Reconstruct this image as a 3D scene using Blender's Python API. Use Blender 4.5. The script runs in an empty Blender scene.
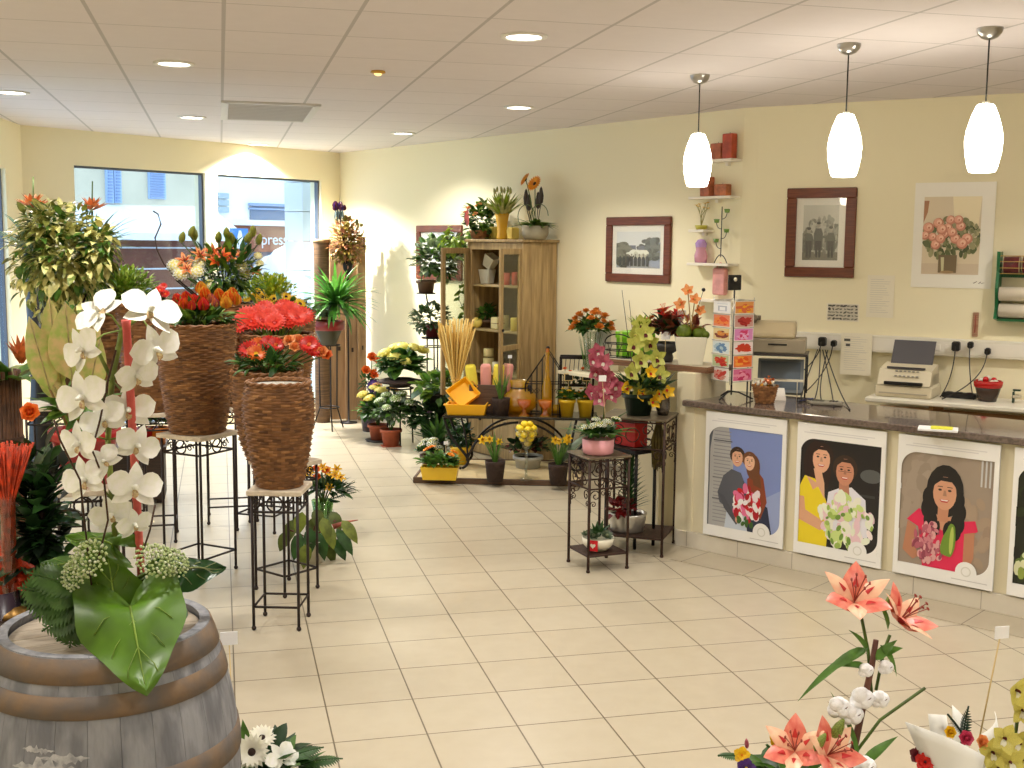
import bpy, math, random
from mathutils import Vector, Matrix
# ---------------------------------------------------------------- camera, world, exposure
scn = bpy.context.scene
COL = scn.collection
FPX = 1172.0
CAM = Vector((0, 0, 2.0988))
YAW, PITCH, ROLL = 0.2438, 0.1186, 0.0094
_w = Vector((math.sin(YAW)*math.cos(PITCH), math.cos(YAW)*math.cos(PITCH), -math.sin(PITCH)))
_r0 = Vector((math.cos(YAW), -math.sin(YAW), 0)); _u0 = _r0.cross(_w)
_r = math.cos(ROLL)*_r0 + math.sin(ROLL)*_u0
_u = -math.sin(ROLL)*_r0 + math.cos(ROLL)*_u0
cd = bpy.data.cameras.new('camera'); cam = bpy.data.objects.new('camera', cd); COL.objects.link(cam)
cam.matrix_world = Matrix(((_r.x, _u.x, -_w.x, 0), (_r.y, _u.y, -_w.y, 0), (_r.z, _u.z, -_w.z, CAM.z), (0, 0, 0, 1)))
cd.sensor_fit = 'HORIZONTAL'; cd.sensor_width = 36.0; cd.lens = FPX/1024*36.0; cd.clip_start = 0.05
scn.camera = cam
world = bpy.data.worlds.new('sky'); scn.world = world; world.use_nodes = True
_bg = world.node_tree.nodes['Background']
_bg.inputs['Color'].default_value = (0.80, 0.90, 1.0, 1); _bg.inputs['Strength'].default_value = 2.0
scn.view_settings.view_transform = 'Standard'; scn.view_settings.look = 'None'
scn.view_settings.gamma = 1.0; scn.view_settings.use_curve_mapping = False
scn.view_settings.exposure = 0.44
LAMP_W = 105.0         # each ceiling downlight
PEND_E = 13.5          # emission of the pendant shades

def G(px, py, z=0.0):
    """point at height z on the sight line through a photograph pixel"""
    d = _w + _r*((px-512)/FPX) + _u*((384-py)/FPX)
    t = (z-CAM.z)/d.z
    p = CAM + d*t
    return Vector((p.x, p.y, z))
def ONP(px, py, p0, dr):
    """point on the vertical plane through p0 along dr"""
    d = _w + _r*((px-512)/FPX) + _u*((384-py)/FPX)
    n = Vector((-dr.y, dr.x, 0)); t = ((Vector((p0.x, p0.y, 0))-Vector((0, 0, 0))).dot(n))/(d.dot(n))
    return CAM + d*t
def HT(py, px, p):
    """height seen at pixel row py above the floor point p"""
    d = _w + _r*((px-512)/FPX) + _u*((384-py)/FPX)
    h = Vector((d.x, d.y)); k = Vector((p[0], p[1])).dot(h)/h.dot(h)
    return CAM.z + d.z*k
PI = math.pi
rnd = random.Random(7)
def U(a, b): return rnd.uniform(a, b)
V3 = Vector
# ---------------------------------------------------------------- mesh building
class MB:
    def __init__(s): s.v = []; s.f = []; s.m = []; s.sm = []
    def add(s, vs, fs, m=0, smooth=True):
        o = len(s.v); s.v += [tuple(x) for x in vs]
        for q in fs: s.f.append([i+o for i in q]); s.m.append(m); s.sm.append(smooth)
    def box(s, c, sz, rz=0, m=0, ch=0.0):
        hx, hy, hz = sz[0]/2, sz[1]/2, sz[2]/2
        ch = min(ch, hx*.9, hy*.9, hz*.9)
        cr, sr = math.cos(rz), math.sin(rz)
        def T(x, y, z): return (c[0]+x*cr-y*sr, c[1]+x*sr+y*cr, c[2]+z)
        if ch <= 0:
            vs = [T(x, y, z) for z in (-hz, hz) for x, y in ((-hx, -hy), (hx, -hy), (hx, hy), (-hx, hy))]
            s.add(vs, [(0, 3, 2, 1), (4, 5, 6, 7), (0, 1, 5, 4), (1, 2, 6, 5), (2, 3, 7, 6), (3, 0, 4, 7)], m, False); return
        vs = []
        for z, k in ((-hz, ch), (-hz+ch, 0), (hz-ch, 0), (hz, ch)):
            a, b = hx-k, hy-k; e = ch*.6 if k == 0 else 0
            for x, y in ((-a+e, -b), (a-e, -b), (a, -b+e), (a, b-e), (a-e, b), (-a+e, b), (-a, b-e), (-a, -b+e)):
                vs.append(T(x, y, z))
        fs = [(7, 6, 5, 4, 3, 2, 1, 0), tuple(range(24, 32))]
        for r in range(3):
            for i in range(8): fs.append((r*8+i, r*8+(i+1) % 8, r*8+8+(i+1) % 8, r*8+8+i))
        s.add(vs, fs, m, False)
    def obox(s, o, ax, ay, az, m=0):
        """box from corner o spanned by three vectors"""
        o = V3(o); vs = [o, o+ax, o+ax+ay, o+ay, o+az, o+ax+az, o+ax+ay+az, o+ay+az]
        s.add(vs, [(0, 3, 2, 1), (4, 5, 6, 7), (0, 1, 5, 4), (1, 2, 6, 5), (2, 3, 7, 6), (3, 0, 4, 7)], m, False)
    def tube(s, pts, r, n=6, m=0, cap=True):
        pts = [V3(p) for p in pts]; k = len(pts)
        rs = r if isinstance(r, (list, tuple)) else [r]*k
        vs = []; up = None
        for i, p in enumerate(pts):
            t = (pts[min(i+1, k-1)]-pts[max(i-1, 0)])
            if t.length < 1e-9: t = V3((0, 0, 1))
            t.normalize()
            if up is None: up = V3((0, 0, 1)) if abs(t.z) < .9 else V3((1, 0, 0))
            a = t.cross(up)
            if a.length < 1e-6: a = t.cross(V3((0.3, 1, 0.2)))
            a.normalize(); b = a.cross(t); up = -b if False else up
            for j in range(n):
                q = 2*PI*j/n; vs.append(p+a*(rs[i]*math.cos(q))+b*(rs[i]*math.sin(q)))
        fs = [(i*n+j, i*n+(j+1) % n, (i+1)*n+(j+1) % n, (i+1)*n+j) for i in range(k-1) for j in range(n)]
        if cap: fs += [tuple(range(n-1, -1, -1)), tuple(range((k-1)*n, k*n))]
        s.add(vs, fs, m)
    def lathe(s, prof, n=24, c=(0, 0, 0), m=0, smooth=True, cap0=False, cap1=False, sx=1, sy=1):
        vs = []; k = len(prof)
        for r, z in prof:
            for j in range(n):
                q = 2*PI*j/n; vs.append((c[0]+r*sx*math.cos(q), c[1]+r*sy*math.sin(q), c[2]+z))
        fs = [(i*n+j, i*n+(j+1) % n, (i+1)*n+(j+1) % n, (i+1)*n+j) for i in range(k-1) for j in range(n)]
        if cap0: fs.append(tuple(range(n-1, -1, -1)))
        if cap1: fs.append(tuple(range((k-1)*n, k*n)))
        s.add(vs, fs, m, smooth)
    def sphere(s, c, r, nu=10, nv=7, m=0):
        rr = r if isinstance(r, (list, tuple)) else (r, r, r)
        vs = [(c[0], c[1], c[2]-rr[2])]; 
        for i in range(1, nv):
            a = PI*i/nv-PI/2
            for j in range(nu):
                q = 2*PI*j/nu; vs.append((c[0]+rr[0]*math.cos(a)*math.cos(q), c[1]+rr[1]*math.cos(a)*math.sin(q), c[2]+rr[2]*math.sin(a)))
        vs.append((c[0], c[1], c[2]+rr[2])); L = len(vs)-1
        fs = [(0, 1+(j+1) % nu, 1+j) for j in range(nu)]
        for i in range(nv-2):
            for j in range(nu): fs.append((1+i*nu+j, 1+i*nu+(j+1) % nu, 1+(i+1)*nu+(j+1) % nu, 1+(i+1)*nu+j))
        fs += [(L, 1+(nv-2)*nu+j, 1+(nv-2)*nu+(j+1) % nu) for j in range(nu)]
        s.add(vs, fs, m)
    def leaf(s, p, d, up, L, W, shape='ovate', bend=0.6, fold=0.25, m=0, n=5, twist=0.0):
        p = V3(p); d = V3(d).normalized(); up = V3(up)
        up = up-d*up.dot(d)
        if up.length < 1e-4: up = V3((1, 0.2, 0.1)); up = up-d*up.dot(d)
        up.normalize(); vs = []; q = p.copy()
        for i in range(n+1):
            t = i/n; a = bend*t
            tg = d*math.cos(a)-up*math.sin(a); nm = up*math.cos(a)+d*math.sin(a); sd = tg.cross(nm)
            if twist: 
                sd = (sd*math.cos(twist*t)+nm*math.sin(twist*t))
            if shape == 'ovate': w = math.sin(PI*min(1, t**0.75))**0.85
            elif shape == 'lance': w = math.sin(PI*t**0.6)
            elif shape == 'blade': w = (1-t)**0.5*min(1, .55+1.2*t)
            elif shape == 'obov': w = math.sin(PI*min(1, (t*.93+.07)**1.35))**0.7
            elif shape == 'round': w = math.sqrt(max(0, 1-(2*t-1)**2))
            elif shape == 'heart': w = (1-t)**0.6*(.55+1.3*t)**.5*1.05 if t > 0 else .55
            else: w = 1
            w = max(w, 0.02)*W/2
            vs += [q-sd*w+nm*(fold*w), q.copy(), q+sd*w+nm*(fold*w)]
            a2 = bend*(t+.5/n); q = q+(d*math.cos(a2)-up*math.sin(a2))*(L/n)
        fs = []
        for i in range(n):
            b = 3*i; fs += [(b, b+1, b+4, b+3), (b+1, b+2, b+5, b+4)]
        s.add(vs, fs, m)
    def quad(s, a, b, c, d, m=0): s.add([a, b, c, d], [(0, 1, 2, 3)], m, False)
    def poly(s, pts, th, nrm, m=0):
        """flat outline given real thickness"""
        n = len(pts); nrm = V3(nrm).normalized()*th
        vs = [V3(p) for p in pts]+[V3(p)+nrm for p in pts]
        s.add(vs, [tuple(range(n-1, -1, -1)), tuple(range(n, 2*n))]+[(i, (i+1) % n, n+(i+1) % n, n+i) for i in range(n)], m, False)
    def data(s, name, mats):
        me = bpy.data.meshes.new(name); me.from_pydata(s.v, [], s.f)
        for m in (mats if isinstance(mats, (list, tuple)) else [mats]): me.materials.append(m)
        me.polygons.foreach_set('material_index', s.m); me.polygons.foreach_set('use_smooth', s.sm)
        me.update(); return me
    def build(s, name, mats, parent=None):
        o = bpy.data.objects.new(name, s.data(name, mats)); COL.objects.link(o)
        if parent: o.parent = parent
        return o
def tag(o, label=None, cat=None, group=None, kind=None):
    if label: o['label'] = label
    if cat: o['category'] = cat
    if group: o['group'] = group
    if kind: o['kind'] = kind
    return o
def thing(name, label, cat, loc=(0, 0, 0), rz=0, group=None):
    o = bpy.data.objects.new(name, None); COL.objects.link(o); o.empty_display_size = .1
    o.location = loc; o.rotation_euler = (0, 0, rz)
    return tag(o, label, cat, group)
def place(o, loc, rz=0): o.location = loc; o.rotation_euler = (0, 0, rz); return o
def structure(name, mb, mats):
    o = mb.build(name, mats); o['kind'] = 'structure'; return o
def dup(root, loc, rz=0, label=None, scale=None):
    r = root.copy(); COL.objects.link(r); r.location = loc; r.rotation_euler = (0, 0, rz)
    if label: r['label'] = label
    if scale: r.scale = (scale, scale, scale)
    def rec(a, b):
        for ch in list(a.children):
            c = ch.copy(); COL.objects.link(c); c.parent = b; rec(ch, c)
    rec(root, r); return r
def put(me, name, parent, loc, d=(0, 0, 1), sc=1.0, roll=0.0):
    """one flower, leaf or fruit from a shared mesh whose own axis is +Z"""
    o = bpy.data.objects.new(name, me); COL.objects.link(o); o.parent = parent
    z = V3(d).normalized(); x = V3((1, 0, 0)) if abs(z.x) < .9 else V3((0, 1, 0))
    y = z.cross(x).normalized(); x = y.cross(z)
    R = Matrix(((x.x, y.x, z.x), (x.y, y.y, z.y), (x.z, y.z, z.z))).to_4x4()
    M = Matrix.Translation(V3(loc)) @ R @ Matrix.Rotation(roll, 4, 'Z') @ Matrix.Scale(sc, 4)
    o.matrix_local = M; return o
def bez(a, b, c, n=8):
    a, b, c = V3(a), V3(b), V3(c)
    return [a*(1-t)**2+b*(2*t*(1-t))+c*t*t for t in [i/n for i in range(n+1)]]
def spiral(c, r0, turns, ax, ay, n=22, start=0, r1=0.15):
    c = V3(c); out = []
    for i in range(n+1):
        t = i/n; q = start+turns*2*PI*t; r = r0*(1-(1-r1)*t); out.append(c+ax*(r*math.cos(q))+ay*(r*math.sin(q)))
    return out
# ---------------------------------------------------------------- materials
def lin(c): return tuple((x/12.92 if x <= .04045 else ((x+.055)/1.055)**2.4) for x in c[:3])
_M = {}
def mat(name, c, rough=.5, metal=0., var=0., vs=12., c2=None, bump=0., bs=40., coat=0., emit=0., trans=0., ior=1.45, spec=None, alpha=1., stretch=None, tl=0.):
    """principled material; c, c2 in display colour; noise mixes c towards c2"""
    if name in _M: return _M[name]
    m = bpy.data.materials.new(name); m.use_nodes = True; nt = m.node_tree; b = nt.nodes['Principled BSDF']; L = nt.links
    C = lin(c)+(1,); b.inputs['Base Color'].default_value = C
    b.inputs['Roughness'].default_value = rough; b.inputs['Metallic'].default_value = metal
    b.inputs['Coat Weight'].default_value = coat
    if spec is not None: b.inputs['Specular IOR Level'].default_value = spec
    if trans: b.inputs['Transmission Weight'].default_value = trans; b.inputs['IOR'].default_value = ior
    if emit: b.inputs['Emission Color'].default_value = C; b.inputs['Emission Strength'].default_value = emit
    if var or c2 or bump:
        tc = nt.nodes.new('ShaderNodeTexCoord'); src = tc.outputs['Object']
        if stretch:
            mp = nt.nodes.new('ShaderNodeMapping'); mp.inputs['Scale'].default_value = stretch; L.new(src, mp.inputs['Vector']); src = mp.outputs['Vector']
    if var or c2:
        nz = nt.nodes.new('ShaderNodeTexNoise'); nz.inputs['Scale'].default_value = vs; nz.inputs['Detail'].default_value = 3
        L.new(src, nz.inputs['Vector'])
        rp = nt.nodes.new('ShaderNodeValToRGB'); e = rp.color_ramp.elements
        k = c2 if c2 else tuple(max(0, x*(1-var)) for x in c)
        e[0].position = .36; e[1].position = .64; e[0].color = lin(k)+(1,); e[1].color = C
        L.new(nz.outputs['Fac'], rp.inputs['Fac']); L.new(rp.outputs['Color'], b.inputs['Base Color'])
    if bump:
        n2 = nt.nodes.new('ShaderNodeTexNoise'); n2.inputs['Scale'].default_value = bs; L.new(src, n2.inputs['Vector'])
        bp = nt.nodes.new('ShaderNodeBump'); bp.inputs['Strength'].default_value = bump; bp.inputs['Distance'].default_value = .01
        L.new(n2.outputs['Fac'], bp.inputs['Height']); L.new(bp.outputs['Normal'], b.inputs['Normal'])
    if tl:
        o = nt.nodes['Material Output']; tr = nt.nodes.new('ShaderNodeBsdfTranslucent'); mx = nt.nodes.new('ShaderNodeMixShader'); mx.inputs['Fac'].default_value = tl
        k = b.inputs['Base Color']
        if k.is_linked: L.new(k.links[0].from_socket, tr.inputs['Color'])
        else: tr.inputs['Color'].default_value = C
        L.new(b.outputs[0], mx.inputs[1]); L.new(tr.outputs[0], mx.inputs[2]); L.new(mx.outputs[0], o.inputs['Surface'])
    _M[name] = m; return m
def glassy(name, tint=(1, 1, 1), gloss=.10, rough=.02):
    """thin pane or thin-walled glass: clear with a sheen"""
    if name in _M: return _M[name]
    m = bpy.data.materials.new(name); m.use_nodes = True; nt = m.node_tree; nt.nodes.clear()
    o = nt.nodes.new('ShaderNodeOutputMaterial'); t = nt.nodes.new('ShaderNodeBsdfTransparent'); g = nt.nodes.new('ShaderNodeBsdfGlossy')
    mx = nt.nodes.new('ShaderNodeMixShader'); t.inputs['Color'].default_value = lin(tint)+(1,)
    g.inputs['Roughness'].default_value = rough; mx.inputs['Fac'].default_value = gloss
    nt.links.new(t.outputs[0], mx.inputs[1]); nt.links.new(g.outputs[0], mx.inputs[2]); nt.links.new(mx.outputs[0], o.inputs['Surface'])
    _M[name] = m; return m
def tintglass(name, c, kt=.5, kd=.3, rough=.04):
    """coloured glass: part clear, part glowing with the light passing through, with a sheen"""
    m = glassy(name, tuple(.5+.5*x for x in c), 1-kt-kd, rough); nt = m.node_tree; L = nt.links
    o = nt.nodes['Material Output']; old = o.inputs['Surface'].links[0].from_socket
    d = nt.nodes.new('ShaderNodeBsdfTranslucent'); e = nt.nodes.new('ShaderNodeBsdfDiffuse'); a = nt.nodes.new('ShaderNodeAddShader'); mx = nt.nodes.new('ShaderNodeMixShader')
    for n in (d, e): n.inputs['Color'].default_value = tuple(x*.5 for x in lin(c))+(1,)
    L.new(d.outputs[0], a.inputs[0]); L.new(e.outputs[0], a.inputs[1]); mx.inputs['Fac'].default_value = kd
    L.new(old, mx.inputs[1]); L.new(a.outputs[0], mx.inputs[2]); L.new(mx.outputs[0], o.inputs['Surface']); return m
def tilemat(name, c, cg, sx, sy, ox, oy, gw, rough, c2=None, rot=0.0, bump=.25, gv=None):
    """rectangular joints on object coordinates"""
    m = bpy.data.materials.new(name); m.use_nodes = True; nt = m.node_tree; L = nt.links; b = nt.nodes['Principled BSDF']
    tc = nt.nodes.new('ShaderNodeTexCoord'); mp = nt.nodes.new('ShaderNodeMapping'); mp.vector_type = 'POINT'
    L.new(tc.outputs['Object'], mp.inputs['Vector'])
    mp.inputs['Location'].default_value = (-ox, -oy, 0); mp.inputs['Rotation'].default_value = (0, 0, 0)
    if rot: 
        mp.vector_type = 'TEXTURE'; mp.inputs['Location'].default_value = (ox, oy, 0); mp.inputs['Rotation'].default_value = (0, 0, rot)
    sp = nt.nodes.new('ShaderNodeSeparateXYZ'); L.new(mp.outputs[0], sp.inputs[0])
    def joint(out, s, g):
        d = nt.nodes.new('ShaderNodeMath'); d.operation = 'DIVIDE'; d.inputs[1].default_value = s; L.new(out, d.inputs[0])
        p = nt.nodes.new('ShaderNodeMath'); p.operation = 'PINGPONG'; p.inputs[1].default_value = .5; L.new(d.outputs[0], p.inputs[0])
        l = nt.nodes.new('ShaderNodeMath'); l.operation = 'LESS_THAN'; l.inputs[1].default_value = g/s/2; L.new(p.outputs[0], l.inputs[0])
        f = nt.nodes.new('ShaderNodeMath'); f.operation = 'FLOOR'; L.new(d.outputs[0], f.inputs[0])
        return l.outputs[0], f.outputs[0]
    jx, fx = joint(sp.outputs[0], sx, gw); jy, fy = joint(sp.outputs[1], sy, gv or gw)
    mxm = nt.nodes.new('ShaderNodeMath'); mxm.operation = 'MAXIMUM'; L.new(jx, mxm.inputs[0]); L.new(jy, mxm.inputs[1])
    cb = nt.nodes.new('ShaderNodeCombineXYZ'); L.new(fx, cb.inputs[0]); L.new(fy, cb.inputs[1])
    wn = nt.nodes.new('ShaderNodeTexWhiteNoise'); L.new(cb.outputs[0], wn.inputs['Vector'])
    nz = nt.nodes.new('ShaderNodeTexNoise'); nz.inputs['Scale'].default_value = 9; nz.inputs['Detail'].default_value = 6; L.new(tc.outputs['Object'], nz.inputs['Vector'])
    av = nt.nodes.new('ShaderNodeMath'); av.operation = 'MULTIPLY_ADD'; av.inputs[1].default_value = .35; L.new(wn.outputs['Value'], av.inputs[0]); L.new(nz.outputs['Fac'], av.inputs[2])
    rp = nt.nodes.new('ShaderNodeValToRGB'); e = rp.color_ramp.elements; e[0].position = .35; e[1].position = .95
    e[0].color = lin(c2 or tuple(x*.94 for x in c))+(1,); e[1].color = lin(c)+(1,); L.new(av.outputs[0], rp.inputs['Fac'])
    mc = nt.nodes.new('ShaderNodeMix'); mc.data_type = 'RGBA'; L.new(mxm.outputs[0], mc.inputs['Factor']); L.new(rp.outputs['Color'], mc.inputs['A'])
    mc.inputs['B'].default_value = lin(cg)+(1,); L.new(mc.outputs['Result'], b.inputs['Base Color'])
    b.inputs['Roughness'].default_value = rough
    bp = nt.nodes.new('ShaderNodeBump'); bp.invert = True; bp.inputs['Strength'].default_value = bump; bp.inputs['Distance'].default_value = .003
    L.new(mxm.outputs[0], bp.inputs['Height']); L.new(bp.outputs['Normal'], b.inputs['Normal'])
    return m
def spotted(name, ca, cb_, sc=60, th=.5, rough=.5):
    """two-colour cell pattern: variegated leaves, printed paper, terrazzo"""
    if name in _M: return _M[name]
    m = bpy.data.materials.new(name); m.use_nodes = True; nt = m.node_tree; L = nt.links; b = nt.nodes['Principled BSDF']
    tc = nt.nodes.new('ShaderNodeTexCoord'); vo = nt.nodes.new('ShaderNodeTexVoronoi'); vo.inputs['Scale'].default_value = sc; L.new(tc.outputs['Object'], vo.inputs['Vector'])
    sp = nt.nodes.new('ShaderNodeSeparateColor'); L.new(vo.outputs['Color'], sp.inputs[0])
    rp = nt.nodes.new('ShaderNodeValToRGB'); e = rp.color_ramp.elements; e[0].position = th-.06; e[1].position = th+.06
    e[0].color = lin(ca)+(1,); e[1].color = lin(cb_)+(1,); L.new(sp.outputs[0], rp.inputs['Fac']); L.new(rp.outputs['Color'], b.inputs['Base Color'])
    b.inputs['Roughness'].default_value = rough; _M[name] = m; return m
def wood(name, c, c2, rough=.6, sc=(2, 2, 30), bump=.2, vs=3):
    if name in _M: return _M[name]
    return mat(name, c, rough, 0, 0, vs, c2, bump, 10, stretch=sc)
# ---------------------------------------------------------------- the setting
H = 3.2
M_wall = mat('cream wall paint', (.95, .915, .785), .75, bump=.05, bs=220)
M_white = mat('white paint', (.92, .91, .88), .5)
M_alu = mat('dark aluminium', (.36, .38, .42), .4, .4)
M_floor = tilemat('cream floor tiles', (.745, .705, .62), (.42, .37, .29), .4, .4, .827, 5.578, .007, .32, (.72, .675, .585))
M_ceil = tilemat('ceiling panels', (.885, .855, .86), (.735, .71, .71), .635, .72, .04, 6.5, .020, .85, (.87, .84, .845), gv=.012)
R0 = V3((1.46, 14.8, 0)); dR = V3((.4055, -.914, 0)); nR = V3((-.914, -.4055, 0))
P0 = V3((4.10, 8.85, 0)); P1 = V3((4.18, 8.755, 0)); dP = V3((.709, -.705, 0)); nP = V3((-.705, -.709, 0))
B0 = V3((-1.85, 12.35, 0)); dB = V3((.804, .595, 0)); nB = V3((.595, -.804, 0))
dL = V3((-.109, -.994, 0)); nL = V3((.994, -.109, 0))
PEND = P1+dP*6.6; LEND = B0+dL*15.2
b = MB()
outline = [B0, R0, P0, P1, PEND, V3((PEND.x+.3, -2.8, 0)), V3((LEND.x, -2.8, 0))]
b.add([(p.x, p.y, 0) for p in outline], [tuple(range(len(outline)))[::-1]], 0, False)
structure('floor', b, M_floor)
b = MB(); b.poly([(p.x, p.y, H) for p in outline], .06, (0, 0, 1)); structure('ceiling', b, M_ceil)
def wallpanel(mb, p, d, n, s0, s1, z0, z1, th=.2): mb.obox(p+d*s0+V3((0, 0, z0)), d*(s1-s0), -n*th, V3((0, 0, z1-z0)))
b = MB(); wallpanel(b, R0, dR, nR, -.2, 6.51, 0, H); structure('wall_right', b, M_wall)
b = MB(); wallpanel(b, P1, dP, nP, 0, 6.6, 0, H)
b.obox(P0, P1-P0, V3((.15, .13, 0)), V3((0, 0, H))); structure('wall_counter', b, M_wall)
b = MB(); wallpanel(b, PEND, (V3((PEND.x+.3, -2.8, 0))-PEND).normalized(), V3((-1, 0, 0)), 0, 6.8, 0, H); structure('wall_side', b, M_wall)
b = MB(); wallpanel(b, V3((LEND.x, -2.8, 0)), V3((1, 0, 0)), V3((0, 1, 0)), -.3, 14, 0, H); structure('wall_front', b, M_wall)
# window wall: solid around two shop windows
def sB(px, py): return (ONP(px, py, B0, dB)-B0).dot(dB)
a1, a2, a3, a4 = sB(74, 170), sB(205, 173), sB(217, 175), sB(321, 181)
ZT, ZB = 2.85, .12
b = MB()
for s0, s1, z0, z1 in ((-.2, 4.2, ZT, H), (-.2, 4.2, 0, ZB), (-.2, a1, ZB, ZT), (a2, a3, ZB, ZT), (a4, 4.2, ZB, ZT)): wallpanel(b, B0, dB, nB, s0, s1, z0, z1)
structure('wall_back', b, M_wall)
M_pane = glassy('window pane', (.93, .97, 1.0), .05)
def window(k, p, d, n, s0, s1, z0, z1):
    f = MB(); t = .022
    for q0, q1, y0, y1 in ((s0, s1, z0, z0+t), (s0, s1, z1-t, z1), (s0, s0+t, z0+t, z1-t), (s1-t, s1, z0+t, z1-t)):
        f.obox(p+d*q0-n*.04+V3((0, 0, y0)), d*(q1-q0), -n*.06, V3((0, 0, y1-y0)))
    o = structure('window_%d' % k, f, M_alu)
    g = MB(); g.obox(p+d*(s0+t)-n*.065+V3((0, 0, z0+t)), d*(s1-s0-2*t), -n*.008, V3((0, 0, z1-z0-2*t))); g.build('window_pane', M_pane, o)
window(1, B0, dB, nB, a1, a2, ZB, ZT); window(2, B0, dB, nB, a3, a4, ZB, ZT)
# left wall with a glazed shop front further along
b = MB()
for s0, s1, z0, z1 in ((0, 15.2, 2.75, H), (0, 15.2, 0, .1), (0, .56, .1, 2.75), (3.4, 15.2, .1, 2.75)): wallpanel(b, B0, dL, nL, s0, s1, z0, z1)
structure('wall_left', b, M_wall); window(3, B0, dL, nL, .56, 3.4, .1, 2.75)
# skirting on the picture walls
M_skirt = mat('grey beige skirting tile', (.72, .68, .60), .4, var=.06)
b = MB(); b.obox(R0+dR*.02+nR*.0, dR*6.47, nR*.012, V3((0, 0, .08))); structure('baseboard_right', b, M_skirt)
# border strip of tiles laid parallel to the counter
CA = G(674.4, 544.4); CB = G(1019, 617.5); dC = (CB-CA).normalized(); nC = V3((dC.y, -dC.x, 0)); nC = -nC if nC.dot(CA) > 0 else nC
wS = (G(767, 581)-CA).dot(nC)
b = MB(); pts = [CA-dC*.25, CA+dC*4.5, CA+dC*4.5+nC*wS, CA-dC*.25+nC*wS]
b.poly([(p.x, p.y, .0005) for p in pts], .003, (0, 0, 1))
jt = G(768.9, 565.5)
M_border = tilemat('border floor tiles', (.745, .705, .62), (.42, .37, .29), .47, wS*1.0, jt.x, jt.y, .006, .32, (.72, .675, .585), rot=math.atan2(dC.y, dC.x))
structure('trim_1', b, M_border)

# ---------------------------------------------------------------- street seen through the shop windows
M_fac = mat('street facade render', (.80, .77, .68), .9, var=.05, vs=2)
M_brown = mat('red brown shopfront', (.55, .33, .25), .6, var=.1, vs=3)
M_shut = mat('pale blue shutter paint', (.62, .72, .86), .5)
M_wh2 = mat('white street paint', (.93, .95, .97), .6)
OB = B0-nB*7.0
def oB(px, py, k=0.0): return ONP(px, py, OB+nB*k, dB)
ground = MB(); ground.poly([V3((-16, 11, -.12)), V3((14, 11, -.12)), V3((14, 34, -.12)), V3((-16, 34, -.12))], .02, (0, 0, 1))
structure('street_ground', ground, mat('street paving', (.62, .63, .65), .8))
aB = math.atan2(dB.y, dB.x); aC = math.atan2(dC.y, dC.x); aP = math.atan2(dP.y, dP.x); aR = math.atan2(dR.y, dR.x)
def rect(mb, x0, y0, x1, y1, m=0, k=0.0, th=.06, pad=0):
    """slab on the far side of the street facing the shop, given by its corners as seen in the photograph"""
    p = oB(x0, y1, k); q = oB(x1, y1, k); z0 = (p.z+q.z)/2; z1 = (oB(x0, y0, k).z+oB(x1, y0, k).z)/2
    s0 = (p-OB).dot(dB); s1 = (q-OB).dot(dB)
    mb.obox(OB+nB*k+dB*s0+V3((0, 0, z0)), dB*(s1-s0), -nB*th, V3((0, 0, z1-z0)), m)
bl = thing('street_building', 'beige building across the street with pale blue shutters, seen through the left shop window', 'building')
b = MB(); rect(b, 20, 100, 211, 232, th=.5); b.build('facade', M_fac, bl)
b = MB(); rect(b, -20, 236, 211, 420, th=.45); b.build('shop_wall', M_brown, bl)
b = MB()
for y in (247, 268, 288, 330): rect(b, 95, y, 211, y+1.6, k=.03)
b.build('wall_band', M_wh2, bl)
b = MB(); z = oB(60, 232).z
p = OB+dB*((oB(30, 220)-OB).dot(dB)); L_ = dB*((oB(210, 220)-oB(30, 220)).dot(dB))
b.add([p+V3((0, 0, z+.45)), p+L_+V3((0, 0, z+.5)), p+L_+nB*1.0+V3((0, 0, z)), p+nB*1.0+V3((0, 0, z)), p+L_+nB*1.0+V3((0, 0, z-.12)), p+nB*1.0+V3((0, 0, z-.12))], [(0, 1, 2, 3), (3, 2, 4, 5)], 0, False)
b.build('awning', M_wh2, bl)
def shutter(x0, x1, y0, y1):
    b = MB(); rect(b, x0, y0, x1, y1, k=.05, th=.05)
    o = b.build('shutter', M_shut, bl); c = MB(); n = 12
    for i in range(n):
        yy = y0+(y1-y0)*(i+.7)/(n+.6); rect(c, x0+1.3, yy, x1-1.3, yy+(y1-y0)/n*.5, k=.075, th=.02)
    c.build('louvre', mat('shutter slat shade', (.50, .60, .76), .5), o)
shutter(107, 114, 163, 203); shutter(115, 122, 163, 203); shutter(149.5, 166, 166, 199)
b2 = thing('shop_building', 'shop across the street with red brown signboard, seen through the right shop window', 'building')
b = MB(); rect(b, 214, 110, 420, 222, th=.5); b.build('facade', mat('pale street facade', (.93, .93, .90), .9), b2)
b = MB(); rect(b, 214, 227, 420, 252, k=.1, th=.5); sg = b.build('signboard', mat('red brown signboard', (.66, .40, .29), .6), b2)
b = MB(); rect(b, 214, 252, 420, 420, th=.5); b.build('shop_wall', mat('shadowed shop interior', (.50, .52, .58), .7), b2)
b = MB(); rect(b, 214, 222, 420, 227, k=.5, th=.9); b.build('ledge', M_wh2, b2)
b = MB(); rect(b, 251, 207, 420, 222, k=.04); b.build('window', mat('dark street window', (.40, .46, .55), .3), b2)
b = MB(); rect(b, 250, 206.5, 420, 209, k=.09); rect(b, 250, 211, 420, 212.5, k=.09); b.build('window_frame', mat('blue grey frame', (.55, .62, .75), .5), b2)
b = MB()
for y in (193, 200, 207): rect(b, 218, y, 229, y+5.5, k=.06)
b.build('window', mat('small street window', (.62, .68, .72), .3), b2)
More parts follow.
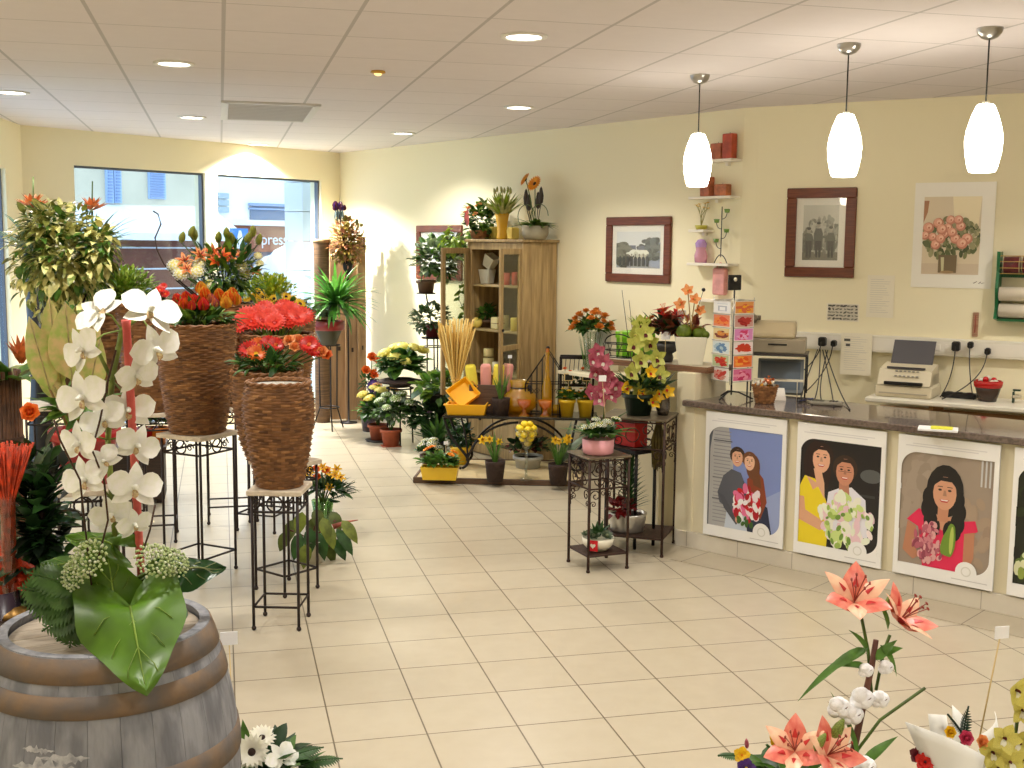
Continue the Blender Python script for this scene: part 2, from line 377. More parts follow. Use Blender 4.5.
def text_mesh(s, size, ext=.004):
    cu = bpy.data.curves.new('lettering', 'FONT'); cu.body = s; cu.size = size; cu.extrude = ext; cu.align_x = 'LEFT'
    o = bpy.data.objects.new('lettering', cu); COL.objects.link(o); dg = bpy.context.evaluated_depsgraph_get()
    me = bpy.data.meshes.new_from_object(o.evaluated_get(dg)); bpy.data.objects.remove(o); return me
def lettering(s, size, loc, ang, m, parent):
    me = text_mesh(s, size); me.materials.clear(); me.materials.append(m)
    o = bpy.data.objects.new('lettering', me); COL.objects.link(o); o.parent = parent
    o.matrix_local = Matrix.Translation(loc) @ Matrix.Rotation(ang, 4, 'Z') @ Matrix.Rotation(PI/2, 4, 'X'); return o
q = oB(257, 244.5, .16); lettering('-presse', .30, q, aB, M_wh2, b2)
# pillar just outside the right window, road sign and parasols
pl = thing('stone_pillar', 'pale block-built pillar just outside the right shop window', 'pillar')
pp = B0-nB*.55; t0 = ONP(303, 250, pp, dB); s0 = (t0-pp).dot(dB)
for k in range(9):
    b = MB(); b.obox(pp+dB*s0+V3((0, 0, -.1+k*.37)), dB*.42, -nB*.35, V3((0, 0, .36))); b.build('stone_block', mat('pale stone', (.80, .83, .86), .8), pl)
OS = B0-nB*4.2
sg = thing('road_sign', 'square blue pedestrian crossing road sign outside the right window', 'sign')
p = ONP(231, 251, OS, dB); q = ONP(248, 227, OS, dB); w = (q-p).dot(dB)
b = MB(); b.obox(p, dB*w, -nB*.02, V3((0, 0, w*1.05))); b.build('sign_panel', mat('road sign blue', (.25, .52, .78), .4), sg)
b = MB(); tri = [p+nB*.004+dB*(w*x)+V3((0, 0, w*y)) for x, y in ((.18, .06), (.82, .06), (.58, .95), (.46, .95))]
b.poly(tri, .003, nB); b.build('white_figure', M_wh2, sg)
b = MB(); b.tube([p+dB*(w/2)-nB*.05+V3((0, 0, -p.z-.1)), p+dB*(w/2)-nB*.05+V3((0, 0, w))], .03); b.build('post', M_alu, sg)
def parasol(px, py, R, h, k, label):
    c = ONP(px, py, OS-nB*k, dB); t = thing('parasol', label, 'parasol', (c.x, c.y, -.1), 0, None)
    b = MB(); b.lathe([(R, c.z-h), (R*.93, c.z-h*.55), (R*.7, c.z-h*.2), (R*.35, c.z), (.02, c.z+.05)], 16); b.build('canopy', M_wh2, t)
    b = MB(); b.tube([(0, 0, 0), (0, 0, c.z)], .025); b.build('pole', M_alu, t)
parasol(300, 238, .62, .55, 0, 'larger closed-in white parasol near the stone pillar outside')
parasol(275, 251, .52, .7, 1.4, 'smaller white parasol left of the larger one outside')

# ---------------------------------------------------------------- ceiling lamps and pendants
M_lens = mat('lamp glow', (1, .98, .95), .5, emit=9); M_chrome = mat('satin nickel', (.72, .71, .70), .28, 1.0)
def downlight(p, label, k=1.0):
    t = thing('ceiling_light', label, 'ceiling light', (p[0], p[1], H), 0, 'round ceiling downlights')
    b = MB(); b.lathe([(.095, -.004), (.10, -.012), (.122, -.010), (.126, 0), (.095, 0)], 32); b.build('rim', M_white, t)
    b = MB(); b.lathe([(.0, -.004), (.05, -.005), (.095, -.004)], 32); b.build('diffuser', M_lens, t)
    ld = bpy.data.lights.new('bulb', 'SPOT'); ld.energy = LAMP_W*k; ld.spot_size = math.radians(138); ld.spot_blend = .55; ld.shadow_soft_size = .09; ld.color = (1.0, .95, .875)
    l = bpy.data.objects.new('bulb', ld); COL.objects.link(l); l.parent = t; l.location = (0, 0, -.03)
    return t
for (px, py, lb) in ((524, 36, 'largest round ceiling light, top centre of the photo'), (174, 63, 'bright round ceiling light above the left plants'), (12, 92, 'round ceiling light at the left edge'),
                 (192, 117, 'small round ceiling light in front of the air outlet at left'), (258, 144, 'far round ceiling light glaring on the pier between the windows'), (519, 107, 'round ceiling light above the rustic cabinet'), (403, 133, 'far round ceiling light near the corner with framed picture')):
    downlight(G(px, py, H), lb, 8.0 if px == 258 else 1.0)
for x, y in ((-1.9, 6.2), (-2.2, 3.6), (.1, 3.6), (2.4, 3.3), (4.6, 3.2), (-1.6, .6), (1.2, .6), (4.0, .4), (3.4, -1.6), (-.5, -1.6), (5.2, 5.6)):
    downlight((x, y), 'round ceiling light behind the photographer')
p = G(378, 71, H); t = thing('unlit_spot', 'small brass ceiling spot between the lights, switched off', 'ceiling spot', (p.x, p.y, H))
b = MB(); b.lathe([(.045, 0), (.05, -.012), (.03, -.018)], 20, m=0); b.build('ring', mat('brass', (.80, .62, .30), .3, 1.0), t)
b = MB(); b.sphere((0, 0, -.012), (.028, .028, .02), 12, 8); b.build('lens', mat('warm lens reflection', (1, .85, .55), .2, emit=1.2), t)  # spot is unlit; faint emission stands in for a warm reflection on its lens
t.name = 'ceiling_spot'
M_shade = mat('opal glass glow', (1, .97, .90), .4, emit=PEND_E); M_cord = mat('black cord', (.10, .10, .10), .5)
def pendant(px, py, label):
    p = G(px, py, H); t = thing('pendant_lamp', label, 'pendant lamp', (p.x, p.y, H), 0, 'pendant lamps over the counter')
    b = MB(); b.lathe([(.064, 0), (.064, -.008), (.058, -.028), (.040, -.048), (.016, -.058), (0, -.06)], 24); b.build('ceiling_rose', M_chrome, t)
    b = MB(); b.tube([(0, 0, -.055), (0, 0, -.38)], .004); b.build('cord', M_cord, t)
    b = MB(); b.lathe([(0, -.362), (.018, -.362), (.02, -.38), (.040, -.382)], 16); b.build('lamp_holder', M_white, t)
    b = MB(); b.lathe([(.034, -.375), (.044, -.382), (.066, -.435), (.086, -.505), (.092, -.56), (.087, -.62), (.074, -.685), (.064, -.712), (.052, -.715), (.047, -.68)], 28); b.build('lamp_shade', M_shade, t)
pendant(700, 75, 'white barrel-shaped pendant lamp, leftmost of three, near the wall shelves')
pendant(849, 44, 'white barrel-shaped pendant lamp, middle of three, above the tall framed photograph')
pendant(990, 28, 'white barrel-shaped pendant lamp, rightmost of three, above the rose print')
# air outlet
t = thing('air_conditioner', 'white recessed ceiling air conditioning cassette', 'air conditioner', (.42, 10.35, H))
b = MB()
for c, s in (((-.36, 0), (.06, 1.35)), ((.36, 0), (.06, 1.35)), ((0, -.65), (.72, .06)), ((0, .65), (.72, .06))): b.box((c[0], c[1], -.009), (s[0], s[1], .018))
b.build('frame', mat('grille frame', (.84, .82, .80), .5), t)
b = MB()
for i in range(11): b.box((0, -.55+i*.11, -.012), (.66, .03, .012))
b.build('grille', mat('grille white', (.76, .74, .72), .5), t)
# ---------------------------------------------------------------- flat printed pictures
class Print:
    """a flat print built in thin layers: x to the right, z up, facing -y"""
    def __init__(s, x0, z0, w, h, y=0.0): s.x0, s.z0, s.w, s.h, s.y = x0, z0, w, h, y; s.mb = MB(); s.mats = []; s.k = 0
    def clip(s, pts):
        def cut(P, f):
            out = []
            for i, a in enumerate(P):
                b = P[(i+1) % len(P)]; fa, fb = f(a), f(b)
                if fa >= 0: out.append(a)
                if (fa >= 0) != (fb >= 0): t = fa/(fa-fb); out.append((a[0]+(b[0]-a[0])*t, a[1]+(b[1]-a[1])*t))
            return out
        for f in (lambda p: p[0], lambda p: 1-p[0], lambda p: p[1], lambda p: 1-p[1]):
            pts = cut(pts, f)
            if len(pts) < 3: return []
        return pts
    def p(s, pts, col, rough=.35):
        pts = s.clip(list(pts))
        if len(pts) < 3: return
        m = mat('print %02x%02x%02x' % tuple(int(255*c) for c in col), col, rough)
        if m not in s.mats: s.mats.append(m)
        s.k += 1; y = s.y-.00005*s.k
        s.mb.add([(s.x0+a*s.w, y, s.z0+b*s.h) for a, b in pts], [tuple(range(len(pts)))], s.mats.index(m), False)
    def rect(s, a, b, c, d, col): s.p([(a, b), (c, b), (c, d), (a, d)], col)
    def ell(s, cx, cz, rx, rz, col, n=18, rot=0):
        pts = []
        for i in range(n):
            q = 2*PI*i/n; x, z = rx*math.cos(q), rz*math.sin(q); pts.append((cx+x*math.cos(rot)-z*math.sin(rot), cz+x*math.sin(rot)+z*math.cos(rot)))
        s.p(pts, col)
    def blobs(s, n, cx, cz, rx, rz, r, cols, rg):
        for i in range(n):
            q = rg.uniform(0, 2*PI); k = math.sqrt(rg.random()); a = r*rg.uniform(.6, 1.2)
            s.ell(cx+rx*k*math.cos(q), cz+rz*k*math.sin(q), a, a*s.w/s.h*rg.uniform(.7, 1.1), rg.choice(cols), 9, rg.uniform(0, 3))
    def face(s, cx, cz, r, skin, hair, long=False, tilt=0, glasses=False):
        q = s.w/s.h; dk = tuple(c*.82 for c in skin)
        if long: s.ell(cx, cz-r*q*.15, r*1.15, r*q*1.5, hair)
        else: s.ell(cx, cz+r*q*.35, r*1.12, r*q*1.12, hair)
        s.ell(cx, cz, r*.8, r*q*1.15, skin, 18, tilt)
        s.p([(cx-r*.8, cz+r*q*.45), (cx-r*.5, cz+r*q*1.1), (cx+r*.5, cz+r*q*1.12), (cx+r*.82, cz+r*q*.4), (cx+r*.45, cz+r*q*.82), (cx-r*.3, cz+r*q*.85)], hair)
        for e in (-.33, .33):
            s.ell(cx+e*r, cz+r*q*.22, r*.13, r*q*.08, (.18, .12, .10), 8)
            s.p([(cx+e*r-r*.2, cz+r*q*.42), (cx+e*r+r*.2, cz+r*q*.42), (cx+e*r+r*.16, cz+r*q*.47), (cx+e*r-r*.16, cz+r*q*.47)], hair)
            if glasses: s.p([(cx+e*r-r*.27, cz+r*q*.03), (cx+e*r+r*.27, cz+r*q*.03), (cx+e*r+r*.27, cz+r*q*.07), (cx+e*r-r*.27, cz+r*q*.07)], (.3, .25, .22))
        s.p([(cx-r*.06, cz+r*q*.2), (cx+r*.06, cz+r*q*.2), (cx+r*.14, cz-r*q*.18), (cx-r*.12, cz-r*q*.18)], dk)
        s.p([(cx-r*.34, cz-r*q*.42), (cx+r*.34, cz-r*q*.42), (cx+r*.2, cz-r*q*.62), (cx-r*.2, cz-r*q*.62)], (.75, .25, .25))
        s.p([(cx-r*.28, cz-r*q*.44), (cx+r*.28, cz-r*q*.44), (cx+r*.2, cz-r*q*.52), (cx-r*.2, cz-r*q*.52)], (.97, .95, .93))
    def leafcorners(s, a, b, c, d, r, col):
        """paper-coloured corners: top left and bottom right rounded off"""
        q = s.w/s.h; n = 10
        s.p([(a, d), (a, d-r*q)]+[(a+r-r*math.cos(PI/2*i/n), d-r*q+r*q*math.sin(PI/2*i/n)) for i in range(n+1)], col)
        s.p([(c, b), (c, b+r*q)]+[(c-r+r*math.cos(PI/2*i/n), b+r*q-r*q*math.sin(PI/2*i/n)) for i in range(n+1)], col)
    def build(s, name, parent): return s.mb.build(name, s.mats, parent)
def lpt(p0, d, n, s, z, off=0.0): q = p0+d*s+n*off; return (q.x, q.y, z)
# ---------------------------------------------------------------- the counter
M_ctr = mat('cream counter panel', (.91, .875, .76), .55, bump=.04, bs=200)
M_stone = mat('polished taupe stone', (.46, .40, .37), .12, var=.25, vs=60, coat=.3)
M_plinth = tilemat('grey plinth tiles', (.86, .83, .77), (.66, .62, .56), .41, .4, .1, .2, .005, .35, (.83, .80, .74))
def cpt(s, n, z=0.0): q = CA+dC*s+nC*n; return V3((q.x, q.y, z))
t = thing('shop_counter', 'long cream sales counter with taupe stone top and photo panels on its front', 'counter', cpt(0, 0), aC)
b = MB(); b.box((2.2, .09, .56), (4.4, .14, .9), ch=.004); b.box((2.2, .50, .56), (4.4, .03, .9)); b.box((4.38, .3, .56), (.05, .4, .9)); b.build('body', M_ctr, t)
b = MB(); b.box((2.2, .03, .056), (4.4, .06, .112), ch=.003); b.build('plinth', M_plinth, t)
b = MB(); b.box((2.25, .33, 1.02), (4.38, .74, .042), ch=.006); b.build('countertop', M_stone, t)
b = MB(); b.box((.055, .21, .625), (.15, .40, 1.2), ch=.004); b.build('end_pillar', M_ctr, t)
t = thing('raised_ledge', 'wood-edged raised ledge at the left end of the counter', 'shelf', cpt(0, 0, 1.225), aC)
b = MB(); b.box((-.315, .27, .02), (.97, .36, .036), ch=.003); b.build('ledge_board', mat('greyed ledge top', (.80, .76, .68), .4), t)
b = MB(); b.box((-.315, .085, .02), (.975, .012, .042), ch=.002); b.box((.176, .27, .02), (.012, .37, .042), ch=.002); b.build('wooden_edge', wood('walnut edge', (.55, .40, .28), (.42, .29, .20)), t)
b = MB(); b.box((-.34, .27, -.612), (.22, .30, 1.22), ch=.004); b.build('support_panel', M_ctr, t)
WP = (.955, .955, .95)
def panel(k, s0, s1, label, draw):
    t = thing('photo_panel', label, 'poster', cpt(s0, 0.003, .125), aC, 'photo panels on the counter front')
    w, h = s1-s0, .858
    b = MB(); b.box((w/2, -.003, h/2), (w, .006, h)); b.build('panel_board', mat('panel white', WP, .4), t)
    q = Print(0, 0, w, h, -.006)
    draw(q); q.build('printed_photo', t)
def frame_area(q, bg):
    a, b, c, d = .045, .085, .955, .885
    q.rect(a, b, c, d, bg); return a, b, c, d
def finish(q, r=.16):
    a, b, c, d = .045, .085, .955, .885
    q.rect(0, 0, a, 1, WP); q.rect(c, 0, 1, 1, WP); q.rect(0, 0, 1, b, WP); q.rect(0, d, 1, 1, WP); q.leafcorners(a, b, c, d, r, WP)
    q.ell(.74, .095, .105, .105*q.w/q.h, WP, 24); q.ell(.74, .10, .05, .05*q.w/q.h, (.86, .86, .84), 16); q.ell(.74, .10, .038, .038*q.w/q.h, WP, 16)
    q.rect(.08, .925, .80, .932, (.86, .86, .87)); q.rect(.15, .942, .88, .948, (.86, .86, .87)); q.rect(.60, .035, .95, .041, (.80, .80, .80))
def d1(q):
    rg = random.Random(3); frame_area(q, (.50, .57, .80))
    q.p([(.5, .085), (.955, .085), (.955, .45), (.6, .3)], (.60, .66, .84))
    q.p([(.045, .085), (.045, .7), (.085, .885), (.29, .885), (.36, .6), (.34, .085)], (.70, .70, .70)); q.p([(.06, .085), (.06, .7), (.10, .885), (.045, .885), (.045, .085)], (.38, .40, .44))
    for z in (.30, .47, .64, .77): q.rect(.10, z, .34, z+.010, (.40, .40, .42))
    for i in range(26): q.rect(.11, .12+i*.029, .325, .128+i*.029, (.58, .58, .60))
    q.p([(.5, .085), (.86, .085), (.80, .3), (.62, .36)], (.17, .20, .30))                              # skirt
    q.p([(.27, .085), (.56, .085), (.52, .26), (.30, .26)], (.80, .84, .90))                            # jeans
    q.p([(.20, .28), (.17, .36), (.24, .50), (.34, .56), (.46, .54), (.54, .42), (.53, .22), (.38, .20), (.34, .24)], (.36, .37, .41))
    q.p([(.18, .36), (.25, .34), (.40, .20), (.46, .16), (.42, .12), (.26, .24)], (.33, .34, .38)); q.ell(.44, .165, .035, .03, (.85, .66, .55))
    q.p([(.54, .50), (.66, .58), (.74, .52), (.79, .34), (.72, .20), (.56, .26)], (.56, .27, .17))
    q.face(.41, .655, .085, (.88, .68, .56), (.24, .17, .13)); q.ell(.61, .60, .085, .10, (.45, .28, .18)); q.p([(.58, .62), (.68, .62), (.72, .44), (.62, .46)], (.45, .28, .18)); q.face(.565, .635, .08, (.92, .74, .62), (.45, .28, .18), tilt=.3)
    q.blobs(60, .55, .30, .165, .14, .045, [(.80, .12, .16), (.93, .88, .90), (.90, .45, .62), (.70, .10, .16), (.95, .95, .95)], rg)
    q.blobs(8, .55, .16, .13, .03, .03, [(.25, .40, .20)], rg); finish(q)
def d2(q):
    rg = random.Random(5); frame_area(q, (.12, .11, .12)); q.ell(.85, .66, .12, .05, (.35, .36, .36)); q.rect(.72, .5, .9, .52, (.22, .22, .22)); q.ell(.23, .70, .15, .17, (.17, .10, .09)); q.ell(.34, .64, .06, .13, (.17, .10, .09))
    q.p([(.045, .085), (.045, .52), (.10, .60), (.22, .585), (.34, .46), (.40, .36), (.38, .085)], (.93, .84, .16)); q.p([(.12, .60), (.2, .5), (.28, .54)], (.88, .68, .56))
    q.p([(.24, .55), (.34, .44), (.33, .56), (.28, .68), (.2, .66)], (.88, .68, .56))
    q.p([(.045, .26), (.30, .20), (.36, .24), (.34, .27), (.12, .34), (.10, .44), (.045, .44)], (.87, .66, .53))
    q.p([(.34, .20), (.38, .50), (.50, .54), (.64, .56), (.80, .48), (.84, .20)], (.92, .92, .96))
    q.face(.285, .735, .125, (.90, .69, .57), (.17, .10, .09), tilt=-.15); q.p([(.50, .50), (.62, .50), (.60, .64), (.50, .64)], (.74, .51, .41)); q.face(.56, .665, .125, (.80, .56, .45), (.22, .15, .12), glasses=True)
    q.blobs(95, .60, .30, .29, .19, .055, [(.95, .95, .90), (.93, .80, .84), (.80, .88, .55), (.94, .96, .88), (.98, .93, .93)], rg)
    q.blobs(22, .60, .28, .30, .20, .03, [(.45, .60, .25), (.62, .74, .36)], rg); finish(q)
def d3(q):
    rg = random.Random(8); frame_area(q, (.63, .57, .51)); q.blobs(40, .2, .6, .18, .3, .09, [(.65, .59, .53), (.61, .555, .495), (.66, .60, .54)], rg); q.blobs(25, .8, .35, .14, .25, .08, [(.66, .58, .50), (.62, .54, .47)], rg)
    for x in (.83, .87, .91): q.rect(x, .70, x+.018, .88, (.80, .80, .80))
    q.p([(.12, .40), (.24, .49), (.40, .44), (.66, .44), (.80, .46), (.83, .39), (.72, .34), (.70, .085), (.30, .085), (.24, .36)], (.88, .16, .34))
    q.p([(.13, .39), (.22, .36), (.20, .24), (.26, .15), (.20, .12), (.09, .18)], (.74, .51, .39)); q.p([(.70, .36), (.80, .38), (.80, .20), (.76, .12), (.70, .16)], (.74, .51, .39))
    q.p([(.40, .46), (.58, .46), (.53, .36), (.47, .36)], (.80, .58, .46)); q.rect(.44, .42, .54, .54, (.78, .55, .43))
    q.ell(.49, .635, .185, .185, (.10, .09, .10)); [q.ell(x, z, .07, .075, (.10, .09, .10)) for x, z in ((.34, .58), (.33, .50), (.36, .42), (.39, .38), (.62, .58), (.64, .50), (.63, .42), (.60, .37), (.56, .36))]
    q.p([(.43, .42), (.53, .42), (.54, .55), (.43, .55)], (.78, .55, .43)); q.face(.49, .62, .145, (.84, .62, .50), (.10, .09, .10))
    q.blobs(95, .36, .26, .16, .14, .03, [(.72, .38, .45), (.82, .52, .56), (.60, .28, .36), (.88, .66, .66)], rg)
    for a in (.2, .5, .8, 1.1): q.ell(.54+.03*a, .30, .05, .12, (.44, .58, .20), 14, -.6+.5*a); q.ell(.55+.03*a, .30, .02, .10, (.72, .78, .38), 14, -.6+.5*a)
    finish(q)
def d4(q):
    rg = random.Random(11); frame_area(q, (.12, .14, .09)); q.blobs(90, .5, .45, .5, .5, .07, [(.16, .20, .10), (.22, .28, .13), (.10, .11, .08)], rg)
    q.blobs(60, .5, .22, .42, .14, .045, [(.55, .62, .28), (.85, .86, .70), (.80, .62, .62), (.36, .46, .18)], rg); finish(q)
panel(1, .2425, .855, 'photo panel of a couple with red bouquet below a tower, leftmost on counter', d1)
panel(2, .935, 1.533, 'photo panel of a woman in yellow beside a person in white with white bouquet', d2)
panel(3, 1.612, 2.216, 'photo panel of a black-haired woman in pink holding a bouquet', d3)
panel(4, 2.296, 2.90, 'dark green floral photo panel at the right edge of the counter front', d4)
# ---------------------------------------------------------------- framed pictures on the walls
M_frame = wood('mahogany frame', (.47, .235, .13), (.37, .17, .09), .35)
def framed(label, p0, d, n, rz, s0, s1, z0, z1, fw, mw, draw, name='framed_photograph', cat='picture'):
    t = thing(name, label, cat, lpt(p0, d, n, s0, z0, .002), rz); w, h = s1-s0, z1-z0
    b = MB(); b.box((w/2, -.004, h/2), (w-fw, .008, h-fw)); b.build('backing', mat('mount board', (.93, .92, .88), .6), t)
    b = MB()
    for c, s in (((w/2, fw/2), (w, fw)), ((w/2, h-fw/2), (w, fw)), ((fw/2, h/2), (fw, h-2*fw)), ((w-fw/2, h/2), (fw, h-2*fw))): b.box((c[0], -.014, c[1]), (s[0], .028, s[1]), ch=.006)
    b.build('frame', M_frame, t)
    q = Print(fw+mw, fw+mw, w-2*fw-2*mw, h-2*fw-2*mw, -.0085); draw(q); q.build('photograph', t)
    g = MB(); g.box((w/2, -.016, h/2), (w-2*fw, .002, h-2*fw)); g.build('glass', glassy('picture glass', (1, 1, 1), .05), t)
def old_group(q):
    rg = random.Random(2); q.rect(0, 0, 1, 1, (.62, .63, .58)); q.rect(0, .62, 1, 1, (.76, .76, .70)); q.rect(0, 0, 1, .12, (.50, .50, .45)); q.blobs(30, .75, .62, .2, .12, .09, [(.52, .54, .50), (.46, .48, .44)], rg)
    for i in range(9):
        x = .07+i*.11; k = .22+.1*(i % 2); c = (.30, .30, .28) if i % 3 else (.74, .73, .68); h = .42+.05*(i % 2)
        q.p([(x-.06, .1), (x+.06, .1), (x+.065, h), (x+.03, h+.07), (x-.03, h+.07), (x-.065, h)], c); q.ell(x, h+.12, .033, .05, (.70, .68, .62)); q.ell(x, h+.155, .036, .025, (.25, .25, .24))
def old_two(q):
    rg = random.Random(4); q.rect(0, 0, 1, 1, (.76, .76, .72)); q.rect(0, 0, 1, .15, (.46, .45, .41)); q.blobs(50, .8, .45, .2, .3, .1, [(.45, .46, .43), (.36, .37, .35), (.55, .56, .52)], rg)
    q.blobs(30, .12, .3, .14, .3, .09, [(.42, .42, .39), (.33, .33, .30)], rg)
    q.blobs(70, .5, .45, .5, .32, .05, [(.60, .60, .55), (.50, .50, .46), (.68, .68, .63)], rg)
    for x, h in ((.18, .50), (.45, .60), (.80, .52)):
        q.p([(x-.12, .18), (x+.12, .18), (x+.13, h-.12), (x+.08, h-.02), (x-.08, h-.02), (x-.13, h-.12)], (.38, .38, .36)); q.p([(x-.07, .05), (x-.01, .05), (x, .3), (x+.02, .05), (x+.08, .05), (x+.09, .35), (x-.09, .35)], (.26, .26, .25)); q.ell(x, h+.04, .055, .05, (.66, .64, .58)); q.ell(x, h+.075, .06, .025, (.24, .24, .23))
def old_street(q):
    rg = random.Random(6); q.rect(0, 0, 1, 1, (.86, .87, .86)); q.rect(0, 0, 1, .25, (.62, .64, .66)); q.p([(.6, .1), (1, 0), (1, .7), (.75, .6)], (.60, .64, .72)); q.blobs(26, .75, .55, .2, .22, .06, [(.42, .42, .40), (.35, .36, .35)], rg)
    q.rect(.25, .25, .75, .5, (.84, .83, .76)); q.rect(.3, .5, .45, .62, (.45, .46, .50)); q.rect(.5, .5, .65, .6, (.45, .46, .50)); q.blobs(60, .16, .34, .2, .3, .07, [(.30, .30, .26), (.40, .40, .34), (.48, .48, .42)], rg); q.blobs(40, .85, .5, .14, .3, .06, [(.46, .48, .46), (.36, .37, .36)], rg); q.blobs(14, .5, .42, .25, .06, .05, [(.88, .88, .82), (.78, .78, .70)], rg)
    for i in range(8): x = .1+i*.09; q.p([(x-.03, .05), (x+.03, .05), (x+.035, .28), (x, .33), (x-.035, .28)], (.28, .28, .27)); q.ell(x, .36, .02, .03, (.55, .53, .48))
def old_pale(q):
    rg = random.Random(9); q.rect(0, 0, 1, 1, (.88, .88, .84)); q.blobs(20, .5, .35, .4, .25, .08, [(.62, .62, .60), (.74, .74, .71)], rg)
framed('old group photograph in square mahogany frame right of the cabinet', R0, dR, nR, aR, 4.924, 5.739, 1.77, 2.352, .075, .055, old_street)
framed('old photograph in tall mahogany frame on the counter wall', P1, dP, nP, aP, .262, .806, 1.865, 2.557, .078, .055, old_two)
framed('mahogany framed picture partly hidden by ivy left of the cabinet', R0, dR, nR, aR, 1.757, 2.636, 1.70, 2.298, .075, .12, old_pale)
# rose bouquet print
t = thing('rose_print', 'unframed print of a pink rose bouquet in a glass vase on the counter wall', 'poster', lpt(P1, dP, nP, 1.234, 1.808, .002), aP)
b = MB(); b.box((.2835, -.002, .387), (.567, .004, .774)); b.build('paper', mat('print paper', (.95, .935, .89), .3), t)
q = Print(.07, .10, .405, .57, -.004); rg = random.Random(12)
q.rect(0, 0, 1, 1, (.87, .81, .70)); q.rect(0, 0, 1, .14, (.83, .76, .66)); q.p([(.55, .6), (.95, .55), (1, 1), (.5, 1)], (.95, .90, .76)); q.p([(0, .95), (.09, .95), (.07, .80), (0, .66)], (.68, .48, .34))
q.blobs(120, .50, .46, .50, .27, .055, [(.36, .40, .24), (.30, .34, .19), (.50, .51, .33), (.62, .60, .44)], rg); q.blobs(50, .56, .56, .42, .18, .03, [(.70, .67, .50), (.56, .56, .40)], rg)
q.p([(.30, .25), (.62, .25), (.62, .02), (.30, .02)], (.46, .39, .28)); q.p([(.34, .22), (.40, .22), (.40, .04), (.36, .04)], (.80, .78, .62)); q.ell(.46, .03, .12, .018, (.66, .54, .38))
for x, z in ((.10, .60), (.27, .66), (.48, .70), (.66, .62), (.18, .48), (.38, .52), (.58, .46), (.78, .46), (.24, .38), (.70, .40), (.44, .60), (.05, .50), (.34, .58), (.52, .54), (.62, .70), (.32, .46)):
    r = rg.uniform(.075, .10); q.ell(x, z, r, r*.72, (.80, .52, .43)); q.ell(x-.01, z+.01, r*.78, r*.56, (.90, .66, .56)); q.ell(x+.015, z+.012, r*.46, r*.32, (.95, .78, .68)); q.ell(x+.01, z, r*.2, r*.14, (.78, .48, .38))
q.build('printed_bouquet', t)
q = Print(.44, .03, .09, .03, -.004); q.p([(.0, .3), (.3, .8), (.35, .7), (.1, .2)], (.55, .50, .45)); q.p([(.4, .2), (.6, .7), (.65, .6), (.5, .2)], (.55, .50, .45)); q.p([(.6, .3), (.9, .5), (.9, .4), (.65, .2)], (.55, .50, .45)); q.build('signature', t)
# papers
def paper(label, s0, s1, z0, z1, draw, name='notice', off=.002):
    t = thing(name, label, 'paper', lpt(P1, dP, nP, s0, z0, off), aP); w, h = s1-s0, z1-z0
    b = MB(); b.box((w/2, -.001, h/2), (w, .002, h)); b.build('sheet', mat('notice paper', (.94, .91, .82), .5), t)
    q = Print(0, 0, w, h, -.002); draw(q); q.build('print', t)
def lines(q):
    rg = random.Random(1)
    for i in range(16): q.rect(.12, .9-i*.052, .12+rg.uniform(.45, .78), .908-i*.052, (.80, .78, .74))
def chart(q):
    rg = random.Random(21); q.rect(.04, .05, .96, .95, (.80, .77, .70))
    for i in range(8):
        for j in range(5): x, z = .1+i*.115, .14+j*.18; q.ell(x+rg.uniform(-.015, .015), z, rg.uniform(.025, .05), rg.uniform(.04, .09), rg.choice([(.36, .35, .32), (.50, .49, .45), (.28, .27, .25)]), 8, rg.uniform(0, 3))
def bill(q):
    lines(q); q.rect(.10, .80, .30, .86, (.35, .34, .32)); q.rect(.16, .68, .30, .74, (.35, .34, .32)); q.rect(.04, .55, .9, .555, (.80, .78, .74))
paper('pale sheet of faint text on the wall between framed photo and rose print', .911, 1.114, 1.568, 1.89, lines)
paper('small sheet of dark speckled prints below the tall framed photograph', .604, .859, 1.527, 1.666, chart)
paper('white sheet hanging over the cable trunking left of the fax machine', .747, .984, 1.122, 1.445, bill, off=.072)
# ---------------------------------------------------------------- cable trunking, sockets and plugs
M_trunk = mat('white trunking plastic', (.90, .88, .82), .45)
t = thing('cable_trunking', 'long white cable trunking along the counter wall', 'trunking', lpt(P1, dP, nP, .32, 1.302, 0), aP)
b = MB(); b.box((2.0, -.031, .066), (4.0, .06, .13), ch=.006); b.build('channel', M_trunk, t)
b = MB(); b.box((2.0, -.062, .066), (4.0, .004, .09)); b.build('cover', mat('trunking cover', (.93, .91, .86), .4), t)
for x in (.28, .36, .44, .98, 1.06, 1.14, 1.22): b = MB(); b.box((x, -.066, .066), (.045, .006, .05), ch=.004); b.build('socket', mat('socket white', (.95, .93, .88), .4), t)
M_black = mat('black plastic', (.07, .07, .08), .4)
def plug(label, s, z, s2, z2, o2, big=False):
    p = V3(lpt(P1, dP, nP, .32+s, z, .073)); t = thing('power_plug', label, 'plug', p, aP)
    b = MB(); w = .055 if big else .038; b.box((0, -.03, 0), (w, .058, w*1.3), ch=.01); b.build('plug_body', M_black, t)
    e = V3((s2-s, -o2, z2-z)); b = MB(); b.tube(bez((0, -.06, 0), (.02, -.16, (z2-z)*.6), e, 14), .004); b.build('cable', M_black, t)
plug('black plug with thick cable, left socket of the trunking', .29, 1.37, .10, 1.05, .62, True); plug('small black plug right beside the left thick one', .38, 1.36, .36, 1.05, .62)
plug('large black adapter plug right of the fax machine', 1.28, 1.385, 1.20, 1.0, .15, True); plug('black plug next to the large adapter right of the fax', 1.38, 1.40, 1.45, 1.02, .2); plug('rightmost black plug with curved cable above the black tray', 1.50, 1.36, 1.25, 1.02, .3)
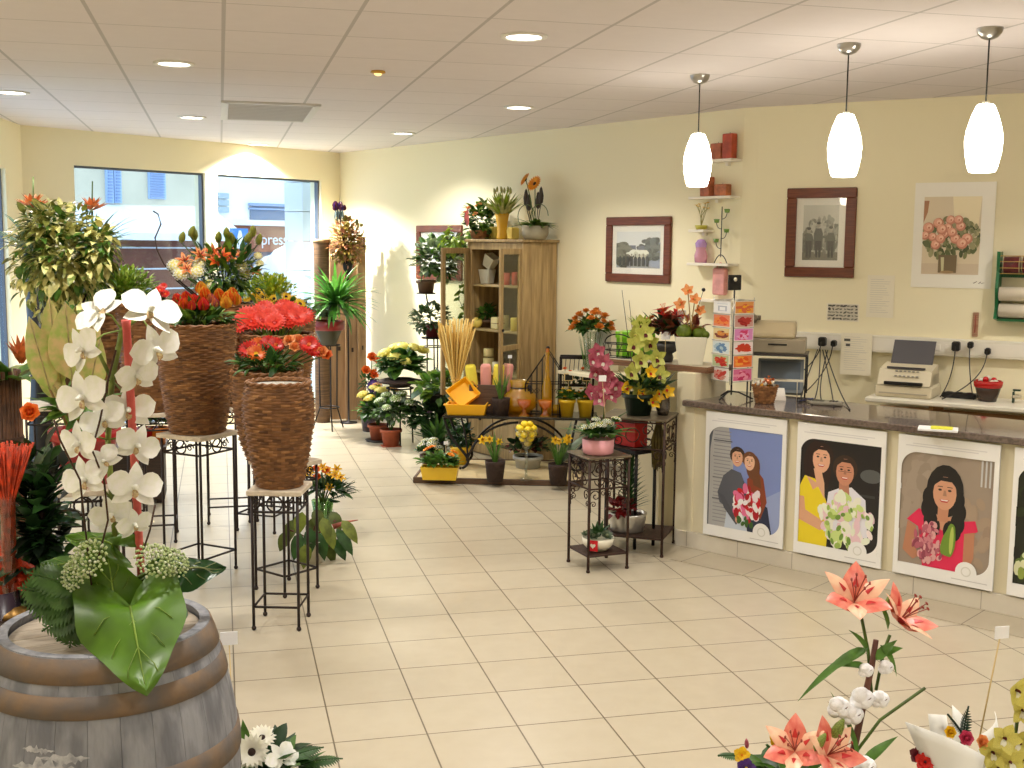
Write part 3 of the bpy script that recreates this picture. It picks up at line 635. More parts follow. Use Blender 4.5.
# ---------------------------------------------------------------- back worktop and what stands on it
t = thing('back_worktop', 'white worktop against the wall behind the counter', 'worktop', lpt(P1, dP, nP, 1.06, 0, .02), aP)
b = MB(); b.box((1.6, -.25, .997), (3.2, .50, .036), ch=.008); b.build('top', mat('white laminate', (.92, .90, .84), .35), t)
for x in (.45, 1.35, 2.3): b = MB(); b.box((x, -.22, .489), (.03, .40, .978)); b.build('side_panel', wood('pale oak', (.72, .56, .38), (.62, .46, .30)), t)
b = MB(); b.box((1.6, -.02, .6), (3.2, .02, .6)); b.build('back_panel', wood('pale oak', (.72, .56, .38), (.62, .46, .30)), t)
M_fax = mat('ivory plastic', (.87, .83, .72), .45)
t = thing('fax_machine', 'ivory fax machine with grey paper tray on the white worktop', 'fax machine', lpt(P1, dP, nP, 1.31, 1.016, .27), aP)
b = MB(); b.box((0, 0, .045), (.40, .34, .09), ch=.012); b.box((0, .03, .13), (.37, .26, .10), ch=.012)
prof = [(-.17, .09), (-.12, .20), (.10, .235), (.15, .10)]
b.add([(x, y, z) for x in (-.185, .185) for y, z in prof], [(0, 1, 2, 3), (7, 6, 5, 4), (0, 4, 5, 1), (1, 5, 6, 2), (2, 6, 7, 3)], 0, False); b.build('body', M_fax, t)
b = MB(); b.box((0, -.176, .105), (.27, .02, .025), ch=.003); b.build('paper_slot', M_black, t)
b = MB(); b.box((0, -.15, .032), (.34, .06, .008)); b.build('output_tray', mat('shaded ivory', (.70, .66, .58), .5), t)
b = MB(); b.add([(-.13, -.125, .205), (.13, -.125, .205), (.13, -.105, .21), (-.13, -.105, .21)], [(0, 1, 2, 3)], 0, False); b.box((0, -.10, .213), (.27, .02, .012)); b.build('display', mat('dark display', (.30, .28, .28), .3), t)
for i in range(12): b = MB(); b.box((-.06+(i % 6)*.03, -.152+.02*(i//6), .158+.034*(i//6)), (.017, .012, .010), ch=.002); b.build('button', mat('button grey', (.62, .60, .55), .5), t)
b = MB(); b.add([(-.15, .06, .22), (.15, .06, .22), (.16, .12, .40), (-.14, .12, .40), (-.15, .068, .22), (.15, .068, .22), (.16, .128, .40), (-.14, .128, .40)], [(0, 1, 2, 3), (7, 6, 5, 4), (0, 4, 5, 1), (1, 5, 6, 2), (2, 6, 7, 3), (3, 7, 4, 0)], 0, False); b.build('paper_tray', mat('dark grey plastic', (.30, .29, .31), .4), t)
p = lpt(P1, dP, nP, 1.66, 1.016, .2); t = thing('power_strip', 'black power strip lying right of the fax machine', 'power strip', p, aP)
b = MB(); b.box((0, 0, .02), (.24, .07, .04), ch=.008); b.build('casing', M_black, t)
for x in (-.07, 0, .07): b = MB(); b.lathe([(.022, .04), (.024, .043), (.018, .043), (.017, .041), (0, .041)], 14, (x, 0, 0)); b.build('socket', mat('socket dark', (.16, .16, .17), .5), t)
p = lpt(P1, dP, nP, 1.86, 1.016, .26); t = thing('sweet_pot', 'dark pot with red rim and wrapped red sweets on the white worktop', 'pot', p, aP)
b = MB(); b.lathe([(0, 0), (.06, 0), (.075, .05), (.09, .11), (.085, .11), (.07, .05), (.05, .012), (0, .01)], 24); b.build('bowl', mat('dark brown glaze', (.24, .17, .13), .25), t)
b = MB(); b.lathe([(.091, .10), (.098, .115), (.10, .14), (.088, .15), (.083, .12)], 24); b.build('rim', mat('red glaze', (.72, .10, .10), .25), t)
for i in range(7): b = MB(); b.sphere((0, 0, 0), .022, 8, 6); o = b.build('wrapped_sweet', mat('red wrapper', (.80, .10, .12), .2) if i % 2 else mat('clear wrapper', (.90, .88, .82), .1), t); o.location = (.05*math.cos(i*.9), .05*math.sin(i*.9), .135+.012*(i % 3))
b = MB(); b.box((.13, 0, .04), (.012, .05, .08), ch=.003); b.box((.15, 0, .09), (.05, .03, .012)); tt = thing('tape_dispenser', 'small dark green tape stand right of the red-rimmed pot', 'dispenser', lpt(P1, dP, nP, 1.90, 1.016, .24), aP); b.build('frame', mat('dark green metal', (.16, .26, .20), .4), tt)
b = MB(); b.lathe([(.02, -.01), (.034, -.01), (.034, .01), (.02, .01)], 16, (.15, 0, .045)); b.build('tape_roll', mat('pale tape', (.80, .76, .66), .3), tt)
# green ribbon rack
t = thing('ribbon_rack', 'green wall rack for ribbon and paper rolls at the right edge', 'rack', lpt(P1, dP, nP, 1.83, 1.58, .005), aP)
M_green = mat('green enamel', (.08, .42, .24), .35)
for x in (.02, .72): b = MB(); b.poly([(x, 0, 0), (x, -.14, .02), (x, -.10, .10), (x, -.14, .24), (x, -.11, .36), (x, -.13, .50), (x, 0, .50)], .022, (1, 0, 0)); b.build('side_board', M_green, t)
b = MB(); b.box((.38, -.05, .012), (.68, .10, .018)); b.build('rail', M_green, t); b = MB(); b.box((.38, -.008, .33), (.68, .012, .03)); b.build('rail', M_green, t)
for z, y in ((.36, -.10), (.20, -.12)): b = MB(); b.tube([(.03, y, z), (.73, y, z)], .005); b.build('rod', M_chrome, t)
for z in (.345, .385, .43, .47): b = MB(); b.tube([(.05, -.165, z), (.72, -.165, z)], .0035); b.build('wire', mat('gold wire', (.85, .72, .42), .3, .8), t)
for k in range(5):
    p = lpt(P1, dP, nP, 1.83+.12+k*.125, 1.985, .10); r = thing('ribbon_reel', ('maroon ribbon reel at the left end of the green rack' if k == 0 else 'maroon ribbon reel in the green rack, number %s from its left end' % ['', 'two', 'three', 'four', 'five'][k]), 'ribbon', p, aP, 'ribbon reels')
    b = MB(); pr = [(.015, -.05), (.06, -.05), (.062, .05), (.015, .05)]; b.lathe(pr, 20); o = b.build('ribbon', mat('maroon ribbon', (.45, .13, .17), .35, var=.3, vs=40), r); o.rotation_euler = (0, PI/2, 0)
    b = MB(); b.lathe([(.013, -.054), (.065, -.054), (.065, -.05), (.013, -.05)], 20); b.lathe([(.013, .05), (.065, .05), (.065, .054), (.013, .054)], 20); o = b.build('flange', mat('card reel', (.70, .62, .50), .6), r); o.rotation_euler = (0, PI/2, 0)
for k, (z, y, lb) in enumerate(((1.78, .125, 'upper white paper roll in the green rack'), (1.66, .10, 'lower white paper roll in the green rack'))):
    r = thing('paper_roll', lb, 'paper roll', lpt(P1, dP, nP, 1.88, z, y), aP)
    b = MB(); b.lathe([(.018, 0), (.05, 0), (.05, .62), (.018, .62)], 24); o = b.build('paper', mat('roll paper', (.88, .84, .76), .5), r); o.rotation_euler = (0, PI/2, 0)
    b = MB(); b.lathe([(.012, -.005), (.018, -.005), (.018, .625), (.012, .625)], 14); o = b.build('core', mat('cardboard', (.62, .48, .33), .7), r); o.rotation_euler = (0, PI/2, 0)
b = MB(); b.box((.02, -.008, .09), (.04, .012, .18), ch=.003); t = thing('thermometer', 'small wooden thermometer on the wall left below the green rack', 'thermometer', lpt(P1, dP, nP, 1.69, 1.455, 0), aP); b.build('board', wood('thermometer wood', (.72, .56, .44), (.60, .44, .34)), t)
b = MB(); b.tube([(.02, -.016, .03), (.02, -.016, .16)], .004); b.build('tube', mat('thermometer red', (.6, .25, .2), .3), t)
# ---------------------------------------------------------------- on the counter
ZC = 1.042
p = G(731, 399, ZC); ztop = HT(275, 735, p); sx = thing('card_spinner', 'revolving wire card stand on the counter with black sign on top', 'card stand', p, aC)
b = MB()
for a in (.5, 2.6, 4.7): b.tube([(0, 0, .055), (.05*math.cos(a), .05*math.sin(a), .05), (.15*math.cos(a), .15*math.sin(a), .006)], .006)
b.build('tripod_foot', M_black, sx)
hh = ztop-ZC; b = MB(); b.tube([(0, 0, .03), (0, 0, hh-.09)], .006); b.build('pole', M_black, sx)
b = MB(); b.box((0, 0, hh-.052), (.11, .012, .105), ch=.004); o = b.build('sign_plate', M_black, sx); o.rotation_euler.z = -aC+.25
b = MB(); b.lathe([(0, 0), (.014, 0), (.014, .003), (0, .003)], 14); o = b.build('sign_emblem', mat('pale emblem', (.90, .88, .80), .4), sx); o.matrix_local = Matrix.Rotation(-aC+.25, 4, 'Z') @ Matrix.Translation((0, -.006, hh-.03)) @ Matrix.Rotation(PI/2, 4, 'X')
z0c = HT(380, 731, p)-ZC; z1c = HT(300, 731, p)-ZC; rowh = (z1c-z0c)/6
CW = .185; Rr = .100; FA = [-aC-PI/2+k for k in (-1.27, .30, .30+PI/2, -1.27-PI/2)]
for fi, a in enumerate(FA):
    # face whose outward normal in world is -y turned by a
    b = MB(); N = V3((math.cos(a), math.sin(a), 0)); X = V3((-math.sin(a), math.cos(a), 0))
    for e in (-1, 1): b.tube([N*Rr+X*(e*CW/2)+V3((0, 0, z0c-.02)), N*Rr+X*(e*CW/2)+V3((0, 0, z1c+.02))], .0022, 5)
    for r_ in range(7): b.tube([N*(Rr+.01)+X*(-CW/2)+V3((0, 0, z0c+r_*rowh)), N*(Rr+.01)+X*(CW/2)+V3((0, 0, z0c+r_*rowh))], .002, 5)
    for z in (z0c, z1c): b.tube([V3((0, 0, z)), N*Rr+V3((0, 0, z))], .002, 5)
    b.build('wire_rack', M_chrome, sx)
rows = ['bottom', 'second', 'third', 'fourth', 'fifth', 'top']
CC = {0: [('red and white', (.93, .90, .88), [(.80, .25, .22), (.85, .60, .55)]), ('red flower', (.75, .80, .62), [(.78, .16, .10), (.85, .35, .15)]), ('pale blue', (.88, .92, .93), [(.40, .55, .72), (.70, .80, .85)]), ('yellow and brown', (.90, .82, .60), [(.50, .20, .12), (.85, .55, .2)]), ('orange', (.92, .55, .40), [(.90, .32, .14), (.95, .55, .22)]), ('white', (.95, .95, .96), [(.72, .74, .80), (.84, .86, .90)])],
      1: [('magenta', (.88, .45, .62), [(.80, .20, .40), (.94, .62, .72)]), ('bright orange', (.94, .50, .26), [(.92, .34, .10), (.98, .66, .25)]), ('white with red heart', (.94, .88, .88), [(.80, .22, .12), (.78, .26, .14)]), ('pink', (.86, .55, .78), [(.84, .22, .45), (.92, .70, .85)]), ('dark red', (.80, .62, .58), [(.62, .10, .12), (.72, .20, .18)]), ('golden yellow', (.90, .62, .34), [(.95, .70, .12), (.86, .42, .25)])]}
cw = CW-.012; ch_ = rowh*.93
for fi in (0, 1):
    a = FA[fi]; side = ('left', 'right')[fi]
    for r_ in range(6):
        nm, bg, cols = CC[fi][r_]
        N = Matrix.Rotation(aC, 4, 'Z') @ V3((math.cos(a), math.sin(a), 0))
        q0 = p+N*(Rr+.006)+V3((0, 0, z0c+r_*rowh+.004))
        c = thing('greeting_card', '%s greeting card in the %s row, %s side of the card stand' % (nm, rows[r_], side), 'card', q0, aC+a+PI/2, 'greeting cards on the spinner')
        b = MB(); b.box((0, 0, ch_/2), (cw, .003, ch_)); b.build('card', mat('card white', (.95, .94, .92), .4), c)
        pr = Print(-cw/2+.004, .004, cw-.008, ch_-.008, -.0016); rg = random.Random(fi*10+r_); pr.rect(0, 0, 1, 1, bg)
        if nm == 'white': pr.rect(.25, .15, .8, .6, cols[0]); pr.rect(.35, .2, .7, .5, (.95, .95, .96)); pr.rect(.2, .75, .85, .82, cols[1])
        else: pr.blobs(22, .5, .45, .32, .34, .11, cols, rg)
        pr.build('printed_front', c)
# sweets basket, tent card, terminal, notebook
p = G(764.5, 403, ZC); t = thing('sweet_basket', 'small brown wicker basket of wrapped sweets on the counter', 'basket', p)
M_wick = mat('brown willow', (.56, .38, .215), .6, c2=(.49, .325, .18), vs=30)
M_wk = [M_wick, mat('light willow', (.66, .465, .27), .6, c2=(.60, .415, .235), vs=30), mat('dark willow', (.50, .335, .185), .6, c2=(.45, .295, .16), vs=30), mat('deep brown willow', (.42, .275, .15), .6, c2=(.37, .235, .125), vs=30)]
def wicker(mb, prof, cols=44, rows=40, amp=.008, sx=1, sy=1, z0=0):
    """woven wall: willow rows passing in front of and behind upright stakes"""
    cols = max(20, int(cols*.56)); rows = max(6, int(rows*.80)); amp *= 1.25; zs = [q[1] for q in prof]
    def rad(z):
        for (r0, a), (r1, b_) in zip(prof, prof[1:]):
            if a <= z <= b_: k = (z-a)/(b_-a) if b_ > a else 0; k2 = k*k*(3-2*k)*.35+k*.65; return r0+(r1-r0)*k2
        return prof[-1][0]
    n = cols*4; H0, H1 = zs[0], zs[-1]; rh = (H1-H0)/rows; vs = []; fs = []; L = 0
    for i in range(rows):
        for e, k in ((0.02, -.35), (.5, 1.0), (.98, -.35)):
            z = H0+(i+e)*rh; r = rad(z)
            for j in range(n):
                q = 2*PI*j/n; s = math.cos(q*cols/2+(PI if i % 2 else 0)); rr = r+amp*(.45*k+.55*s*(k+.35)*.74); vs.append((rr*sx*math.cos(q), rr*sy*math.sin(q), z0+z))
            L += 1
    fs = [(i*n+j, i*n+(j+1) % n, (i+1)*n+(j+1) % n, (i+1)*n+j) for i in range(L-1) for j in range(n)]
    rg = random.Random(cols*7+rows); pick = [[rg.choice((0, 0, 1, 2, 2, 3)) if rg.random() < .75 else 0 for c_ in range(cols+2)] for r_ in range(rows)]
    for i in range(L-1):
        r_ = min(rows-1, i//3)
        for c_ in range(cols+1):
            f_ = [fs[i*n+j] for j in range(n) if ((j+(2 if r_ % 2 else 0)) % n)//4 == c_]
            if f_: mb.add([], [], 0); [(mb.f.append(list(q)), mb.m.append(pick[r_][c_]), mb.sm.append(True)) for q in f_]
    mb.v += [tuple(v) for v in vs]
def rim_braid(mb, r, z, th=.012, n=40, sx=1, sy=1):
    for ph in (0, PI):
        pts = [((r+th*.5*math.cos(i*PI/2+ph))*sx*math.cos(2*PI*i/n), (r+th*.5*math.cos(i*PI/2+ph))*sy*math.sin(2*PI*i/n), z+th*.5*math.sin(i*PI/2+ph)) for i in range(n+1)]
        mb.tube(pts, th*.6, 5)
b = MB(); wicker(b, [(.062, 0), (.075, .06), (.085, .115)], 26, 12, .005); rim_braid(b, .086, .118, .008, 28); b.lathe([(0, .004), (.062, .004)], 20); b.build('woven_body', M_wk, t)
MS = [mat('gold wrapper', (.86, .62, .25), .2, .3), mat('clear wrapper', (.90, .88, .82), .1), mat('copper wrapper', (.75, .42, .25), .25, .3)]
for i in range(14):
    b = MB(); b.sphere((0, 0, 0), (.022, .014, .014), 8, 6); b.lathe([(.002, .018), (.012, .036)], 6); o = b.build('wrapped_sweet', MS[i % 3], t)
    a = i*2.4; k = .015+.05*((i % 5)/5); o.location = (k*math.cos(a), k*math.sin(a), .125+.014*(i % 3)); o.rotation_euler = (U(0, 3), U(0, 3), a)
p = G(779.5, 400, ZC); t = thing('price_tent', 'small white folded tent card right of the sweets basket', 'card', p, aC+.5)
b = MB(); b.add([(-.045, -.03, 0), (.045, -.03, 0), (.03, 0, .085), (-.03, 0, .085), (.045, .03, 0), (-.045, .03, 0)], [(0, 1, 2, 3), (3, 2, 4, 5)], 0, False); o = b.build('folded_card', mat('tent white', (.95, .93, .90), .5), t)
md = o.modifiers.new('thickness', 'SOLIDIFY'); md.thickness = .002
p = G(826, 405, ZC); t = thing('card_terminal', 'flat grey card terminal lying on the counter below the wall plugs', 'card terminal', p, aC+.35)
b = MB(); b.box((0, 0, .014), (.21, .09, .026), ch=.006); b.build('body', mat('terminal grey', (.55, .53, .48), .4), t)
b = MB(); b.box((-.05, -.005, .029), (.08, .055, .004)); b.build('screen', mat('terminal screen', (.25, .27, .25), .2), t)
for i in range(9): b = MB(); b.box((.03+.02*(i % 3), -.02+.02*(i//3), .029), (.014, .013, .005), ch=.001); b.build('key', M_black, t)
p = G(806, 403, ZC); t = thing('pen_holder', 'small black wire pen tray on the counter among the cables', 'tray', p, aC)
b = MB()
for z in (.006, .03):
    b.tube([(-.05, -.03, z), (.05, -.03, z), (.05, .03, z), (-.05, .03, z), (-.05, -.03, z)], .003, 5)
for x, y in ((-.05, -.03), (.05, -.03), (.05, .03), (-.05, .03)): b.tube([(x, y, 0), (x, y, .034)], .003, 5)
b.build('wire_tray', M_black, t); b = MB(); b.tube([(-.04, -.01, .012), (.045, .012, .036)], .004, 6); b.build('pen', mat('pen blue', (.2, .25, .45), .4), t)
p = G(938, 430, ZC); t = thing('notebook', 'white notebook with a yellow note on the counter top', 'notebook', p, aC+.35)
b = MB(); b.box((0, 0, .006), (.22, .15, .012), ch=.002); b.build('pages', mat('page white', (.90, .90, .92), .5), t)
b = MB(); b.box((.02, 0, .014), (.12, .11, .004)); b.build('yellow_note', mat('note yellow', (.86, .86, .20), .5), t)
# cash register table between the spinner and the trunking
p = G(776, 396, ZC); t = thing('register_shelf', 'black wire shelf carrying the cash register on the counter', 'shelf', p, aC+.45)
b = MB(); b.box((0, .10, .30), (.42, .34, .018), ch=.003); b.build('shelf_board', mat('dark shelf', (.24, .22, .21), .4), t)
for x in (-.20, .20):
    for y in (-.05, .25): b = MB(); b.tube([(x, y, 0), (x, y, .295)], .006); b.build('leg', M_black, t)
q = p+Matrix.Rotation(aC+.45, 3, 'Z') @ V3((0, .10, .31)); t = thing('cash_register', 'grey cash drawer with slot on the black wire shelf', 'cash register', q, aC+.45)
b = MB(); b.box((0, 0, .05), (.38, .30, .10), ch=.006); b.build('drawer_case', mat('grey beige metal', (.60, .56, .48), .45), t)
b = MB(); b.box((0, -.151, .062), (.13, .006, .012)); b.build('slot', M_black, t)
q2 = q+V3((0, 0, .101)); t = thing('desk_telephone', 'beige rounded desk telephone on the cash drawer', 'telephone', q2, aC+.45)
prof = [(-.12, 0), (-.12, .03), (-.02, .085), (.06, .095), (.12, .06), (.12, 0)]
b = MB(); b.add([(x, y, z) for x in (-.12, .12) for y, z in prof], [(0, 1, 2, 3, 4, 5), (11, 10, 9, 8, 7, 6)]+[(i, 6+i, 6+(i+1) % 6, (i+1) % 6) for i in range(6)], 0, False); o = b.build('base', mat('beige plastic', (.72, .66, .53), .45), t); md = o.modifiers.new('b', 'BEVEL'); md.width = .012; md.segments = 2
b = MB(); b.tube([(-.10, .05, .10), (-.10, 0, .115), (-.10, -.06, .10)], [.022, .015, .022], 8); b.tube([(-.13, .06, .10), (-.07, .06, .10)], .02, 8); b.build('handset', mat('dark beige plastic', (.45, .40, .33), .4), t); t.scale = (1.35, 1.2, 1.25); t.location = t.location+dC*-.05
q3 = p+Matrix.Rotation(aC+.45, 3, 'Z') @ V3((.02, .16, .002)); t = thing('screen', 'tilted grey screen under the wire shelf on the counter', 'screen', q3, aC+.45)
b = MB(); b.add([(x, y, z) for x in (-.16, .16) for y, z in ((-.10, .02), (-.04, .25), (.02, .25), (.05, 0), (-.08, 0))], [(0, 1, 2, 3, 4), (9, 8, 7, 6, 5)]+[(i, 5+i, 5+(i+1) % 5, (i+1) % 5) for i in range(5)], 0, False); b.build('case', mat('grey blue plastic', (.50, .53, .55), .4), t)
b = MB(); b.add([(-.14, -.0985, .04), (.14, -.0985, .04), (.14, -.050, .235), (-.14, -.050, .235)], [(0, 1, 2, 3)], 0, False); b.build('display', mat('screen glass', (.42, .47, .52), .1), t)
b = MB(); b.box((.02, -.135, .13), (.34, .05, .012)); t2 = thing('receipt_pad', 'white slanted clipboard in front of the grey screen', 'clipboard', p, aC+.45); b.tube([(-.12, -.12, 0), (-.12, -.13, .13)], .004); b.tube([(.15, -.12, 0), (.15, -.13, .13)], .004); b.build('board', mat('clip white', (.90, .87, .78), .5), t2)
b = MB(); b.box((.02, -.15, .1385), (.12, .02, .004)); b.build('clip', M_chrome, t2)
# loose cables hanging from the trunking to the counter
for k, (x0, y0, x1, y1, sg) in enumerate(((812, 348, 800, 402, -.08), (815, 350, 812, 405, .05), (817, 350, 834, 408, .06), (820, 352, 850, 410, .03), (804, 350, 823, 404, -.10))):
    a = V3(lpt(P1, dP, nP, .56+.02*k, 1.30, .05)); e = G(x1, y1, ZC+.004); mid = (a+e)/2+V3((sg, sg*.5, -.12)); b = MB(); b.tube(bez(a, mid, e, 14), .0045, 5)
    o = b.build('cable', M_black); tag(o, ['loose black cable nearest the cash register', 'second black cable hanging from the trunking', 'middle black cable hanging from trunking to card terminal', 'rightmost black cable hanging from the trunking', 'black cable crossing behind the pen tray'][k], 'cable', 'cables behind the counter')
# ---------------------------------------------------------------- small wall shelves
M_shelf = mat('white shelf board', (.95, .92, .86), .5)
M_cand = mat('orange candle wax', (.82, .48, .28), .5, var=.25, vs=20); M_cand2 = mat('rust candle wax', (.76, .42, .27), .5, var=.2, vs=20)
def wshelf(s0, s1, z, label, dep=.13):
    t = thing('wall_shelf', label, 'shelf', lpt(R0, dR, nR, s0, z, .0), aR, 'white wall shelves')
    b = MB(); b.box(((s1-s0)/2, -dep/2, -.011), (s1-s0, dep, .022), ch=.003); b.build('board', M_shelf, t)
    b = MB(); b.box(((s1-s0)/2, -.02, -.035), (.03, .035, .03)); b.build('bracket', M_shelf, t)
wshelf(6.24, 6.50, 2.80, 'topmost white wall shelf, carrying two rust candles'); wshelf(6.04, 6.50, 2.505, 'second white wall shelf from the top, behind the left pendant lamp'); wshelf(6.05, 6.22, 2.235, 'tiny white wall shelf with a small yellow plant'); wshelf(6.04, 6.50, 1.96, 'white wall shelf holding pink glass and wire candle tree'); wshelf(6.08, 6.50, 1.662, 'lowest white wall shelf, just above the card stand')
def block(label, s, z, w, h, m, dep=.07, name='candle'):
    t = thing(name, label, 'candle', lpt(R0, dR, nR, s, z, .065), aR)
    b = MB(); b.box((0, 0, h/2), (w, dep, h), ch=.006); b.build('wax', m, t); b = MB(); b.tube([(0, 0, h), (.002, 0, h+.012)], .0018, 5); b.build('wick', M_black, t)
block('short rust square candle on the topmost wall shelf', 6.30, 2.80, .11, .13, M_cand2); block('tall red square candle on the topmost wall shelf', 6.42, 2.80, .10, .20, mat('red candle wax', (.78, .33, .21), .45, var=.2))
block('tall rust candle half behind the left pendant lamp', 6.19, 2.505, .10, .16, M_cand2); block('small orange cube candle on the second wall shelf', 6.36, 2.505, .13, .095, M_cand)
t = thing('pink_glass', 'pink glass jar with lights on the wall shelf below yellow plant', 'jar', lpt(R0, dR, nR, 6.14, 1.96, .065)); b = MB(); b.lathe([(0, .002), (.05, .002), (.055, .06), (.04, .11), (.045, .13)], 20); b.build('bowl', mat('pink glass', (.93, .70, .80), .08, trans=.5), t); b = MB(); b.lathe([(.045, .13), (.05, .16), (.03, .19), (0, .20)], 16); b.build('lid', mat('violet glass', (.80, .66, .92), .1, trans=.4), t)
t = thing('candle_tree', 'dark wire candle tree with green leaves on the wall shelf', 'candle holder', lpt(R0, dR, nR, 6.36, 1.96, .065), aR); b = MB(); b.tube([(0, 0, .05), (0, 0, .46)], .004); b.tube(bez((-.07, 0, 0), (0, 0, .14), (.07, 0, 0)), .004)
for z, e in ((.12, -1), (.2, 1), (.28, -1), (.36, 1)): b.tube(bez((0, 0, z), (e*.05, 0, z), (e*.055, 0, z+.05)), .003)
b.build('wire_stem', M_black, t)
for z, e in ((.17, -1), (.25, 1), (.33, -1), (.41, 1)): b = MB(); b.lathe([(.0, 0), (.018, 0), (.024, .03), (.022, .03)], 10, (e*.055, 0, z)); b.build('cup', mat('green glass cup', (.45, .60, .28), .2), t)
t = thing('pink_pouch', 'pink hanging gift bag below the wall shelves', 'bag', lpt(R0, dR, nR, 6.33, 1.69, .03), aR); b = MB(); b.box((0, 0, .12), (.13, .05, .22), ch=.01); b.build('bag', mat('pink paper', (.93, .66, .64), .5, var=.12), t); b = MB(); b.tube(bez((-.04, 0, .23), (0, 0, .32), (.04, 0, .23)), .003); b.build('handle', mat('pink cord', (.90, .5, .5), .5), t)
t = thing('small_plant', 'small yellow flowering plant on the tiny white wall shelf', 'plant', lpt(R0, dR, nR, 6.135, 2.236, .065)); b = MB(); b.lathe([(0, 0), (.04, 0), (.055, .035), (.05, .035), (.03, .01), (0, .01)], 14); b.build('pot', mat('lime yellow pot', (.80, .76, .30), .4), t)
b = MB()
for i in range(7): b.tube(bez((0, 0, .03), (.01*i-.03, -.01, .12), (.05*math.cos(i), .03*math.sin(i)-.01, .17+.008*i)), .0025, 4)
b.build('stems', mat('olive stem', (.58, .56, .28), .6), t); b = MB()
for i in range(7):
    for k in range(4): b.leaf((.05*math.cos(i), .03*math.sin(i)-.01, .17+.008*i), (math.cos(k*1.57+i), math.sin(k*1.57+i), .5), (0, 0, 1), .035, .022, 'ovate', .3, .1, 0, 3)
b.build('flowers', mat('small yellow petal', (.90, .74, .30), .5), t)
# ---------------------------------------------------------------- plants: leaves, flowers, pots
def lm(name, c, k=.72, rough=.42, vs=18): return mat(name, c, rough, c2=tuple(x*k for x in c), vs=vs, tl=.28)
L_mid = lm('mid green leaf', (.36, .54, .20)); L_dark = lm('dark green leaf', (.22, .385, .17)); L_deep = lm('deep green leaf', (.155, .29, .145))
L_light = lm('light green leaf', (.53, .67, .24)); L_lime = lm('lime green leaf', (.62, .72, .22)); L_grey = lm('grey green leaf', (.42, .50, .38))
L_var = spotted('variegated leaf', (.46, .54, .24), (.90, .88, .58), 30, .32); L_cal = mat('pink flushed leaf', (.84, .74, .52), .4, c2=(.66, .73, .36), vs=20, tl=.25)
L_stem = lm('green stem', (.36, .46, .18)); L_brown = mat('brown twig', (.30, .19, .12), .7, var=.3)
M_soil = mat('potting soil', (.16, .11, .08), .95, bump=.6, bs=90)
M_terra = mat('terracotta', (.66, .33, .20), .75, c2=(.58, .28, .17), vs=14)
M_iron = mat('dark iron', (.13, .115, .115), .5, .5); M_rust = mat('rusty brown iron', (.27, .185, .15), .6, .4, c2=(.20, .13, .10), vs=50)
M_glass = glassy('clear glass', (.96, .97, .96), .12)
def col(name, c, c2=None, rough=.45): return mat(name, c, rough, c2=c2 or tuple(x*.86 for x in c), vs=3, tl=.2)
def dirv(q, t): return V3((math.sin(t)*math.cos(q), math.sin(t)*math.sin(q), math.cos(t)))
def petals(mb, n, t, L, W, shape, bend, m=0, r0=.06, z0=0, ph=0, fold=.15, seg=5):
    for i in range(n):
        q = ph+2*PI*i/n; d = dirv(q, t); mb.leaf((r0*math.cos(q), r0*math.sin(q), z0), d, V3((-math.cos(q)*math.cos(t), -math.sin(q)*math.cos(t), math.sin(t))), L, W, shape, bend, fold, m, seg)
_F = {}
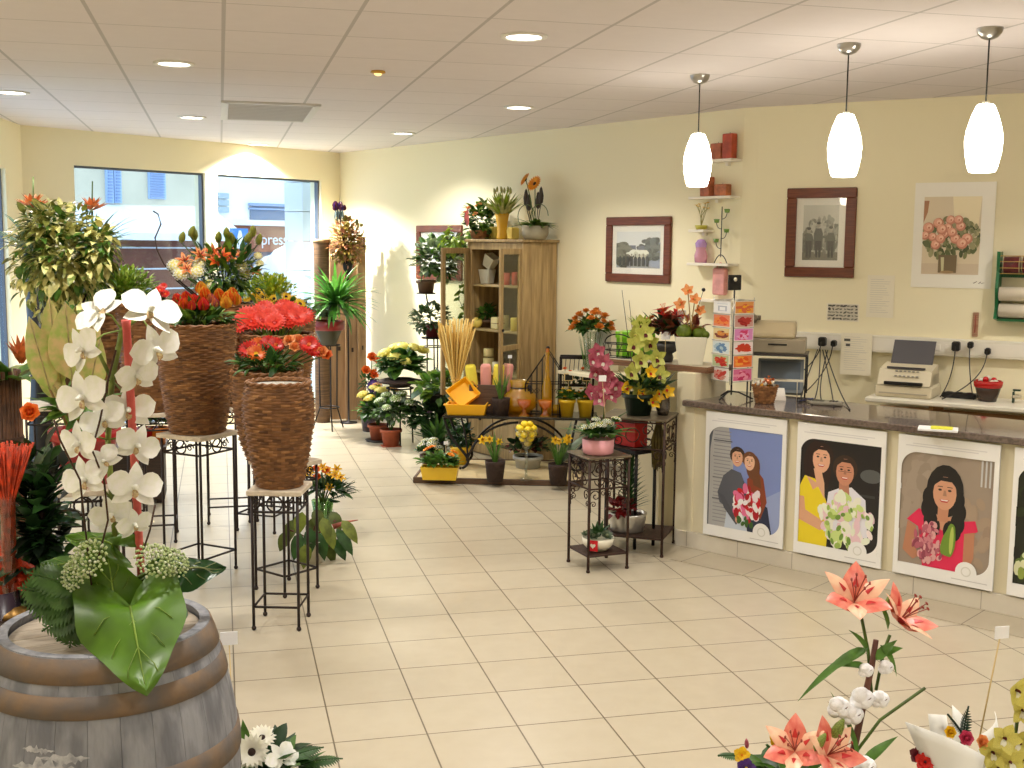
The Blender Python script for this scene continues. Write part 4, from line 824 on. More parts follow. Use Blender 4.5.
def flower(kind, c, c2=None, c3=None):
    key = (kind, c.name, c2.name if c2 else '', c3.name if c3 else '')
    if key in _F: return _F[key]
    b = MB(); ms = [c, c2 or c, c3 or c2 or c]
    if kind == 'gerbera':
        petals(b, 20, 1.25, .95, .27, 'obov', .25, 0, .1, 0, 0, .1, 4); petals(b, 16, 1.0, .8, .25, 'obov', .25, 0, .1, .02, .1, .1, 4); b.sphere((0, 0, .05), (.25, .25, .12), 12, 6, 1)
    elif kind == 'sun':
        petals(b, 16, 1.2, .95, .33, 'lance', .2, 0, .15, 0, 0, .15, 4); petals(b, 14, .95, .7, .3, 'lance', .2, 0, .15, .02, .2, .15, 4); b.sphere((0, 0, .05), (.33, .33, .16), 12, 6, 1)
    elif kind == 'rose':
        for n, t, L, W, bd, r in ((3, .12, .8, .7, -.6, .02), (4, .35, .85, .85, -.5, .06), (5, .65, .92, .9, -.1, .08), (6, .95, .95, .9, .5, .08)): petals(b, n, t, L, W, 'obov', bd, 0, r, -.2, n, .3, 5)
        b.sphere((0, 0, .2), (.26, .26, .32), 10, 7, 0); petals(b, 5, 1.5, .5, .18, 'lance', .5, 1, .05, -.25)
    elif kind == 'tulip':
        petals(b, 3, .33, 1.5, 1.1, 'ovate', -.55, 0, .08, -.5, 0, -.35); petals(b, 3, .30, 1.45, 1.0, 'ovate', -.5, 1, .06, -.5, 1.05, -.35)
    elif kind == 'lily':
        petals(b, 3, .85, 1.15, .50, 'ovate', .75, 0, .08, 0, 0, .3, 7); petals(b, 3, .8, 1.1, .38, 'ovate', .8, 0, .08, 0, 1.05, .3, 7)
        petals(b, 6, .79, .7, .14, 'ovate', .45, 1, .085, .018, 0, .3, 5)
        for i in range(6): q = i*1.05+.4; b.tube(bez((0, 0, 0), (.08*math.cos(q), .08*math.sin(q), .4), (.25*math.cos(q), .25*math.sin(q), .72)), .013, 5, 2); b.sphere((.25*math.cos(q), .25*math.sin(q), .74), (.05, .03, .03), 6, 4, 2)
    elif kind == 'orchid':
        petals(b, 5, 1.3, 1.0, .70, 'ovate', -.45, 0, .04, 0, .31, .2, 5)
        b.leaf((0, -.04, .05), (0, -.55, .55), (0, .7, .7), .50, .34, 'obov', 1.3, .5, 1, 6); b.tube([(0, 0, 0), (0, .03, .25), (0, -.03, .38)], [.09, .08, .06], 6, 2)
    elif kind == 'phal':
        for q in (PI/2, PI/2+2.2, PI/2-2.2): b.leaf((0, 0, -.02), dirv(q, 1.4), dirv(q, 1.4-PI/2), .95, .55, 'ovate', .25, .2, 0, 6)
        for q in (.25, PI-.25): b.leaf((0, 0, .02), dirv(q, 1.3), dirv(q, 1.3-PI/2), 1.05, .92, 'obov', .45, .16, 0, 6)
    elif kind == 'daff':
        petals(b, 6, 1.35, .9, .5, 'ovate', .15, 0, .06, 0, 0, .12); b.lathe([(.12, 0), (.2, .3), (.26, .5), (.34, .55), (.28, .48), (.16, .1), (0, .05)], 14, m=1)
    elif kind == 'prim':
        petals(b, 5, 1.2, .9, .85, 'obov', .3, 0, .05, 0, 0, .1, 4); petals(b, 5, .8, .6, .6, 'obov', .2, 0, .05, .05, .6, .1, 4); b.sphere((0, 0, .1), .14, 8, 5, 1)
    elif kind == 'cluster':
        rg = random.Random(5)
        for i in range(46):
            z = 1-i/46*1.05; q = i*2.4; r = math.sqrt(max(0, 1-z*z)); p = V3((r*math.cos(q), r*math.sin(q), z*.6)); N = V3((p.x, p.y, z*.9+.2)).normalized()
            x = N.cross(V3((.2, .3, 1))).normalized(); y = N.cross(x); s = .17
            for k in range(4): a = k*PI/2+i; d = x*math.cos(a)+y*math.sin(a); b.leaf(p, d+N*.2, N, s, s*.9, 'obov', .2, .0, 0 if i % 5 else 1, 2)
        b.sphere((0, 0, .1), (.85, .85, .5), 10, 6, 2)
    elif kind == 'umbel':
        for i in range(120):
            z = 1-i/120*1.0; q = i*2.4; r = math.sqrt(max(0, 1-z*z)); k = .9+.12*math.sin(i*7); b.sphere((r*math.cos(q)*k, r*math.sin(q)*k, z*.62*k), .075, 5, 4, 0 if i % 3 else 1)
            if i % 3 == 0: b.tube([(0, 0, -.3), (r*math.cos(q)*k, r*math.sin(q)*k, z*.62*k)], .012, 4, 2)
    elif kind == 'bud': b.lathe([(0, -.1), (.2, .1), (.3, .5), (.24, .9), (.08, 1.25), (0, 1.3)], 10)
    elif kind == 'spray':
        for i in range(60): q = i*2.4; z = i/60; r = .45*math.sqrt(1-z)+.05; b.sphere((r*math.cos(q), r*math.sin(q), z*1.6), .07, 5, 4, i % 2)
        b.tube([(0, 0, -.3), (0, 0, 1.5)], .02, 4, 2)
    _F[key] = b.data(kind, ms); return _F[key]
def bush(n, c, R, L, W, shape='ovate', bend=.7, seed=1, shell=.45, up=.35, fold=.25, nm=1, seg=4, stems=None, low=-1):
    """leaves filling an ellipsoid, turned outwards"""
    rg = random.Random(seed); b = MB(); c = V3(c)
    for i in range(n):
        z = rg.uniform(low, 1); q = rg.uniform(0, 2*PI); s = math.sqrt(max(0, 1-z*z)); k = rg.uniform(shell, 1)
        o = V3((s*math.cos(q), s*math.sin(q), z)); p = c+V3((o.x*R[0]*k, o.y*R[1]*k, o.z*R[2]*k))
        d = (o+V3((rg.uniform(-.6, .6), rg.uniform(-.6, .6), up+rg.uniform(-.4, .4)))).normalized(); f = rg.uniform(.7, 1.2)
        b.leaf(p-d*L*f*.4, d, V3((rg.uniform(-.3, .3), rg.uniform(-.3, .3), 1)), L*f, W*f, shape, bend*rg.uniform(.5, 1.3), fold, rg.randrange(nm), seg)
    return b
def tuft(n, c, L, W, spread=.9, bend=.9, seed=1, shape='blade', nm=1, seg=6, t0=.1, r=.02, fold=.3):
    rg = random.Random(seed); b = MB()
    for i in range(n):
        q = rg.uniform(0, 2*PI); t = t0+(spread-t0)*rg.random(); d = dirv(q, t); k = rg.uniform(.7, 1.1)
        b.leaf((c[0]+r*math.cos(q), c[1]+r*math.sin(q), c[2]), d, V3((-math.cos(q), -math.sin(q), .6)), L*k, W, shape, bend*rg.uniform(.5, 1.2), fold, rg.randrange(nm), seg)
    return b
def frond(b, p, d, L, W, bend=.7, m=0, n=14, up=V3((0, 0, 1))):
    p = V3(p); d = V3(d).normalized(); up = (V3(up)-d*d.dot(V3(up)))
    if up.length < .01: up = V3((0, 1, 0))
    up.normalize(); q = p.copy(); pts = [q.copy()]
    for i in range(n):
        t = (i+.5)/n; a = bend*t; tg = d*math.cos(a)-up*math.sin(a); nm_ = up*math.cos(a)+d*math.sin(a); sd = tg.cross(nm_); w = W*math.sin(PI*min(1, .12+t*.88))**.8
        for e in (-1, 1): b.leaf(q, sd*e+tg*.5, nm_, w, w*.30, 'lance', .3, .1, m, 3)
        q = q+tg*(L/n); pts.append(q.copy())
    b.tube(pts, .003, 4, m)
def pot(parent, r0, r1, h, m, z=0, lip=.012, liph=.03, name='pot', soil=True, n=24, sq=False):
    if sq:
        b = MB(); k = 1.414
        vs = []; 
        for r, zz in ((r0, 0), (r1, h), (r1-.012, h), (r0-.006, .015)):
            for x, y in ((-1, -1), (1, -1), (1, 1), (-1, 1)): vs.append((x*r, y*r, z+zz))
        b.add(vs, [(3, 2, 1, 0)]+[(i*4+j, i*4+(j+1) % 4, i*4+4+(j+1) % 4, i*4+4+j) for i in range(3) for j in range(4)]+[(12, 13, 14, 15)], 0, False)
        o = b.build(name, m, parent); md = o.modifiers.new('b', 'BEVEL'); md.width = .006; md.segments = 2
        if soil: b = MB(); b.box((0, 0, z+h-.03), (2*r1-.03, 2*r1-.03, .02)); b.build('soil', M_soil, parent)
        return o
    b = MB(); pr = [(0, 0), (r0, 0), (r0+(r1-r0)*(1-liph/h), h-liph)]
    if lip: pr += [(r1+lip, h-liph), (r1+lip, h)]
    else: pr += [(r1, h)]
    pr += [(r1-.006, h), (r0+(r1-r0)*.8-.006, h*.75), (r0*.9, .02), (0, .02)]
    b.lathe([(r, zz+z) for r, zz in pr], n); o = b.build(name, m, parent)
    if soil: b = MB(); b.lathe([(0, z+h-.018), (r1-.008, z+h-.022)], 18); b.build('soil', M_soil, parent)
    return o
def stems(parent, base, heads, r=.004, m=None, sag=.3, name='stems'):
    b = MB(); base = V3(base)
    for h in heads:
        h = V3(h); mid = V3((base.x+(h.x-base.x)*sag, base.y+(h.y-base.y)*sag, (base.z+h.z)/2)); b.tube(bez(base+(h-base)*.0+V3(((h.x-base.x)*.08, (h.y-base.y)*.08, 0)), mid, h, 6), r, 5)
    return b.build(name, m or L_stem, parent)
def heads(parent, me, pts, sc, base=(0, 0, 0), name='flower', seed=1, tilt=.6, face=None):
    rg = random.Random(seed); out = []
    for p in pts:
        d = (V3(p)-V3(base)).normalized()*tilt+V3((rg.uniform(-.2, .2), rg.uniform(-.2, .2), .5))
        if face is not None: d = d*.5+V3(face)
        out.append(put(me, name, parent, p, d, sc*rg.uniform(.85, 1.12), rg.uniform(0, 6)))
    return out
def dome(n, c, R, seed=1, k=.75, low=.1):
    rg = random.Random(seed); out = []
    for i in range(n):
        z = 1-(i+.5)/n*(1-low); q = i*2.4+rg.uniform(-.3, .3); s = math.sqrt(1-z*z); out.append(V3((c[0]+R[0]*s*math.cos(q), c[1]+R[1]*s*math.sin(q), c[2]+R[2]*z)))
    return out
def price_tag(label, p, h, dx=0.0, w=.03, rz=0.0, m=None):
    """white price card on a thin stick, its foot at p"""
    t = thing('price_tag', label, 'price tag', p, rz)
    b = MB(); b.tube([(0, 0, 0), (dx, 0, h)], .0022, 5); b.build('stick', mat('pale stick', (.80, .70, .50), .6), t)
    b = MB(); b.box((dx, -.004, h), (w*1.25, .003, w)); b.build('card', mat('tag white', (.96, .96, .97), .4), t); return t
Y_ = V3((0, 1, 0)); X_ = V3((1, 0, 0))
def DP(px, py, yy): return ONP(px, py, V3((0, yy, 0)), X_)
def loc(o, p): return V3(p)-V3(o.location)
R_or = col('orange petal', (.93, .48, .16), (.85, .34, .10)); R_red = col('red petal', (.85, .16, .10), (.72, .10, .08)); R_cor = col('coral petal', (.93, .30, .22), (.86, .22, .18)); R_yel = col('yellow petal', (.95, .80, .12), (.90, .68, .08))
R_pale = col('pale yellow petal', (.95, .92, .55), (.90, .85, .42)); R_wht = col('white petal', (.96, .95, .90), (.93, .92, .84)); R_pink = col('pink petal', (.74, .38, .45), (.60, .26, .33)); R_apr = col('apricot petal', (.95, .68, .42), (.92, .55, .32)); R_pur = col('purple petal', (.34, .22, .52), (.26, .14, .40)); R_win = col('wine red petal', (.42, .10, .14), (.30, .06, .10)); R_lim = col('lime petal', (.78, .79, .40), (.68, .70, .30)); R_mag = col('magenta petal', (.80, .22, .38), (.70, .14, .30))
R_ora2 = col('orange yellow petal', (.95, .66, .10), (.92, .52, .08)); M_eye = mat('dark flower eye', (.16, .08, .04), .8); M_eyey = mat('yellow flower eye', (.90, .78, .30), .7)
# ---------------------------------------------------------------- rustic cabinet on the long wall
M_oak = wood('greyed oak planks', (.71, .60, .41), (.57, .47, .31), .65, (14, 14, 1.2), .25, 2.2)
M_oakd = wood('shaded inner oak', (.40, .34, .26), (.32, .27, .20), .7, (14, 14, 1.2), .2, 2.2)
SW, DW, HW = 3.32, .42, 2.12
wd = thing('rustic_cabinet', 'tall greyed oak cabinet with two open glazed doors against the long wall', 'cabinet', lpt(R0, dR, nR, SW, 0, .015), aR)
def zw(py, px=492): return HT(py, px, R0+dR*(SW+.5)+nR*.25)
def part(parent, name, m, *boxes, ch=.004):
    b = MB()
    for c, s in boxes: b.box(c, s, ch=ch)
    return b.build(name, m, parent)
for k in range(4): part(wd, 'side_plank', M_oak, ((.885, -.052-.105*k, HW/2), (.03, .103, HW)))
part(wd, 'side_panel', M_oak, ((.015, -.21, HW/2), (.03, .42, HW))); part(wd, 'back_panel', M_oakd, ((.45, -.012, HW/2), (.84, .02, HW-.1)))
part(wd, 'top_board', M_oak, ((.45, -.215, HW+.012), (.95, .45, .026))); part(wd, 'front_rail', M_oak, ((.45, -.41, HW-.04), (.84, .02, .07))); part(wd, 'front_rail', M_oak, ((.45, -.41, .06), (.84, .02, .10)))
for x in (.245, .655): part(wd, 'drawer', M_oak, ((x, -.415, .36), (.39, .022, .44))); part(wd, 'drawer_knob', M_iron, ((x, -.43, .36), (.03, .02, .03)))
zs = [zw(286), zw(331), zw(374)]
for z in zs+[.12]: part(wd, 'shelf', mat('pale shelf edge', (.66, .57, .40), .6), ((.45, -.20, z), (.84, .37, .022)))
part(wd, 'front_post', M_oak, ((.05, -.41, HW/2), (.04, .02, HW-.02))); part(wd, 'front_post', M_oak, ((.85, -.41, HW/2), (.04, .02, HW-.02)))
def door(x, ang, sgn):
    b = MB(); w, f, h, z0 = .44, .055, HW-.68, .62
    for c, s in (((f/2, h/2), (f, h)), ((w-f/2, h/2), (f, h)), ((w/2, f/2), (w-2*f, f)), ((w/2, h-f/2), (w-2*f, f)), ((w/2, h*.36), (w-2*f, .05))): b.box((sgn*c[0], 0, z0+c[1]), (s[0], .024, s[1]), ch=.003)
    o = b.build('door', M_oak, wd); o.location = (x, -.425, 0); o.rotation_euler.z = ang
    g = MB(); g.box((sgn*w/2, 0, z0+h*.5), (w-2*f, .005, h-2*f)); g.build('glass_pane', glassy('cabinet glass', (.93, .94, .90), .10), o)
    k = MB(); k.sphere((sgn*(w-.03), -.02*1, z0+h*.48), .014, 8, 6); k.build('knob', M_iron, o)
door(.02, -(PI/2-.32), 1); door(.88, PI/2+.45, -1)
def onwd(px, py, yy=.25): q = ONP(px, py, R0+nR*yy, dR); return q
def inw(px, z, yy=.25): q = onwd(px, 300, yy); return V3((q.x, q.y, z))
M_cer = mat('white ceramic', (.90, .88, .80), .3); M_cream = mat('cream wax', (.92, .87, .66), .5); M_yw = mat('yellow wax', (.93, .84, .42), .5)
t = thing('ceramic_pot', 'white square ceramic pot standing on the upper cabinet shelf', 'pot', inw(487, zs[0]+.011), aR+.3); pot(t, .048, .066, .145, M_cer, sq=True, soil=False)
t = thing('ceramic_pot', 'white square ceramic pot tilted on top of another in the cabinet', 'pot', inw(488, zs[0]+.180), aR+.3); o = pot(t, .046, .064, .13, M_cer, sq=True, soil=False); o.rotation_euler = (.1, .55, 0)
def candle(label, px, z, r, h, m, yy=.25, grp=None):
    t = thing('pillar_candle', label, 'candle', inw(px, z, yy), 0, grp); b = MB(); b.lathe([(0, 0), (r, 0), (r, h-.006), (r-.006, h), (0, h-.004)], 20); b.build('wax', m, t); b = MB(); b.tube([(0, 0, h-.005), (.002, 0, h+.014)], .0018, 5); b.build('wick', M_black, t)
candle('red glass candle left of two behind the right glazed door, top shelf', 506, zs[0]+.011, .04, .12, mat('pink red wax', (.84, .36, .30), .4), .3); candle('red glass candle right of two behind the right glazed door, top shelf', 515, zs[0]+.011, .035, .13, mat('pink red wax', (.84, .36, .30), .4), .3)
t = thing('potted_fern', 'small leafy green plant on the middle cabinet shelf', 'plant', inw(487, zs[1]+.011)); pot(t, .05, .065, .08, mat('brown pot', (.36, .26, .18), .6)); bush(90, (0, 0, .15), (.13, .12, .09), .08, .035, seed=4, nm=2).build('foliage', [L_mid, lm('fresh green leaf', (.26, .50, .16))], t)
t = thing('ball_candle', 'round yellow ball candle on the middle cabinet shelf', 'candle', inw(477, zs[1]+.011, .36)); b = MB(); b.sphere((0, 0, .055), .055, 14, 10); b.build('wax', M_yw, t); b = MB(); b.tube([(0, 0, .108), (0, 0, .125)], .002, 5); b.build('wick', M_black, t)
t = thing('cube_candle', 'cream cube candle with dark seam on the middle cabinet shelf', 'candle', inw(498, zs[1]+.011, .30), aR); part(t, 'wax', M_cream, ((0, 0, .06), (.11, .10, .12)), ch=.01); part(t, 'band', mat('brown band', (.55, .42, .28), .6), ((0, 0, .06), (.112, .102, .012)))
candle('cream candle left of two behind the right door, middle shelf', 506, zs[1]+.011, .034, .14, M_cream, .22); candle('yellowish candle right of two behind the right door, middle shelf', 515, zs[1]+.011, .042, .13, M_yw, .3)
candle('lower cream drum candle of the stack on the bottom cabinet shelf', 489, zs[2]+.011, .055, .13, M_cream, .3); candle('upper cream drum candle of the stack on the bottom cabinet shelf', 489, zs[2]+.142+.014, .052, .08, M_cream, .3); candle('short cream candle beside the stacked drum candles', 497, zs[2]+.011, .045, .10, M_cer, .3)
# on top of the cabinet
ZT_ = HW+.026
q = onwd(480, 236); t = thing('flower_basket', 'basket of ivy and small flowers on the cabinet top at left', 'flower basket', V3((q.x, q.y, ZT_)), aR)
b = MB(); wicker(b, [(.08, 0), (.10, .05), (.11, .09)], 22, 8, .006); b.build('basket', M_wk, t); bush(230, (0, 0, .21), (.20, .17, .20), .085, .05, seed=6, nm=3).build('foliage', [L_mid, L_dark, L_light], t)
hs = dome(7, (0, -.04, .2), (.17, .14, .16), 3); heads(t, flower('rose', R_apr, L_mid), hs, .035, (0, 0, .1), seed=2); b = MB(); b.leaf((-.03, -.14, .12), (.2, -.2, 1), (0, -1, .3), .2, .10, 'ovate', .2, .1); b.build('red_leaf', lm('red bract', (.72, .24, .16)), t)
bush(70, (-.14, -.27, -.02), (.20, .05, .16), .07, .05, seed=8, up=-.6, nm=2).build('trailing_leaves', [L_lime, L_light], t)
q = onwd(502, 238, .27); zt = onwd(502, 212, .27).z; t = thing('tall_vase', 'tall slim yellow vase of pale green grasses on the cabinet top', 'vase', V3((q.x, q.y, ZT_)))
hv = zt-ZT_; b = MB(); b.lathe([(0, 0), (.05, 0), (.055, .02), (.045, hv*.3), (.06, hv*.7), (.075, hv), (.068, hv), (.05, hv*.6), (0, .02)], 20); b.build('vase', mat('golden yellow glaze', (.86, .66, .16), .25), t)
tuft(70, (0, 0, hv-.05), .27, .04, .85, .5, 3, 'lance', 2, r=.04).build('grasses', [L_lime, lm('pale grass', (.80, .80, .52))], t); heads(t, flower('bud', lm('pale bud', (.82, .80, .52))), [dirv(i*1.1, .3+.1*(i % 3))*.20+V3((0, 0, hv)) for i in range(8)], .045, (0, 0, 0))
q = onwd(535, 238, .27); t = thing('gerbera_arrangement', 'orange gerbera arrangement in a grey bowl on the cabinet top', 'flower arrangement', V3((q.x, q.y, ZT_)), aR)
b = MB(); b.lathe([(0, 0), (.10, 0), (.13, .05), (.13, .13), (.12, .13), (.10, .04), (0, .02)], 24); b.build('bowl', mat('stone grey bowl', (.62, .58, .48), .6, var=.1), t)
tuft(48, (0, 0, .13), .23, .04, 1.45, .6, 5, 'lance', 2, t0=1.0).build('leaves', [L_mid, L_light], t)
g1 = loc(t, onwd(526, 180, .22)); g2 = loc(t, onwd(535, 184, .22)); ri = Matrix.Rotation(-aR, 3, 'Z'); g1 = ri @ g1; g2 = ri @ g2
stems(t, (0, 0, .1), [g1, g2], .005); put(flower('gerbera', R_ora2, M_eye), 'flower', t, g1, (-.6, -.5, .5), .075); put(flower('gerbera', R_ora2, M_eye), 'flower', t, g2, (.1, -.9, .5), .085)
for i, (px, py) in enumerate(((526, 200), (529, 205), (538, 203), (541, 198))): 
    b = MB(); c = ri @ loc(t, onwd(px, py, .24)); b.lathe([(0, 0), (.02, .02), (.026, .08), (.012, .15), (0, .17)], 8, (c.x, c.y, c.z-.06)); b.tube([(c.x*.4, c.y*.4, .12), (c.x, c.y, c.z-.05)], .004, 5); b.build('dark_pod', mat('dark seed pod', (.24, .20, .16), .6), t)
for sx in (-1, 1): b = MB(); b.tube([V3((sx*.10+.13*math.cos(a), -.03, .22+.11*math.sin(a))) for a in [i*.35 for i in range(16)]], .004, 5); b.build('grass_loop', L_stem, t)
for i, (px, s, lb) in enumerate(((495, .13, 'yellow cube candle left of the slim yellow vase'), (512, .12, 'yellow cube candle right of the slim yellow vase'))):
    q = onwd(px, 238, .13); t = thing('cube_candle', lb+' on the cabinet top', 'candle', V3((q.x, q.y, ZT_)), aR); part(t, 'wax', M_yw, ((0, 0, s/2), (s, s*.8, s)), ch=.012); part(t, 'wick', M_black, ((0, 0, s+.008), (.003, .003, .016)), ch=0)
# ---------------------------------------------------------------- platform and iron table
uP = V3((.952, -.307, 0)); vP = V3((.307, .952, 0)); aPl = math.atan2(uP.y, uP.x); PL = G(413, 483)
def ppt(u, v, z=0): q = PL+uP*u+vP*v; return V3((q.x, q.y, z))
t = thing('display_platform', 'low beige display platform with brown edge below the iron table', 'platform', PL, aPl)
b = MB(); b.box((.75, .485, .022), (1.48, .95, .044)); b.build('board', mat('pale board', (.80, .72, .55), .5, var=.06), t)
for c, s in (((.75, .012, .026), (1.50, .024, .052)), ((.75, .958, .026), (1.50, .024, .052)), ((.012, .485, .026), (.024, .922, .052)), ((1.488, .485, .026), (.024, .922, .052))): part(t, 'edging', wood('brown edging', (.40, .30, .22), (.30, .22, .16)), (c, s))
ZP = .046; ZTB = .55
t = thing('iron_table', 'low table with dark glass top and scrolling iron legs on the platform', 'table', ppt(.21, .38, ZP), aPl)
b = MB(); b.box((.70, .21, ZTB-ZP-.012), (1.40, .42, .024), ch=.006); b.build('tabletop', mat('dark smoked top', (.14, .13, .11), .12), t)
hz = ZTB-ZP-.026
def scroll(xs, y, sg):
    b = MB(); c = [V3((xs-sg*.02, y, hz)), V3((xs+sg*.05, y, hz*.62)), V3((xs+sg*.20, y, hz*.22)), V3((xs+sg*.16, y, .02)), V3((xs+sg*.10, y, .03)), V3((xs+sg*.11, y, .07))]
    pts = []
    for i in range(len(c)-1):
        p0, p1, p2, p3 = c[max(i-1, 0)], c[i], c[i+1], c[min(i+2, len(c)-1)]
        for k in range(6): s = k/6; pts.append(.5*((2*p1)+(p2-p0)*s+(2*p0-5*p1+4*p2-p3)*s*s+(3*p1-p0-3*p2+p3)*s**3))
    b.tube(pts, .013, 7); b.tube(bez((xs+sg*.19, y, hz*.18), (xs+sg*.30, y, hz*.9), (xs+sg*.66, y, hz*.94), 14), .011, 7); b.tube(bez((xs+sg*.14, y, hz), (xs+sg*.2, y, hz*.5), (xs+sg*.2, y, hz*.2), 8), .009, 6)
    b.build('leg', M_iron, t)
for y in (.04, .38): scroll(.03, y, 1); scroll(1.36, y, -1)
# things on the table: (foot seen at px, py)
def TB(px, py, z=ZTB): return G(px, py, z)
t = thing('square_tray', 'yellow square tray lying flat at the left end of the iron table', 'tray', ppt(.42, .515, ZTB), aPl)
def tray(t, w=.19, d=.12, h=.10, M=None):
    b = MB(); vs = []
    for k, zz in ((.88, 0), (1, h), (.92, h), (.80, .014)):
        for x, y in ((-1, -1), (1, -1), (1, 1), (-1, 1)): vs.append((x*w*k, y*(d-w*(1-k)), zz))
    b.add(vs, [(3, 2, 1, 0)]+[(i*4+j, i*4+(j+1) % 4, i*4+4+(j+1) % 4, i*4+4+j) for i in range(3) for j in range(4)]+[(12, 13, 14, 15)], 0, False)
    o = b.build('tray_shell', mat('sunny yellow', (.97, .72, .10), .35), t); md = o.modifiers.new('b', 'BEVEL'); md.width = .006; md.segments = 2
    b = MB()
    for x in (-1, 1): b.tube([(x*w*.99, -.04, h-.02), (x*(w+.02), -.04, h-.015), (x*(w+.02), .04, h-.015), (x*w*.99, .04, h-.02)], .005, 6)
    k = b.build('handle', mat('deeper yellow', (.88, .60, .06), .4), t)
    if M: o.matrix_local = M; k.matrix_local = M
tray(t)
t = thing('square_tray', 'yellow square tray tilted on its edge on top of the flat one', 'tray', ppt(.41, .53, ZTB+.10), aPl)
tray(t, .118, .118, .07, Matrix.Translation((-.03, .03, .085)) @ Matrix.Rotation(.95, 4, 'X') @ Matrix.Rotation(.72, 4, 'Z') @ Matrix.Translation((0, 0, -.04)))
p = ppt(.29, .725, ZTB); t = thing('wheat_sheaf', 'tall sheaf of golden wheat stalks standing behind the yellow trays', 'dried flowers', p)
top = HT(318, 455, p)-ZTB; rg = random.Random(3)
b = MB()
for i in range(130):
    q = rg.uniform(0, 2*PI); k = math.sqrt(rg.random()); fx = k*math.cos(q); fy = k*math.sin(q); b.tube([(fx*.09, fy*.06, 0), (fx*.03, fy*.03, .26), (fx*.19, fy*.14, top*rg.uniform(.84, 1.0))], [.004, .0035, .006], 4, rg.randrange(2))
b.build('stalks', [mat('wheat gold', (.80, .63, .28), .6), mat('wheat straw', (.88, .76, .44), .6)], t); b = MB(); b.tube([(.036*math.cos(i*.4), .036*math.sin(i*.4), .255+.002*i) for i in range(33)], .006, 5); b.build('tie', mat('raffia', (.70, .55, .30), .7), t)
p = ppt(.60, .70, ZTB); t = thing('wooden_box', 'dark brown wooden box of rolled cloths on the iron table', 'box', p, aPl)
part(t, 'box_side', wood('dark crate', (.40, .31, .25), (.30, .22, .17)), ((0, -.09, .13), (.34, .014, .26)), ((0, .09, .13), (.34, .014, .26))); part(t, 'box_end', wood('dark crate', (.40, .31, .25), (.30, .22, .17)), ((-.163, 0, .13), (.014, .166, .26)), ((.163, 0, .13), (.014, .166, .26))); part(t, 'box_bottom', M_oakd, ((0, 0, .008), (.31, .166, .014)))
CR = [mat('yellow terry cloth', (.93, .86, .30), .9, bump=.5, bs=150), mat('pink terry cloth', (.90, .62, .58), .9, bump=.5, bs=150)]
for i, (x, y, m, lb) in enumerate(((-.115, -.05, 0, 'yellow rolled cloth at the left of the dark wooden box'), (-.02, -.03, 1, 'pink rolled cloth second from left in the wooden box'), (.07, -.05, 0, 'bright yellow rolled cloth in the middle of the wooden box'), (.135, .045, 1, 'pink rolled cloth at the right of the wooden box'))):
    c = p+uP*x+vP*(y+.04)*.8; r = thing('rolled_cloth', lb, 'cloth', c+V3((0, 0, .02)), .3*i, 'rolled cloths'); b = MB(); b.lathe([(0, 0), (.04, 0), (.05, .02), (.051, .40), (.04, .424), (.032, .412), (.026, .424), (.014, .41), (0, .416)], 18); o = b.build('roll', CR[m], r); o.rotation_euler = (.05, .10*(i-1.5), 0)
    b = MB(); b.lathe([(.052, .14), (.053, .15), (.052, .16)], 18); o = b.build('ribbon', mat('cloth ribbon', (.92, .90, .80), .4), r); o.rotation_euler = (.05, .10*(i-1.5), 0)
p = ppt(.735, .47, ZTB); t = thing('potted_narcissus', 'narcissus leaves in a dark bark pot on the iron table', 'plant', p); pot(t, .068, .085, .16, mat('dark bark pot', (.20, .13, .09), .8, bump=.8, bs=60), lip=0); tuft(26, (0, 0, .15), .24, .016, .3, .25, 4, 'blade').build('leaves', L_mid, t)
# amber glass
M_amb = tintglass('amber glass', (.95, .80, .16), .48, .32); M_amb2 = tintglass('deep amber glass', (.90, .56, .10), .35, .45)
p = ppt(.89, .66, ZTB); t = thing('amber_bowl', 'large round amber glass bowl vase on the iron table', 'vase', p); b = MB(); b.lathe([(0, 0), (.09, 0), (.15, .05), (.175, .11), (.15, .17), (.09, .205), (.075, .24), (.09, .30), (.083, .30), (.068, .24), (.08, .20), (.14, .165), (.165, .11), (.14, .06), (.08, .014), (0, .012)], 32); b.build('glass_body', M_amb, t)
b = MB(); b.tube([(.079*math.cos(i*.3), .079*math.sin(i*.3), .235) for i in range(22)], .006, 5); b.sphere((.09, -.02, .232), (.03, .02, .03), 8, 6); b.build('dark_ribbon', M_black, t)
p = ppt(1.15, .565, ZTB); t = thing('amber_bottle', 'tall slim amber glass bottle in front of the iron lantern', 'bottle', p); hb = HT(352, 545, p)-ZTB; b = MB(); b.lathe([(0, 0), (.04, 0), (.045, .02), (.045, hb*.45), (.022, hb*.62), (.016, hb*.92), (.022, hb), (.012, hb), (.01, hb*.6), (.036, hb*.42), (.036, .02), (0, .015)], 18); b.build('glass_body', M_amb, t); b = MB(); b.lathe([(.012, hb-.02), (.016, hb), (.017, hb+.03), (0, hb+.035)], 12); b.build('stopper', M_amb2, t)
for px, lb in ((525, 'left amber glass goblet at the front of the table'), (546, 'right amber glass goblet at the front of the table')):
    t = thing('glass_goblet', lb, 'goblet', ppt(.21+(px-443)/110.8, .435, ZTB), 0, 'amber goblets'); b = MB(); b.lathe([(0, 0), (.045, 0), (.04, .012), (.018, .04), (.018, .07), (.05, .095), (.065, .15), (.06, .15), (.045, .10), (0, .085)], 20); b.build('glass_cup', M_amb2, t); b = MB(); b.lathe([(.046, .0), (.048, .006), (.044, .01)], 20); b.build('foot_ring', M_amb, t)
